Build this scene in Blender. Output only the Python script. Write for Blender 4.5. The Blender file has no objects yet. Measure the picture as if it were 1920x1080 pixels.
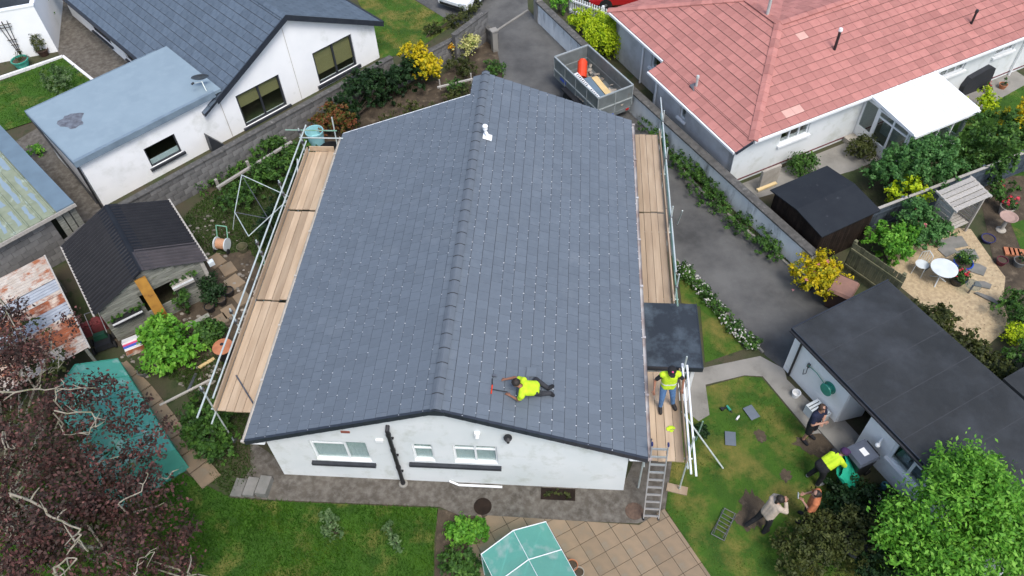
import bpy, math, random
import numpy as np
from mathutils import Vector, Matrix

random.seed(7); rng = np.random.default_rng(7)
scene = bpy.context.scene
col = scene.collection

# ------------------------------------------------------------------ camera, sky, sun, exposure
CAM = Vector((7.77, -9.73, 20.14))
camd = bpy.data.cameras.new('camera'); cam = bpy.data.objects.new('camera', camd); col.objects.link(cam)
cam.location = CAM
cam.rotation_euler = (math.radians(40.03), math.radians(1.916), math.radians(3.84))
camd.sensor_width = 36.0; camd.lens = 27.6; camd.clip_start = 0.1; camd.clip_end = 2000
scene.camera = cam

SUN_EL, SUN_AZ = 60.0, 150.0          # compass-like azimuth, clockwise from +Y
world = bpy.data.worlds.new('World'); scene.world = world; world.use_nodes = True
wn = world.node_tree.nodes; wl = world.node_tree.links
bg = wn['Background']; sky = wn.new('ShaderNodeTexSky'); sky.sky_type = 'NISHITA'
sky.sun_disc = False; sky.sun_elevation = math.radians(SUN_EL); sky.sun_rotation = math.radians(SUN_AZ)
sky.air_density = 1.0; sky.dust_density = 2.6; sky.ozone_density = 1.0
wl.new(sky.outputs[0], bg.inputs[0]); bg.inputs[1].default_value = 0.13
sd = bpy.data.lights.new('sun', 'SUN'); sd.energy = 1.35; sd.angle = math.radians(20); sd.color = (1.0, 0.985, 0.965)
so = bpy.data.objects.new('sun', sd); col.objects.link(so)
_az, _el = math.radians(SUN_AZ), math.radians(SUN_EL)
_to = Vector((math.sin(_az) * math.cos(_el), math.cos(_az) * math.cos(_el), math.sin(_el)))
so.rotation_euler = _to.to_track_quat('Z', 'Y').to_euler(); so.location = (0, 0, 40)
vs = scene.view_settings; vs.view_transform = 'Standard'; vs.look = 'None'; vs.exposure = 0.87; vs.gamma = 1.0
vs.use_curve_mapping = False

# ------------------------------------------------------------------ materials
def _n(t, k, **kw):
    n = t.nodes.new(k)
    for a, b in kw.items(): setattr(n, a, b)
    return n
def M(name, c1, c2=None, scale=3.0, rough=0.8, bump=0.0, bscale=40.0, c3=None, s3=1.0, t3=0.6, metal=0.0, spec=0.35,
      rand=0.0, detail=5.0, stretch=None, lo=0.35, hi=0.65, w3=0.06, coat=0.0):
    m = bpy.data.materials.new(name); m.use_nodes = True; t = m.node_tree; L = t.links.new
    p = t.nodes['Principled BSDF']; p.inputs['Roughness'].default_value = rough; p.inputs['Metallic'].default_value = metal
    p.inputs['Specular IOR Level'].default_value = spec; p.inputs['Coat Weight'].default_value = coat
    tc = _n(t, 'ShaderNodeTexCoord'); vec = tc.outputs['Object']
    if stretch:
        mp = _n(t, 'ShaderNodeMapping'); mp.inputs['Scale'].default_value = stretch; L(vec, mp.inputs[0]); vec = mp.outputs[0]
    out = None
    if c2 is None: c2 = tuple(x * 0.86 for x in c1)
    nz = _n(t, 'ShaderNodeTexNoise'); nz.inputs['Scale'].default_value = scale; nz.inputs['Detail'].default_value = detail; L(vec, nz.inputs[0])
    mr = _n(t, 'ShaderNodeMapRange'); mr.inputs[1].default_value = lo; mr.inputs[2].default_value = hi; L(nz.outputs[0], mr.inputs[0])
    mx = _n(t, 'ShaderNodeMix', data_type='RGBA'); mx.inputs[6].default_value = (*c1, 1); mx.inputs[7].default_value = (*c2, 1); L(mr.outputs[0], mx.inputs[0]); out = mx.outputs[2]
    if c3 is not None:
        n3 = _n(t, 'ShaderNodeTexNoise'); n3.inputs['Scale'].default_value = s3; n3.inputs['Detail'].default_value = 8; n3.inputs['Roughness'].default_value = 0.65; L(vec, n3.inputs[0])
        m3 = _n(t, 'ShaderNodeMapRange'); m3.inputs[1].default_value = t3 - w3; m3.inputs[2].default_value = t3 + w3; L(n3.outputs[0], m3.inputs[0])
        x3 = _n(t, 'ShaderNodeMix', data_type='RGBA'); L(m3.outputs[0], x3.inputs[0]); L(out, x3.inputs[6]); x3.inputs[7].default_value = (*c3, 1); out = x3.outputs[2]
    if rand:
        oi = _n(t, 'ShaderNodeObjectInfo'); at = _n(t, 'ShaderNodeAttribute', attribute_name='rnd')
        ad = _n(t, 'ShaderNodeMath', operation='ADD'); L(oi.outputs['Random'], ad.inputs[0]); L(at.outputs['Fac'], ad.inputs[1])
        fr = _n(t, 'ShaderNodeMath', operation='FRACT'); L(ad.outputs[0], fr.inputs[0])
        r2 = _n(t, 'ShaderNodeMapRange'); r2.inputs[3].default_value = 1 - rand; r2.inputs[4].default_value = 1 + rand; L(fr.outputs[0], r2.inputs[0])
        hv = _n(t, 'ShaderNodeHueSaturation'); L(out, hv.inputs['Color']); L(r2.outputs[0], hv.inputs['Value']); out = hv.outputs[0]
    L(out, p.inputs['Base Color'])
    if bump:
        b = _n(t, 'ShaderNodeBump'); b.inputs['Strength'].default_value = bump; b.inputs['Distance'].default_value = 0.02
        nb = _n(t, 'ShaderNodeTexNoise'); nb.inputs['Scale'].default_value = bscale; nb.inputs['Detail'].default_value = 6; L(vec, nb.inputs[0])
        L(nb.outputs[0], b.inputs['Height']); L(b.outputs[0], p.inputs['Normal'])
    return m
def GLASS(name, tint=(0.75, 0.85, 0.85), see=0.75):
    m = bpy.data.materials.new(name); m.use_nodes = True; t = m.node_tree; L = t.links.new; t.nodes.remove(t.nodes['Principled BSDF'])
    o = t.nodes['Material Output']; tr = _n(t, 'ShaderNodeBsdfTransparent'); tr.inputs[0].default_value = (*[c * see for c in tint], 1)
    gl = _n(t, 'ShaderNodeBsdfGlossy'); gl.inputs['Roughness'].default_value = 0.04
    lw = _n(t, 'ShaderNodeLayerWeight'); lw.inputs[0].default_value = .5; pw_ = _n(t, 'ShaderNodeMath', operation='POWER'); L(lw.outputs['Facing'], pw_.inputs[0]); pw_.inputs[1].default_value = 2.5
    fr = _n(t, 'ShaderNodeMath', operation='MULTIPLY_ADD'); L(pw_.outputs[0], fr.inputs[0]); fr.inputs[1].default_value = .5; fr.inputs[2].default_value = .04
    mx = _n(t, 'ShaderNodeMixShader'); L(fr.outputs[0], mx.inputs[0]); L(tr.outputs[0], mx.inputs[1]); L(gl.outputs[0], mx.inputs[2]); L(mx.outputs[0], o.inputs[0])
    return m
def FILM(name, c, clear=0.3):
    m = bpy.data.materials.new(name); m.use_nodes = True; t = m.node_tree; L = t.links.new
    p = t.nodes['Principled BSDF']; p.inputs['Roughness'].default_value = 0.3
    nz = _n(t, 'ShaderNodeTexNoise'); nz.inputs['Scale'].default_value = 2.5; nz.inputs['Detail'].default_value = 6
    tc = _n(t, 'ShaderNodeTexCoord'); L(tc.outputs['Object'], nz.inputs[0])
    mr = _n(t, 'ShaderNodeMapRange'); mr.inputs[1].default_value = 0.55; mr.inputs[2].default_value = 0.72; L(nz.outputs[0], mr.inputs[0])
    mc = _n(t, 'ShaderNodeMix', data_type='RGBA'); L(mr.outputs[0], mc.inputs[0]); mc.inputs[6].default_value = (*c, 1); mc.inputs[7].default_value = (*[min(1, 0.5 * x + 0.33) for x in c], 1)
    L(mc.outputs[2], p.inputs['Base Color'])
    bw = _n(t, 'ShaderNodeBump'); bw.inputs['Strength'].default_value = 0.5; bw.inputs['Distance'].default_value = 0.05
    wv = _n(t, 'ShaderNodeTexNoise'); wv.inputs['Scale'].default_value = 4; wv.inputs['Detail'].default_value = 2; L(tc.outputs['Object'], wv.inputs[0]); L(wv.outputs[0], bw.inputs['Height']); L(bw.outputs[0], p.inputs['Normal'])
    tr = _n(t, 'ShaderNodeBsdfTransparent'); tr.inputs[0].default_value = (*[min(1, x * 1.6 + 0.25) for x in c], 1)
    mx = _n(t, 'ShaderNodeMixShader'); mx.inputs[0].default_value = clear; o = t.nodes['Material Output']
    L(p.outputs[0], mx.inputs[1]); L(tr.outputs[0], mx.inputs[2]); L(mx.outputs[0], o.inputs[0])
    return m
def LEAF(name, cols, scale=2.5, rough=0.55, amp=.9):
    """leaf colours picked per leaf (attribute rnd) and drifting over the plant"""
    m = bpy.data.materials.new(name); m.use_nodes = True; t = m.node_tree; L = t.links.new
    p = t.nodes['Principled BSDF']; p.inputs['Roughness'].default_value = rough; p.inputs['Specular IOR Level'].default_value = 0.25
    at = _n(t, 'ShaderNodeAttribute', attribute_name='rnd'); tc = _n(t, 'ShaderNodeTexCoord')
    nz = _n(t, 'ShaderNodeTexNoise'); nz.inputs['Scale'].default_value = scale; nz.inputs['Detail'].default_value = 3; L(tc.outputs['Object'], nz.inputs[0])
    a = _n(t, 'ShaderNodeMath', operation='MULTIPLY_ADD'); L(nz.outputs[0], a.inputs[0]); a.inputs[1].default_value = amp; a.inputs[2].default_value = -amp/2
    b = _n(t, 'ShaderNodeMath', operation='ADD'); L(a.outputs[0], b.inputs[0]); L(at.outputs['Fac'], b.inputs[1])
    r = _n(t, 'ShaderNodeValToRGB'); L(b.outputs[0], r.inputs[0]); e = r.color_ramp.elements
    for i, c in enumerate(cols):
        pos = i / max(1, len(cols) - 1)
        if i < 2: e[i].position = pos; e[i].color = (*c, 1)
        else: k = e.new(pos); k.color = (*c, 1)
    if len(cols) > 2:
        for i, c in enumerate(cols): e[i].position = i / (len(cols) - 1); e[i].color = (*c, 1)
    L(r.outputs[0], p.inputs['Base Color'])
    tl = _n(t, 'ShaderNodeBsdfTranslucent'); L(r.outputs[0], tl.inputs[0]); mx = _n(t, 'ShaderNodeMixShader'); mx.inputs[0].default_value = 0.3
    o = t.nodes['Material Output']; L(p.outputs[0], mx.inputs[1]); L(tl.outputs[0], mx.inputs[2]); L(mx.outputs[0], o.inputs[0])
    return m

MT = dict(
 slate=M('slate', (.122,.145,.170), (.111,.132,.156), 6, .5, .10, 60, rand=.06, c3=(.148,.170,.192), s3=1.1, t3=.68, w3=.14, spec=.4),
 slate_old=M('slate_old', (.10,.13,.165), (.075,.10,.13), 5, .55, .2, 50, rand=.10, spec=.4),
 pink=M('pink_tile', (.43,.187,.158), (.375,.155,.132), 4, .85, .25, 60, rand=.13, c3=(.30,.15,.13), s3=5, t3=.69, w3=.08),
 slate_edge=M('slate_edge_shade', (.034,.037,.043), None, 8, .8), pink_edge=M('tile_edge_shade', (.235,.11,.093), (.15,.075,.066), 6, .9),  # tail edges; the shadow line under each course is put into their colour
 pale_tile=M('pale_tile', (.62,.36,.30), None, 4, .75),
 white=M('white_render', (.90,.90,.88), (.85,.855,.84), 1.2, .85, .12, 70, c3=(.60,.61,.56), s3=.9, t3=.68, w3=.12),
 white2=M('white_render_stained', (.73,.745,.73), (.66,.69,.675), .9, .85, .15, 60, c3=(.50,.52,.46), s3=1.6, t3=.64, w3=.12),
 dash=M('pebble_dash', (.60,.59,.58), (.50,.49,.48), 1.5, .95, .6, 90, c3=(.36,.35,.33), s3=1.2, t3=.64, w3=.15),
 upvc=M('white_upvc', (.82,.83,.82), (.78,.79,.78), 3, .35, spec=.5),
 navy=M('dark_fascia', (.022,.027,.037), (.03,.036,.046), 5, .4, spec=.5),
 charcoal=M('charcoal_frame', (.03,.033,.04), (.04,.043,.05), 5, .45),
 black=M('black_plastic', (.014,.014,.016), (.022,.022,.024), 6, .45, spec=.5),
 glass=GLASS('window_glass', (.93,.97,.96), .97), clearglass=GLASS('clear_glass', (.9,.95,.93), .9),
 room=M('dim_room', (.12,.115,.10), None, 2, .9), blind=M('olive_blind', (.34,.29,.13), (.29,.25,.11), 8, .9, stretch=(1,1,14)),
 curtain=M('pale_curtain', (.70,.76,.76), (.55,.62,.62), 14, .9, stretch=(6,6,.3)),
 path=M('stained_concrete', (.120,.105,.085), (.058,.050,.040), 1.5, .95, .35, 60, c3=(.205,.19,.165), s3=5, t3=.62, w3=.2, detail=12, lo=.25, hi=.75),
 concrete=M('concrete', (.27,.255,.225), (.21,.20,.175), 1.3, .95, .3, 60, c3=(.15,.14,.12), s3=1.4, t3=.62, w3=.1),
 slab=M('paving_slab', (.255,.187,.12), (.205,.155,.102), 2.5, .9, .3, 50, rand=.10, c3=(.22,.19,.14), s3=2.5, t3=.63, w3=.1),
 slabgrey=M('grey_slab', (.22,.21,.19), (.16,.16,.14), 3, .9, .3, 50, rand=.15),
 tarmac=M('tarmac', (.082,.081,.078), (.055,.055,.053), .55, .9, .6, 110, c3=(.135,.133,.125), s3=.4, t3=.52, w3=.13),
 soil=M('soil', (.09,.068,.045), (.05,.038,.026), 2.5, 1, .8, 30, c3=(.16,.125,.085), s3=3, t3=.62, w3=.08),
 ground=M('rough_ground', (.045,.06,.022), (.07,.058,.036), .9, 1, .8, 25, c3=(.03,.045,.015), s3=2, t3=.6),
 lawn=M('lawn_turf', (.05,.115,.010), (.03,.075,.008), 1.4, 1, .8, 60, c3=(.17,.15,.035), s3=.85, t3=.55, w3=.09),
 gravel=M('straw_gravel', (.50,.39,.24), (.37,.28,.17), 9, .95, .8, 40, c3=(.27,.20,.12), s3=3, t3=.63, w3=.1),
 block=M('concrete_block', (.185,.18,.17), (.135,.13,.125), 4, .95, .5, 60, rand=.22, c3=(.09,.09,.08), s3=3, t3=.62),
 mortar=M('mortar', (.11,.105,.098), None, 5, 1),
 wallwhite=M('painted_wall', (.80,.82,.80), (.66,.68,.67), 2, .9, .25, 60, c3=(.24,.25,.24), s3=1.9, t3=.63, w3=.09, stretch=(1,1,.35)),
 coping=M('dark_coping', (.12,.115,.105), (.075,.072,.066), 5, .95, .5, 60, c3=(.22,.21,.19), s3=6, t3=.64),
 board=M('scaffold_board', (.46,.35,.24), (.37,.27,.178), 2.2, .85, .2, 60, rand=.24, stretch=(3,.35,3), c3=(.36,.265,.19), s3=1.5, t3=.69, w3=.1),
 galv=M('galvanised', (.58,.63,.60), (.47,.52,.49), 6, .45, metal=.25, c3=(.3,.32,.27), s3=4, t3=.66),
 galvgreen=M('painted_tube', (.15,.33,.22), (.3,.4,.33), 5, .5, metal=.3),
 whitetube=M('white_pipe', (.82,.83,.83), (.76,.77,.77), 5, .3, spec=.5),
 alu=M('aluminium', (.66,.67,.68), (.58,.59,.6), 8, .35, metal=.7), steel=M('dull_steel', (.22,.22,.23), (.15,.15,.16), 6, .45, metal=.8),
 mesh=M('trailer_steel', (.26,.285,.28), (.20,.22,.215), 3, .5, .1, 40, metal=.45, c3=(.2,.19,.17), s3=2.5, t3=.66),
 felt=M('roof_felt', (.025,.027,.028), (.019,.021,.022), 1.5, .6, .5, 90, spec=.32, c3=(.045,.049,.054), s3=.8, t3=.55, w3=.14),
 feltblue=M('blue_grey_felt', (.024,.032,.041), (.019,.025,.033), 1.8, .7, .3, 90, c3=(.10,.13,.155), s3=1.1, t3=.62, w3=.14),
 shedfelt=M('shed_felt', (.021,.025,.030), (.017,.020,.025), 2, .8, .3, 80, spec=.2, c3=(.06,.065,.072), s3=5, t3=.7),
 paleroof=M('pale_blue_roof', (.23,.30,.345), (.212,.278,.322), 1.1, .6, .08, 50, c3=(.245,.315,.36), s3=2, t3=.6, w3=.12),
 paleedge=M('blue_roof_edge', (.19,.25,.30), (.15,.20,.245), 3, .55),
 stain=M('dark_puddle_stain', (.085,.085,.10), (.16,.18,.21), 6, .6),
 corr=M('black_corrugated', (.009,.009,.011), (.014,.014,.016), 3, .45, spec=.32), corrbrown=M('faded_corrugated', (.065,.058,.062), (.05,.046,.049), 3, .7, spec=.2),
 lush=M('lush_turf', (.045,.115,.009), (.028,.075,.007), 1.6, 1, .8, 60, c3=(.15,.15,.035), s3=1.0, t3=.60, w3=.09),
 rust=M('rusty_iron', (.28,.085,.035), (.18,.06,.03), 4, .85, .3, 40, c3=(.50,.42,.34), s3=2.2, t3=.58, w3=.08, stretch=(1,1,1)),
 rustpale=M('peeling_iron', (.46,.42,.37), (.36,.31,.26), 4, .8, .3, 40, c3=(.28,.10,.045), s3=2.8, t3=.56, w3=.07),
 greyiron=M('grey_iron', (.28,.31,.35), (.22,.24,.27), 4, .5, c3=(.30,.14,.07), s3=2, t3=.7),
 greenroof=M('flaking_green_roof', (.255,.285,.20), (.20,.23,.155), 3, .65, .1, 40, c3=(.36,.42,.36), s3=2.5, t3=.62, w3=.06),
 fenceblue=M('blue_grey_fence', (.065,.085,.105), (.05,.067,.085), 3, .8, rand=.15), pinkstone=M('pink_stone', (.40,.27,.22), None, 5, .9),
 bluestrip=M('slate_blue_flashing', (.14,.20,.245), (.12,.17,.21), 2, .5),
 timber=M('weathered_timber', (.27,.27,.23), (.18,.18,.15), 3, .95, .3, 40, rand=.2, stretch=(1.5,1.5,8), c3=(.12,.13,.09), s3=2, t3=.62),
 timbergreen=M('mossy_timber', (.16,.15,.085), (.10,.10,.055), 3, .95, .3, 40, rand=.25, c3=(.07,.075,.04), s3=3, t3=.6),
 timberpale=M('grey_timber', (.42,.39,.35), (.33,.31,.27), 4, .9, .2, 40, rand=.15, stretch=(4,4,4)),
 orangewood=M('stained_wood', (.42,.21,.035), (.30,.14,.025), 3, .7, .2, 40, c3=(.18,.08,.02), s3=3, t3=.62),
 brownwood=M('dark_brown_wood', (.028,.019,.014), (.018,.013,.01), 4, .85, rand=.25, spec=.12),
 bark=M('pale_bark', (.34,.30,.23), (.22,.20,.15), 7, .95, .5, 40, c3=(.16,.17,.08), s3=5, t3=.58), barkdark=M('dark_bark', (.07,.055,.04), None, 6, .95),
 film=FILM('green_film', (.16,.44,.37), .42), film2=FILM('green_sheet', (.09,.37,.29), .3),
 brick=M('red_brick', (.30,.10,.07), (.22,.07,.05), 5, .9, rand=.2), terracotta=M('terracotta', (.48,.19,.09), (.38,.14,.07), 5, .8),
 blueglaze=M('blue_glaze', (.02,.07,.42), (.015,.05,.3), 4, .2, spec=.6), indigo=M('indigo_glaze', (.04,.04,.12), None, 4, .3),
 greenplastic=M('green_plastic', (.04,.30,.22), (.035,.25,.18), 4, .4, spec=.5), palegreen=M('pale_green_plastic', (.22,.47,.33), None, 4, .5), brownplastic=M('brown_plastic', (.28,.15,.105), (.22,.12,.085), 4, .5), darkbrown=M('bin_brown', (.07,.04,.03), None, 4, .5),
 bingrey=M('bin_lid_grey', (.085,.10,.13), (.065,.075,.10), 4, .45, spec=.5), sheetgreen=M('garden_bag_green', (.015,.36,.22), (.012,.28,.17), 5, .6, .3, 20),
 palepaint=M('pale_paint', (.62,.66,.66), None, 4, .6), stone=M('pale_stone', (.42,.38,.32), (.33,.30,.25), 4, .9, .4, 40), stonegrey=M('grey_stone', (.17,.17,.16), (.12,.12,.115), 5, .95, .4, 40),
 red=M('orange_red_plastic', (.72,.06,.015), (.60,.045,.012), 4, .45), carred=M('red_car_paint', (.42,.012,.016), (.40,.011,.015), 4, .25, spec=.6, coat=.6), carwhite=M('white_car_paint', (.80,.82,.83), (.79,.81,.82), 4, .25, spec=.6, coat=.6),
 tyre=M('tyre_rubber', (.016,.016,.016), None, 8, .9), rim=M('alloy_rim', (.55,.56,.57), None, 8, .3, metal=.8), lampred=M('lamp_red', (.5,.02,.02), None, 5, .2), lampclear=M('lamp_clear', (.75,.77,.78), None, 5, .15),
 cream=M('cream_board', (.68,.50,.24), None, 4, .8), paper=M('white_sheet', (.78,.78,.77), None, 4, .7), blue=M('blue_print', (.06,.12,.50), None, 4, .6), pinkprint=M('pink_print', (.72,.09,.20), None, 4, .6), aqua=M('aqua_plastic', (.30,.56,.58), (.26,.5,.52), 4, .4),
 copper=M('bright_rivet', (.75,.76,.78), None, 4, .4),
 skin=M('skin', (.42,.24,.165), (.38,.20,.14), 12, .55), skindark=M('tanned_skin', (.30,.14,.085), None, 12, .55), hair=M('dark_hair', (.015,.012,.010), (.03,.022,.016), 30, .6), hairbrown=M('brown_hair', (.05,.028,.017), None, 30, .6),
 hivis=M('high_visibility_yellow', (.54,.74,.025), (.42,.60,.02), 11, .75, .5, 14), reflect=M('reflective_tape', (.72,.74,.70), None, 4, .3), denim=M('blue_denim', (.10,.20,.36), (.075,.15,.28), 12, .85, .3, 30), darkcloth=M('charcoal_cloth', (.03,.031,.036), (.045,.046,.05), 12, .9, .3, 30), blackcloth=M('black_cloth', (.011,.011,.013), (.018,.018,.02), 12, .9), navycloth=M('navy_cloth', (.010,.014,.035), (.016,.02,.045), 12, .9), beigecloth=M('beige_knit', (.46,.38,.30), (.38,.31,.24), 14, .95, .3, 40), rustcloth=M('rust_orange_top', (.46,.16,.07), (.38,.12,.05), 12, .9), boot=M('dark_boot', (.03,.025,.022), None, 8, .7), purple=M('purple_hat', (.055,.022,.075), None, 8, .9), greyshoe=M('grey_shoe', (.30,.31,.31), None, 8, .7),
 # leaves
 L_green=LEAF('mid_green_leaf', [(.018,.045,.010),(.04,.10,.018),(.075,.17,.028),(.13,.25,.045)]), L_dark=LEAF('dark_green_leaf', [(.010,.026,.010),(.018,.048,.014),(.035,.08,.022)]),
 L_bright=LEAF('bright_green_leaf', [(.045,.14,.015),(.09,.27,.022),(.17,.40,.04),(.26,.50,.07)]), L_mid=LEAF('fresh_mid_green_leaf', [(.03,.085,.02),(.055,.15,.035),(.09,.22,.055),(.15,.30,.09)]), L_lime=LEAF('lime_leaf', [(.12,.22,.008),(.30,.44,.010),(.46,.58,.014),(.60,.68,.03)]), L_sage=LEAF('sage_leaf', [(.05,.10,.035),(.10,.17,.06),(.18,.26,.11)]), L_yellow=LEAF('golden_leaf', [(.12,.17,.015),(.40,.36,.012),(.62,.48,.012),(.72,.55,.02)]),
 L_purple=LEAF('copper_purple_leaf', [(.022,.017,.013),(.046,.030,.023),(.074,.040,.032),(.12,.052,.045),(.25,.11,.095)], 2.5), L_red=LEAF('red_tinged_leaf', [(.03,.06,.012),(.10,.11,.02),(.24,.06,.03),(.10,.14,.025)], 4), L_silver=LEAF('silver_leaf', [(.05,.14,.05),(.14,.26,.13),(.36,.46,.34),(.55,.62,.52)], 6),
 L_olive=LEAF('olive_leaf', [(.025,.035,.010),(.06,.075,.018),(.11,.125,.03)]), L_cream=LEAF('cream_flower', [(.08,.15,.02),(.62,.60,.20),(.74,.70,.34)], 6), L_orange=LEAF('orange_flower', [(.55,.28,.01),(.75,.42,.015)], 5), L_pinkf=LEAF('pink_flower', [(.6,.12,.14),(.75,.30,.30),(.78,.45,.42)], 5), L_whitef=LEAF('white_flower', [(.7,.68,.62),(.8,.78,.72)], 5), L_redf=LEAF('red_flower', [(.65,.03,.05),(.72,.08,.12)], 5),
 G_lawn=LEAF('grass_blade', [(.022,.070,.005),(.040,.120,.007),(.075,.165,.012),(.18,.21,.035)], 1.3, amp=1.7), G_dry=LEAF('dry_grass_blade', [(.025,.085,.006),(.055,.130,.009),(.15,.175,.024),(.30,.25,.065)], 1.0, amp=2.2), G_weed=LEAF('weed_leaf', [(.03,.06,.012),(.055,.10,.02),(.09,.15,.03)], 1.2),
)

# ------------------------------------------------------------------ mesh building
def V(*a): return np.array(a, float)
class FR:
    """a plan frame: s runs along a front, d runs inwards (90 degrees to the left of s), z up"""
    def __init__(f, x, y, ang=None, t=None, z=0.0):
        if t is None: t = (math.cos(math.radians(ang)), math.sin(math.radians(ang)))
        l = math.hypot(*t); f.t = (t[0] / l, t[1] / l); f.o = (x, y, z)
    def p(f, s, d, z=0.0): return V(f.o[0] + s * f.t[0] - d * f.t[1], f.o[1] + s * f.t[1] + d * f.t[0], f.o[2] + z)
    def at(f, s, d, turn=0.0, z=0.0):
        q = f.p(s, d, z); a = math.degrees(math.atan2(f.t[1], f.t[0])) + turn; return FR(q[0], q[1], a, z=q[2])
    def v(f, s, d, z=0.0): return f.p(s, d, z) - f.p(0, 0, 0)
W0 = FR(0, 0, 0)
def root_of(o):
    while o.parent: o = o.parent
    return o
ROOTLOC = {}
class MB:
    def __init__(b): b.v = []; b.f = []; b.m = []; b.r = []; b.mi = 0; b.rv = 0.0
    def add(b, vs, fs):
        k = len(b.v); b.v.extend([tuple(map(float, q)) for q in vs])
        for f in fs: b.f.append(tuple(k + i for i in f)); b.m.append(b.mi); b.r.append(b.rv)
        return b
    def poly(b, pts): return b.add(pts, [tuple(range(len(pts)))])
    def hexa(b, q):      # 8 points: bottom ring 0-3, top ring 4-7
        return b.add(q, [(3,2,1,0),(4,5,6,7),(0,1,5,4),(1,2,6,5),(2,3,7,6),(3,0,4,7)])
    def box(b, x0, x1, y0, y1, z0, z1, F=W0):
        return b.hexa([F.p(x0,y0,z0),F.p(x1,y0,z0),F.p(x1,y1,z0),F.p(x0,y1,z0),F.p(x0,y0,z1),F.p(x1,y0,z1),F.p(x1,y1,z1),F.p(x0,y1,z1)])
    def beam(b, p0, p1, w, h, up=(0,0,1)):
        p0, p1 = V(*p0), V(*p1); d = p1 - p0; d /= np.linalg.norm(d); u = V(*up); s = np.cross(d, u)
        if np.linalg.norm(s) < 1e-4: s = np.cross(d, V(1,0,0))
        s /= np.linalg.norm(s); u = np.cross(s, d); s = s * w / 2; u = u * h / 2
        return b.hexa([p0-s-u,p0+s-u,p1+s-u,p1-s-u,p0-s+u,p0+s+u,p1+s+u,p1-s+u])
    def ext(b, poly, vec):
        n = len(poly); vec = V(*vec); P = [V(*q) for q in poly]
        return b.add(P + [q + vec for q in P], [tuple(range(n))[::-1], tuple(range(n, 2*n))] + [(i, (i+1) % n, n + (i+1) % n, n + i) for i in range(n)])
    def tube(b, p0, p1, r, r1=None, n=8, cap=True):
        p0, p1 = V(*p0), V(*p1); r1 = r if r1 is None else r1; d = p1 - p0; L = np.linalg.norm(d)
        if L < 1e-6: return b
        d /= L; a = np.cross(d, V(0,0,1)); a = a if np.linalg.norm(a) > 1e-3 else np.cross(d, V(1,0,0)); a /= np.linalg.norm(a); c = np.cross(d, a)
        ang = [2*math.pi*i/n for i in range(n)]
        vs = [p0 + (a*math.cos(t) + c*math.sin(t))*r for t in ang] + [p1 + (a*math.cos(t) + c*math.sin(t))*r1 for t in ang]
        fs = [(i, (i+1) % n, n + (i+1) % n, n + i) for i in range(n)]
        if cap: fs += [tuple(range(n))[::-1], tuple(range(n, 2*n))]
        return b.add(vs, fs)
    def path(b, pts, r, r1=None, n=6):
        m = len(pts) - 1; r1 = r if r1 is None else r1
        for i in range(m): b.tube(pts[i], pts[i+1], r + (r1 - r) * i / m, r + (r1 - r) * (i + 1) / m, n)
        return b
    def lathe(b, prof, c=(0,0,0), n=16, M3=None):
        vs = []; c = V(*c)
        for r, z in prof:
            for i in range(n):
                q = V(r*math.cos(2*math.pi*i/n), r*math.sin(2*math.pi*i/n), z); vs.append((M3 @ q if M3 is not None else q) + c)
        fs = [(k*n+i, k*n+(i+1) % n, (k+1)*n+(i+1) % n, (k+1)*n+i) for k in range(len(prof)-1) for i in range(n)]
        fs += [tuple(range(n))[::-1], tuple((len(prof)-1)*n+i for i in range(n))]
        return b.add(vs, fs)
    def ball(b, c, r, n=10, m=6, sq=(1,1,1)):
        prof = [(max(1e-3, math.sin(math.pi*k/m)), -math.cos(math.pi*k/m)) for k in range(m+1)]
        return b.lathe([(p[0]*r, p[1]*r) for p in prof], c, n, np.diag(sq))
    def mesh(b, name, mats, off=(0,0,0), smooth=False):
        me = bpy.data.meshes.new(name); o = V(*off); me.from_pydata([tuple(V(*q) - o) for q in b.v], [], b.f); me.validate(clean_customdata=False)
        for m in (mats if isinstance(mats, (list, tuple)) else [mats]): me.materials.append(MT[m] if isinstance(m, str) else m)
        if len(me.polygons) == len(b.m):
            if any(b.m): me.polygons.foreach_set('material_index', b.m)
            if any(b.r): at = me.attributes.new('rnd', 'FLOAT', 'FACE'); at.data.foreach_set('value', b.r)
        if smooth: me.polygons.foreach_set('use_smooth', [True] * len(me.polygons))
        me.update(); return me
    def build(b, name, mats, parent=None, smooth=False, **kw):
        if parent is None:
            a = np.array(b.v); off = V(*((a.min(0) + a.max(0))[:2] / 2), a[:,2].min())
        else: off = V(*ROOTLOC[root_of(parent).name])
        o = bpy.data.objects.new(name, b.mesh(name, mats, off, smooth)); col.objects.link(o)
        if parent is None: o.location = off; ROOTLOC[o.name] = tuple(off)
        else: o.parent = parent
        for k, w in kw.items(): o[k] = w
        return o
def thing(name, label, cat, loc=(0,0,0), group=None):
    o = bpy.data.objects.new(name, None); col.objects.link(o); o.empty_display_size = .2; o.location = tuple(loc); ROOTLOC[o.name] = tuple(loc)
    o['label'] = label; o['category'] = cat
    if group: o['group'] = group
    return o
def tag(o, label, cat, group=None, kind=None):
    o['label'] = label; o['category'] = cat
    if group: o['group'] = group
    if kind: o['kind'] = kind
    return o
def sheet(name, pts, z, mat, kind='structure'):
    o = MB().poly([(p[0], p[1], z) for p in pts]).build(name, mat); o['kind'] = kind; return o
def ribbon(pts, w):
    """plan outline of a strip of width w along a polyline"""
    P = [V(p[0], p[1]) for p in pts]; Lf, Rt = [], []
    for i, p in enumerate(P):
        d = (P[min(i+1, len(P)-1)] - P[max(i-1, 0)]); d /= np.linalg.norm(d); n = V(-d[1], d[0]) * w / 2; Lf.append(p + n); Rt.append(p - n)
    return Lf + Rt[::-1]
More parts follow.
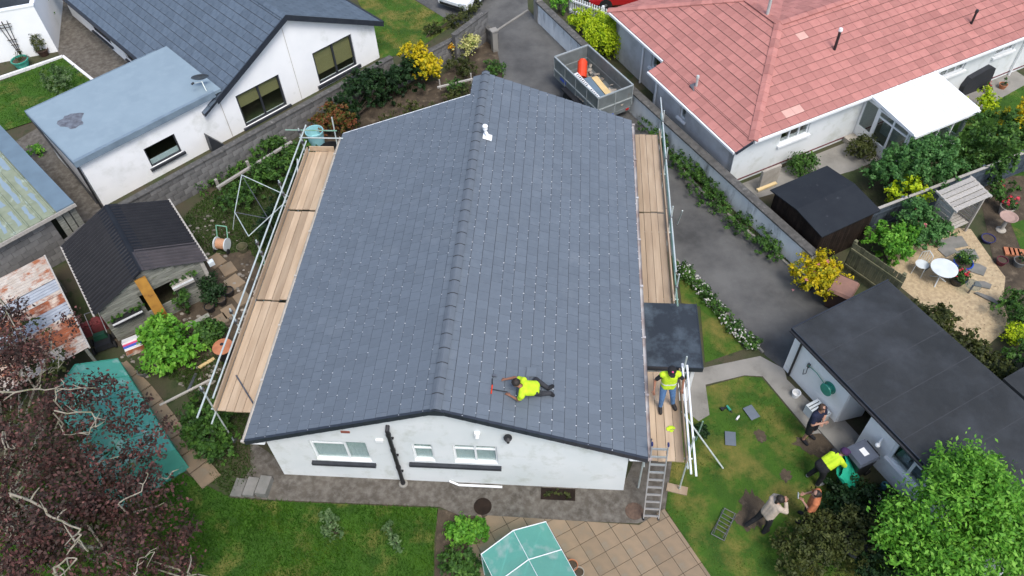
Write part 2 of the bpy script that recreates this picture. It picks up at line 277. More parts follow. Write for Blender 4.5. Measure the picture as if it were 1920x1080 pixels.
def inpoly(x, y, poly):
    c = np.zeros(np.shape(x), bool); n = len(poly); j = n - 1
    for i in range(n):
        xi, yi, xj, yj = poly[i][0], poly[i][1], poly[j][0], poly[j][1]
        with np.errstate(divide='ignore', invalid='ignore'):
            c ^= ((yi > y) != (yj > y)) & (x < (xj - xi) * (y - yi) / (yj - yi + 1e-12) + xi)
        j = i
    return c
CR = np.array(Matrix.Rotation(math.radians(3.84), 3, 'Z') @ Matrix.Rotation(math.radians(1.916), 3, 'Y') @ Matrix.Rotation(math.radians(40.03), 3, 'X'))
def in_view(p):
    d = CR.T @ (V(*p) - V(*CAM)); return abs(d[0]/d[2]) < .66 and abs(d[1]/d[2]) < .375
def leafmesh(name, P, N, size, mat, rnd, aspect=.55):
    """one small four-sided leaf per point, facing N, as one mesh"""
    n = len(P); N = N / (np.linalg.norm(N, axis=1, keepdims=True) + 1e-9); a = rng.normal(size=(n, 3)); a -= N * (a * N).sum(1, keepdims=True); a /= np.linalg.norm(a, axis=1, keepdims=True) + 1e-9
    c = np.cross(N, a); s = (size * rng.uniform(.6, 1.35, n))[:, None]
    v = np.stack([P - a*s, P + c*s*aspect + N*s*.12, P + a*s, P - c*s*aspect + N*s*.12], 1).reshape(-1, 3)
    me = bpy.data.meshes.new(name); me.vertices.add(4*n); me.vertices.foreach_set('co', v.ravel()); me.loops.add(4*n); me.loops.foreach_set('vertex_index', np.arange(4*n))
    me.polygons.add(n); me.polygons.foreach_set('loop_start', np.arange(0, 4*n, 4)); me.polygons.foreach_set('loop_total', np.full(n, 4)); me.update(calc_edges=True)
    at = me.attributes.new('rnd', 'FLOAT', 'FACE'); at.data.foreach_set('value', np.asarray(rnd, dtype=np.float32)); me.materials.append(MT[mat]); return me
def crown(blobs, n, size, mat, clump=18, spread=.16, inner=.35, aspect=.55, tufts=True):
    """leaves gathered in clumps over a set of ellipsoid blobs [(x,y,z,rx,ry,rz)] -> P, N, rnd"""
    fine = []
    for q in blobs:             # big masses are broken into many uneven tufts
        if min(q[3], q[4]) < .5 or not tufts: fine.append(q); continue
        m_ = int(34*q[3]*q[4]) + 8
        for _ in range(m_):
            u_ = rng.normal(size=3); u_ /= np.linalg.norm(u_); u_[2] = abs(u_[2]) if rng.random() < .75 else u_[2]; k_ = rng.uniform(.6, 1.05); s_ = rng.uniform(.17, .40)*min(1.0, .55+.4*q[3])
            fine.append((q[0]+u_[0]*q[3]*k_, q[1]+u_[1]*q[4]*k_, q[2]+u_[2]*q[5]*k_, s_, s_, s_*.85))
    blobs = fine
    B = np.array(blobs, float); vol = (B[:,3]*B[:,4]*B[:,5])**.67; k = max(4, n // clump)
    bi = rng.choice(len(B), k, p=vol/vol.sum()); u = rng.normal(size=(k,3)); u /= np.linalg.norm(u, axis=1, keepdims=True); u[:,2] = np.where((u[:,2] < -.2) & (rng.random(k) < .6), -u[:,2], u[:,2])
    rad = np.where(rng.random(k) < inner, rng.uniform(.3, .85, k), rng.uniform(.85, 1.1, k))
    cc = B[bi,:3] + u * B[bi,3:] * rad[:,None]; cr = rng.random(k)
    li = rng.integers(0, k, n); sp = spread * B[bi][li,3:].mean(1)[:,None]
    P = cc[li] + rng.normal(size=(n,3)) * sp; P[:,2] = np.maximum(P[:,2], .02)
    N = u[li] * .7 + rng.normal(size=(n,3)) * .6 + V(0,0,.55); r = np.clip(.6*cr[li] + .4*rng.random(n), 0, 1)
    return P, N, r
def bush(name, label, cat, base, blobs, n, size, mat, stem=True, group=None, extra=None, **kw):
    """a shrub: crown (and flowers) on short stems; blobs are relative to base"""
    t = thing(name, label, cat, base, group); P, N, r = crown(blobs, n, size, mat, **kw)
    o = bpy.data.objects.new('crown', leafmesh('crown', P, N, size, mat, r)); col.objects.link(o); o.parent = t
    if stem:
        b = MB(); bb = V(*base)
        for q in blobs[:5]:
            for k in range(2): b.tube(bb + V(random.uniform(-.05,.05), random.uniform(-.05,.05), 0), bb + V(q[0] + random.uniform(-.5,.5)*q[3], q[1] + random.uniform(-.5,.5)*q[4], q[2] + .3*q[5]), .025, .008, 5)
        b.build('trunk', 'barkdark', t)
    for (m, k, sz, blb, nm) in (extra or []):
        P, N, r = crown(blb or blobs, k, sz, m, clump=6, spread=.06, inner=.0)
        o = bpy.data.objects.new(nm, leafmesh(nm, P, N, sz, m, r)); col.objects.link(o); o.parent = t; o['kind'] = 'stuff'
    return t
def blades(name, poly, dens, h, mat, label, cat, holes=(), lean=.8, z=.0, width=.012):
    """short grass over a plan outline: one three-sided blade per point"""
    A = np.array([(p[0], p[1]) for p in poly]); lo, hi = A.min(0), A.max(0); n = int(dens * (hi - lo).prod()); x = rng.uniform(lo[0], hi[0], n); y = rng.uniform(lo[1], hi[1], n)
    k = inpoly(x, y, poly)
    for hh in holes: k &= ~inpoly(x, y, hh)
    x, y = x[k], y[k]; n = len(x); base = np.stack([x, y, np.full(n, z)], 1); a = rng.uniform(0, 2*math.pi, n); w = np.stack([np.cos(a), np.sin(a), np.zeros(n)], 1) * width
    pn = .5 + .5*np.sin(x*1.7 + 1.3*np.sin(y*1.1)) * np.sin(y*1.9 + .7*np.cos(x*.8))
    H = h * rng.uniform(.5, 1.3, n) * (.6 + .7*pn); b = rng.uniform(0, 2*math.pi, n); le = rng.uniform(.1, lean, n)
    tip = base + np.stack([np.cos(b)*le*H, np.sin(b)*le*H, H*(1 - .3*le)], 1)
    v = np.stack([base - w, base + w, tip], 1).reshape(-1, 3); me = bpy.data.meshes.new(name); me.vertices.add(3*n); me.vertices.foreach_set('co', v.ravel()); me.loops.add(3*n); me.loops.foreach_set('vertex_index', np.arange(3*n)); me.polygons.add(n)
    me.polygons.foreach_set('loop_start', np.arange(0, 3*n, 3)); me.polygons.foreach_set('loop_total', np.full(n, 3)); me.update(calc_edges=True)
    at = me.attributes.new('rnd', 'FLOAT', 'FACE'); at.data.foreach_set('value', np.clip(.35 + .3*(rng.random(n) - .5) + .35*(pn - .5), 0, 1).astype(np.float32)); me.materials.append(MT[mat])
    o = bpy.data.objects.new(name, me); col.objects.link(o); return tag(o, label, cat, kind='stuff')

def wall(b, F, s0, s1, d0, th, top, holes=(), zb=0.0):
    """upright wall slab from s0 to s1 at depth d0..d0+th with rectangular openings; top = height or [(s,z),...]"""
    prof = [(s0, top), (s1, top)] if not isinstance(top, (list, tuple)) else list(top)
    def zt(s): return float(np.interp(s, [q[0] for q in prof], [q[1] for q in prof]))
    cuts = sorted({s0, s1, *[q[0] for q in prof if s0 < q[0] < s1], *[h[0] for h in holes], *[h[1] for h in holes]})
    for a, c in zip(cuts[:-1], cuts[1:]):
        if c - a < 1e-4: continue
        m = (a + c) / 2; hs = sorted([h for h in holes if h[0] <= m <= h[1]], key=lambda h: h[2]); z = zb
        for h in hs:
            if h[2] - z > 1e-3: b.box(a, c, d0, d0 + th, z, h[2], F)
            z = h[3]
        q = [F.p(a,d0,z),F.p(c,d0,z),F.p(c,d0+th,z),F.p(a,d0+th,z),F.p(a,d0,zt(a)),F.p(c,d0,zt(c)),F.p(c,d0+th,zt(c)),F.p(a,d0+th,zt(a))]
        b.hexa(q)
def window(par, F, s0, s1, z0, z1, d=0.0, fm='upvc', cols=(.5,), rows=(), sill=None, back=None, fw=.055, inset=.06, rows_in=None, gm='glass'):
    """framed window set into an opening: frame, one pane per light, sill, and what hangs behind the glass"""
    b = MB(); d0, d1 = d + inset, d + inset + .06
    b.box(s0, s1, d0, d1, z0, z0+fw, F); b.box(s0, s1, d0, d1, z1-fw, z1, F); b.box(s0, s0+fw, d0, d1, z0+fw, z1-fw, F); b.box(s1-fw, s1, d0, d1, z0+fw, z1-fw, F)
    xs = [s0+fw] + [s0 + (s1-s0)*c for c in cols] + [s1-fw]
    for c in xs[1:-1]: b.box(c-fw*.5, c+fw*.5, d0-.002, d1-.002, z0+fw, z1-fw, F)
    zs = [z0+fw] + [z0 + (z1-z0)*r for r in rows] + [z1-fw]
    for i in range(len(xs)-1):
        if rows_in and i not in rows_in: continue
        for r in zs[1:-1]: b.box(xs[i]+(fw*.5 if i else 0), xs[i+1]-(fw*.5 if i < len(xs)-2 else 0), d0-.004, d1-.004, r-fw*.4, r+fw*.4, F)
    w = b.build('window', fm, par)
    for i in range(len(xs)-1):
        zz = zs if (not rows_in or i in rows_in) else [zs[0], zs[-1]]
        for k in range(len(zz)-1): MB().box(xs[i]+.004, xs[i+1]-.004, d0+.028, d0+.034, zz[k]+.004, zz[k+1]-.004, F).build('pane', gm, w)
    if sill:
        m, ov, th = sill; MB().box(s0-ov, s1+ov, d-.09, d+.05, z0-th, z0-.002, F).build('sill', m, w)
    if back:
        m, za, zb_ = back; MB().box(s0+.02, s1-.02, d1+.03, d1+.035, z0 + (z1-z0)*za, z0 + (z1-z0)*zb_, F).build('blind' if m == 'blind' else 'curtain', m, w)
    return w

def clip_poly(poly, clip):
    """Sutherland-Hodgman, clip is convex and anticlockwise, both in plan (u,v)"""
    out = [tuple(p) for p in poly]
    for i in range(len(clip)):
        a, b = clip[i], clip[(i+1) % len(clip)]; inp = out; out = []
        if not inp: return []
        def side(p): return (b[0]-a[0])*(p[1]-a[1]) - (b[1]-a[1])*(p[0]-a[0])
        for j in range(len(inp)):
            p, q = inp[j-1], inp[j]; sp, sq = side(p), side(q)
            if sq >= 0:
                if sp < 0: t = sp/(sp-sq); out.append((p[0]+(q[0]-p[0])*t, p[1]+(q[1]-p[1])*t))
                out.append(q)
            elif sp >= 0: t = sp/(sp-sq); out.append((p[0]+(q[0]-p[0])*t, p[1]+(q[1]-p[1])*t))
    return out
TILES = {}
def tiles(key, O, U, Vv, clip, w, gauge, th, stagger=.5, jit=.0012, side=.0021, ch=.0145):
    """lay tiles over a sloping plane; O eave corner, U along the eave, Vv up the slope; collects them under key"""
    O, U, Vv = V(*O), V(*U), V(*Vv); U = U/np.linalg.norm(U); Vv = Vv/np.linalg.norm(Vv); N = np.cross(U, Vv)
    us = [c[0] for c in clip]; vs_ = [c[1] for c in clip]; row = 0; v = min(vs_)
    while v < max(vs_) - .02:
        u = min(us) - w*(stagger if row % 2 else 0)
        while u < max(us):
            full = [(u+side,v),(u+w-side,v),(u+w-side,v+gauge),(u+side,v+gauge)]; pc = clip_poly(full, clip)
            if len(pc) >= 3:
                area = .5*abs(sum(pc[i-1][0]*pc[i][1]-pc[i][0]*pc[i-1][1] for i in range(len(pc))))
                if area > .01*w*gauge:
                    TILES.setdefault(key, []).append(dict(O=O, U=U, V=Vv, N=N, u=u, v=v, pc=pc, full=area > .985*(w-2*side)*gauge, sd=side, ch=ch, w=w, g=gauge, th=th, j=random.uniform(-jit, jit), c=O + U*(u+w/2) + Vv*(v+gauge/2)))
            u += w
        v += gauge; row += 1
def lay_tiles(key, parent, name, mat, most=290, odd=None, edge='slate_edge'):
    T = TILES[key]; T.sort(key=lambda t: np.linalg.norm(t['c'] - V(*CAM))); off = V(*ROOTLOC[root_of(parent).name]); k = 0; rest = MB(); shared = {}
    for t in T:
        w, g, th = t['w'], t['g'], t['th']
        if t['full'] and k < most and in_view(t['c']):
            mk = 1 if odd and odd(t) else 0
            if mk not in shared:
                e = t['sd']; b = MB().hexa([(-w/2+e,0,1.5*th),(w/2-e,0,1.5*th),(w/2-e,g+.03,0),(-w/2+e,g+.03,0),(-w/2+e,t['ch'],2.5*th),(w/2-e,t['ch'],2.5*th),(w/2-e,g+.03,th*.9),(-w/2+e,g+.03,th*.9)])
                b.m = [0,0,1,0,1,0]; shared[mk] = b.mesh(name, ['pale_tile' if mk else mat, edge])
            o = bpy.data.objects.new(name, shared[mk]); col.objects.link(o); o.parent = parent; k += 1
            p = t['O'] + t['U']*(t['u']+w/2) + t['V']*t['v'] + t['N']*t['j'] - off
            m3 = Matrix((t['U'], t['V'], t['N'])).transposed(); o.matrix_local = Matrix.Translation(p) @ m3.to_4x4() @ Matrix.Rotation(random.uniform(-.0025,.0025), 4, 'Z')
        else:
            rest.rv = random.random(); pc = t['pc']; n = len(pc)
            def P(q, top):
                f = (q[1]-t['v'])/g; return t['O'] + t['U']*q[0] + t['V']*q[1] + t['N']*((th*(2.5-1.6*f) if top else th*1.5*(1-f)) + t['j'])
            tp = [(q[0], max(q[1], t['v'] + t['ch'])) for q in pc]; rest.add([P(q,0) for q in pc] + [P(q,1) for q in tp], [tuple(range(n, 2*n))]); rest.mi = 1; k0 = len(rest.v) - 2*n; rest.f += [(k0+i,k0+(i+1) % n,k0+n+(i+1) % n,k0+n+i) for i in range(n)]; rest.m += [1]*n; rest.r += [rest.rv]*n; rest.mi = 0
    if rest.f: o = rest.build(name, [mat, edge], parent); o['kind'] = 'stuff'
def dup(root, loc, rz, label=None, group=None):
    def cp(o, par):
        c = o.copy(); col.objects.link(c)
        if par is not None: c.parent = par
        for ch in list(o.children): cp(ch, c)
        return c
    r = cp(root, None); r.location = tuple(loc); r.rotation_euler = (0,0,rz); ROOTLOC[r.name] = tuple(loc)
    if label: r['label'] = label
    if group: r['group'] = group
    return r

# ================================================================== GROUND
g = sheet('ground', [(-300,-300),(300,-300),(300,300),(-300,300)], 0.0, 'ground')
DRIVE = [(4.07,22.41,0.00),(5.57,24.44,0.00),(5.93,23.75,0.00),(8.84,18.87,0.00),(10.55,16.01,0.00),(11.73,13.77,0.00),(12.73,11.87,0.00),(15.27,8.42,0.00),(16.40,6.80,0.00),(15.15,5.54,0.00),(14.42,4.22,0.00),(13.98,4.68,0.00),(12.63,6.80,0.00),(11.50,8.52,0.00),(11.20,9.01,0.00),(10.06,13.72,0.00),(8.40,17.01,0.00),(4.83,18.79,0.00)]
sheet('driveway', DRIVE, .012, 'tarmac')
sheet('road', [(-0.96,28.35,0.00),(-0.07,25.35,0.00),(2.27,23.02,0.00),(3.46,23.72,0.00),(4.07,22.41,0.00),(5.57,24.44,0.00),(5.22,28.37,0.00)], .012, 'tarmac')
sheet('neighbour_driveway', [(5.68,28.92,0.00),(7.84,25.32,0.00),(12.22,26.34,0.00),(13.71,28.94,0.00)], .010, 'tarmac')
o = MB(); o.beam((4.23,22.61,0.02), (5.57,24.36,0.02), .10, .05); tag(o.build('kerb', 'concrete'), 'thin concrete edging across the mouth of the driveway', 'kerb')
PATHF = [(-1.28,1.03,0.00),(-0.06,0.32,0.00),(9.46,0.04,0.00),(9.84,0.98,0.00),(10.92,1.17,0.00),(10.57,-0.69,0.00),(9.85,-0.93,0.00),(7.65,-0.96,0.00),(5.06,-0.95,0.00),(4.52,-0.74,0.00),(-0.15,-0.78,0.00),(-1.34,-0.75,0.00),(-1.01,0.11,0.00)]
sheet('path', PATHF, .016, 'path')
PATHR = [(11.22,3.83,0.00),(12.05,4.16,0.00),(13.80,4.67,0.00),(14.46,4.22,0.00),(14.48,3.84,0.00),(16.13,1.54,0.00),(15.31,1.22,0.00),(14.64,2.41,0.00),(13.78,3.92,0.00),(13.23,3.93,0.00),(12.04,3.54,0.00),(12.06,2.50,0.00),(11.73,2.27,0.00),(11.37,2.62,0.00)]
sheet('concrete_path', PATHR, .014, 'concrete')
sheet('garden_floor', [(-7.02,4.35,0.00),(-5.35,6.20,0.00),(-4.78,8.17,0.00),(-3.42,8.48,0.00),(-1.65,5.44,0.00),(-2.10,2.17,0.00),(-3.97,3.24,0.00)], .006, 'soil')
sheet('flower_bed', [(4.46,-0.81,0.00),(5.71,-0.90,0.00),(5.86,-2.61,0.00),(4.63,-2.68,0.00)], .010, 'soil')
sheet('border_soil', [(-2.58,14.84,0.00),(-0.66,17.54,0.00),(1.94,18.74,0.00),(4.19,22.50,0.00),(4.95,18.80,0.00),(3.59,16.19,0.00),(-1.03,13.73,0.00)], .006, 'soil')
LAWN1 = [(-3.17,0.00,0.00),(-1.33,-0.78,0.00),(-0.14,-0.81,0.00),(4.48,-0.78,0.00),(4.49,-1.63,0.00),(4.67,-3.28,0.00),(-6.00,-4.79,0.00),(-9.39,-0.64,0.00),(-3.64,-0.43,0.00)]
sheet('lawn', LAWN1, .010, 'lush')
LAWN2 = [(12.07,3.48,0.00),(13.22,3.90,0.00),(13.74,3.88,0.00),(14.60,2.38,0.00),(15.23,1.17,0.00),(16.97,-0.23,0.00),(16.67,-2.48,0.00),(11.98,-2.87,0.00),(11.68,-2.29,0.00),(10.62,-0.49,0.00),(10.92,1.17,0.00),(11.44,2.44,0.00)]
sheet('lawn', LAWN2, .010, 'lawn')
def blot(c, rx, ry, n=26): return [(c[0]+rx*math.cos(2*math.pi*i/n)*random.uniform(.65,1.2), c[1]+ry*math.sin(2*math.pi*i/n)*random.uniform(.65,1.2)) for i in range(n)]
BARE = [blot((12.95,-0.37,0.00),.38,.55), blot((13.44,1.87,0.00),.2,.2), blot((13.95,0.66,0.00),.2,.2), blot((15.02,-0.71,0.00),.5,.3), blot((15.03,1.65,0.00),.7,.35), blot((12.74,-0.68,0.00),.3,.3)]
for k_, pp in enumerate(BARE): sheet('bare_soil', pp, .0135+.001*k_, 'soil')
LAWN3 = [(11.53,7.92,0.00),(12.00,7.58,0.00),(13.34,4.91,0.00),(12.10,4.35,0.00),(12.14,6.56,0.00),(11.55,6.69,0.00)]
sheet('lawn', LAWN3, .010, 'lawn')
LAWN4 = [(-4.31,28.34,0.00),(-0.06,25.26,0.00),(2.18,23.15,0.00),(0.88,21.24,0.00),(-0.18,20.51,0.00),(-1.04,20.29,0.00),(-1.97,23.33,0.00)]
sheet('lawn', LAWN4, .010, 'lawn')
LAWN5 = [(-18.45,17.74,0.00),(-17.67,18.15,0.00),(-15.59,20.04,0.00),(-13.53,18.43,0.00),(-14.85,15.39,0.00),(-16.41,14.31,0.00)]
sheet('lawn', LAWN5, .05, 'lush')
LAWN6 = [(22.60,15.98,0.00),(26.38,18.84,0.00),(26.25,16.07,0.00),(24.88,13.25,0.00),(22.20,13.17,0.00)]
sheet('lawn', LAWN6, .010, 'lush')
sheet('side_path', [(-19.99,26.11,0.00),(-17.44,26.13,0.00),(-10.07,18.90,0.00),(-13.34,18.44,0.00),(-15.84,20.25,0.00),(-17.81,22.67,0.00)], .012, 'path')
sheet('garden_patio', [(14.16,12.49,0.00),(18.76,15.16,0.00),(26.33,19.97,0.00),(27.10,18.50,0.00),(18.39,13.35,0.00),(14.64,11.73,0.00)], .008, 'concrete')
GRAV = [(18.56,9.03,0.00),(20.01,10.60,0.00),(21.76,10.40,0.00),(22.04,8.91,0.00),(22.21,8.21,0.00),(21.76,7.06,0.00),(21.73,6.20,0.00),(20.73,5.33,0.00),(19.95,5.91,0.00),(18.74,7.61,0.00)]
sheet('gravel_bed', GRAV, .012, 'gravel')
sheet('border_soil', [(22.77,13.18,0.00),(25.26,13.26,0.00),(22.67,7.32,0.00),(22.00,7.29,0.00),(22.09,9.15,0.00)], .010, 'soil')
LAWN7 = [(23.20,10.71,0.00),(24.56,11.28,0.00),(24.01,8.74,0.00),(23.13,9.44,0.00)]
sheet('lawn', LAWN7, .013, 'lush')
sheet('gap_path', [(-15.10,14.00,0.00),(-14.45,15.05,0.00),(-11.12,12.18,0.00),(-9.11,10.17,0.00),(-10.20,9.57,0.00),(-13.28,12.11,0.00)], .006, 'path')

# paving slabs of the patio: a diamond grid of square flags with open joints
pat = thing('patio', 'beige square slab patio laid diagonally in front of the concrete path', 'patio', (8.2,-1.6,0)); 
PATIO = [(5.56,-0.92,0.00),(9.89,-0.98,0.00),(10.58,-0.49,0.00),(11.68,-2.29,0.00),(12.00,-3.00,0.00),(5.20,-3.38,0.00)]
PHALF = ([PATIO[0],PATIO[1],(11.02,-3.05,0.00),PATIO[5]], [PATIO[1],PATIO[2],PATIO[3],PATIO[4],(11.02,-3.05,0.00)])
FS = FR(8.09, -1.20, t=(.25,-.40)); sw = .475; rs = MB()
mb0 = MB(); mb0.box(-sw/2+.006, sw/2-.006, -sw/2+.006, sw/2-.006, 0, .04); slabme = mb0.mesh('slab', 'slab')
MB().poly([(p[0],p[1],.024) for p in PATIO]).build('bedding', 'soil', pat)
for i in range(-12, 12):
    for j in range(-12, 12):
        c = FS.p((i+.5)*sw, (j+.5)*sw); q = [FS.p(i*sw+.008,j*sw+.008),FS.p((i+1)*sw-.008,j*sw+.008),FS.p((i+1)*sw-.008,(j+1)*sw-.008),FS.p(i*sw+.008,(j+1)*sw-.008)]
        ins = [bool(inpoly(np.array([k[0]]), np.array([k[1]]), PATIO)[0]) for k in q]
        if all(ins):
            o = bpy.data.objects.new('slab', slabme); col.objects.link(o); o.parent = pat; o.location = (c[0]-8.2, c[1]+1.6, random.uniform(0,.004)); o.rotation_euler = (random.uniform(-.006,.006), random.uniform(-.006,.006), math.atan2(FS.t[1], FS.t[0]) + random.uniform(-.006,.006))
        else:
          for half in PHALF:
            ccw = half[::-1] if sum((half[k-1][0]*half[k][1]-half[k][0]*half[k-1][1]) for k in range(len(half))) < 0 else half
            pc = clip_poly([(k[0],k[1]) for k in q], [(k[0],k[1]) for k in ccw])
            if len(pc) >= 3 and abs(sum(pc[k-1][0]*pc[k][1]-pc[k][0]*pc[k-1][1] for k in range(len(pc)))) > .01: MB().ext([(k[0],k[1],0) for k in pc], (0,0,.04)).build('slab', 'slab', pat)
# stepping slabs down the left garden
sl = thing('slab_path', 'narrow row of buff paving slabs running beside the left green tunnel', 'path', (-3.81,1.36,0.00))
LP = [(-6.24,3.38,0.00),(-5.10,2.51,0.00),(-4.03,1.53,0.00),(-3.00,0.52,0.00),(-1.99,-0.35,0.00)]; seg = []
for k in range(4):
    a, c = V(*LP[k]), V(*LP[k+1]); L = np.linalg.norm(c-a)
    for i in range(max(1, round(L/.62))):
        n = max(1, round(L/.62)); p = a + (c-a)*(i+.03)/n; q = a + (c-a)*(i+.97)/n; b = MB(); b.beam(p+V(0,0,.03), q+V(0,0,.03), .60, .05); b.build('slab', 'slab', sl)
sl = thing('slab_path', 'pale worn slabs behind the weathered shed by the hose reel', 'path', (-3.48,6.75,0.00))
for p, w in (((-4.51,7.93,0.00),.6),((-3.96,7.57,0.00),.55),((-3.55,6.98,0.00),.6),((-3.07,6.29,0.00),.55),((-3.35,5.71,0.00),.5),((-3.52,5.37,0.00),.45)):
    f = FR(p[0], p[1], random.uniform(-50,-35)); MB().box(-w/2,w/2,-w*.42,w*.42,0,.045,f).build('slab', 'slab', sl)
st = thing('garden_steps', 'three grey concrete slabs stepping down at the corner of the front path', 'steps', (-0.55,-0.44,0.00))
for k, (p, h) in enumerate((((-1.18,-0.47,0.00),.05),((-0.80,-0.47,0.00),.16),((-0.42,-0.46,0.00),.27))):
    f = FR(p[0], p[1], -4); MB().box(-.155,.155,-.27,.27,0,h,f).build('slab', 'slabgrey', st)
for p, lab in (((5.69,-0.67,0.00),'dark round manhole cover in the path below the double window'),((9.78,-0.59,0.00),'rust brown round manhole cover beside the ladder foot')):
    b = MB(); b.lathe([(.245,.012),(.245,.03),(.21,.034),(.2,.03),(.01,.031)], (p[0],p[1],0), 24); tag(b.build('manhole_cover', 'brownwood' if 'dark' in lab else M('rusty_cover', (.13,.085,.06), (.09,.06,.045), 12, .9, .5, 60)), lab, 'manhole')
t = thing('planted_drain', 'rectangular opening full of weeds in the path under the wall', 'drain', (7.72,-0.21,0.00))
q = (7.72,-0.21,0.00); b = MB(); b.box(q[0]-.47,q[0]+.47,q[1]-.17,q[1]+.17,.005,.03); b.build('surround', 'brownwood', t)
P, N, r = crown([(q[0]+k*.12-.36-q[0],random.uniform(-.05,.05),.05,.1,.1,.07) for k in range(7)], 420, .03, 'L_olive'); P[:,0] = np.clip(P[:,0], -.45, .45); P[:,1] = np.clip(P[:,1], -.15, .15); o = bpy.data.objects.new('weeds', leafmesh('weeds', P, N, .03, 'L_olive', r)); col.objects.link(o); o.parent = t; o['kind'] = 'stuff'

# ================================================================== MAIN BUNGALOW
HB = thing('bungalow', 'white rendered bungalow being re-roofed with grey slates, scaffold on both sides', 'house', (4.75,0,0))
SL, SR = 1.94/5.21, 1.94/5.15
def rz(x): return 4.17 - (4.78-x)*SL if x < 4.78 else 4.17 - (x-4.78)*SR
hole1, hole2, hole3 = (1.16,2.70,.99,2.06), (3.88,4.44,1.19,2.11), (4.96,6.12,1.19,2.15)
b = MB(); wall(b, W0, 0, 9.5, 0, .28, [(0,rz(0)-.14),(4.78,4.0),(9.5,rz(9.5)-.14)], [hole1,hole2,hole3]); wl_ = b.build('wall', 'white2', HB)
b = MB(); FL_ = FR(0, 12.1, -90); wall(b, FL_, 0, 11.82, 0, .28, rz(.14)-.15); b.build('wall', 'white2', HB)
b = MB(); FRr = FR(9.5, .28, 90); wall(b, FRr, 0, 12.7, 0, .28, rz(9.4)-.15, [(.5,1.3,0.02,1.9)]); b.build('wall', 'white2', HB)
b = MB(); wall(b, FR(4.4,12.1,180), 0, 4.4, -.28, .28, [(0,rz(4.4)-.14),(4.4,rz(0)-.14)]); wall(b, FR(9.5,12.98,180), 0, 5.1, -.28, .28, [(0,rz(9.5)-.14),(4.72,4.0),(5.1,rz(4.4)-.14)]); b.build('wall', 'white2', HB)
MB().box(9.22,9.4,.9,1.5,.03,1.9).build('door', 'charcoal', HB)
window(HB, W0, 1.16, 2.70, .99, 2.06, 0, cols=(.6,), rows=(.80,), rows_in=(0,), sill=None, back=('curtain',0,1))
window(HB, W0, 3.88, 4.44, 1.19, 2.11, 0, cols=(), rows=(.66,), back=('curtain',0,1))
window(HB, W0, 4.96, 6.12, 1.19, 2.15, 0, cols=(.5,), rows=(.70,), back=('curtain',0,1))
MB().box(1.02,2.78,-.10,.0,.84,.95).build('sill', 'charcoal', HB); MB().box(3.72,6.2,-.10,.0,1.0,1.11).build('sill', 'charcoal', HB)
# boxed eaves, fascia, gutters
for sx, nm in ((-.43,'l'),(9.93,'r')):
    xa, xb = (sx, 0) if sx < 0 else (9.5, sx); ya = 12.2 if sx < 0 else 13.2
    b = MB(); b.box(xa+.02,xb-.002 if sx<0 else xb-.02,-.12,ya,1.93,1.95); b.box(sx+(.0 if sx<0 else -.02),sx+(.02 if sx<0 else 0),-.12,ya,1.93,2.2); b.build('eaves', 'upvc', HB)
    gx = sx - .06 if sx < 0 else sx + .06; b = MB()
    for k in range(8):
        a0, a1 = math.pi + math.pi*k/8, math.pi + math.pi*(k+1)/8
        b.add([(gx+.06*math.cos(a0),-.2,2.17+.06*math.sin(a0)),(gx+.06*math.cos(a1),-.2,2.17+.06*math.sin(a1)),(gx+.06*math.cos(a1),ya,2.17+.06*math.sin(a1)),(gx+.06*math.cos(a0),ya,2.17+.06*math.sin(a0))], [(0,1,2,3)])
    for y in np.arange(-.2, ya, 1.9): b.box(gx-.068,gx+.068,y,y+.06,2.15,2.185)
    b.build('gutter', M('cream_gutter', (.50,.47,.42), (.42,.39,.34), 3, .6) if sx < 0 else M('brown_grey_gutter', (.30,.24,.22), (.5,.5,.5), 2, .6), HB)
# roof deck
b = MB(); b.hexa([(-.43,-.17,2.10),(4.78,-.17,4.04),(4.78,12.26,4.04),(-.43,12.26,2.10),(-.43,-.17,2.20),(4.78,-.17,4.14),(4.78,12.26,4.14),(-.43,12.26,2.20)])
b.hexa([(4.78,-.17,4.04),(9.93,-.17,2.10),(9.93,13.28,2.10),(4.78,13.28,4.04),(4.78,-.17,4.14),(9.93,-.17,2.20),(9.93,13.28,2.20),(4.78,13.28,4.14)])
b.hexa([(4.35,12.28,rz(4.35)-.12),(4.779,12.28,4.04),(4.779,13.28,4.04),(4.35,13.28,rz(4.35)-.12),(4.35,12.28,rz(4.35)-.03),(4.779,12.28,4.14),(4.779,13.28,4.14),(4.35,13.28,rz(4.35)-.03)])
RF = b.build('roof', 'navy', HB)
lL, lR = math.hypot(5.21,1.94), math.hypot(5.15,1.94)
tiles('main', (-.45,12.28,2.20), (0,-1,0), (5.21,0,1.94), [(0,0),(12.46,0),(12.46,lL-.02),(0,lL-.02)], .30, lL/17, .010)
tiles('main', (4.33,13.30,rz(4.33)-.025), (0,-1,0), (5.21,0,1.94), [(0,0),(1.01,0),(1.01,.45),(0,.45)], .30, lL/17, .010)
tiles('main', (9.95,-.18,2.20), (0,1,0), (-5.15,0,1.94), [(0,0),(13.48,0),(13.48,lR-.02),(0,lR-.02)], .30, lR/17, .010)
lay_tiles('main', RF, 'slate', 'slate', 290)
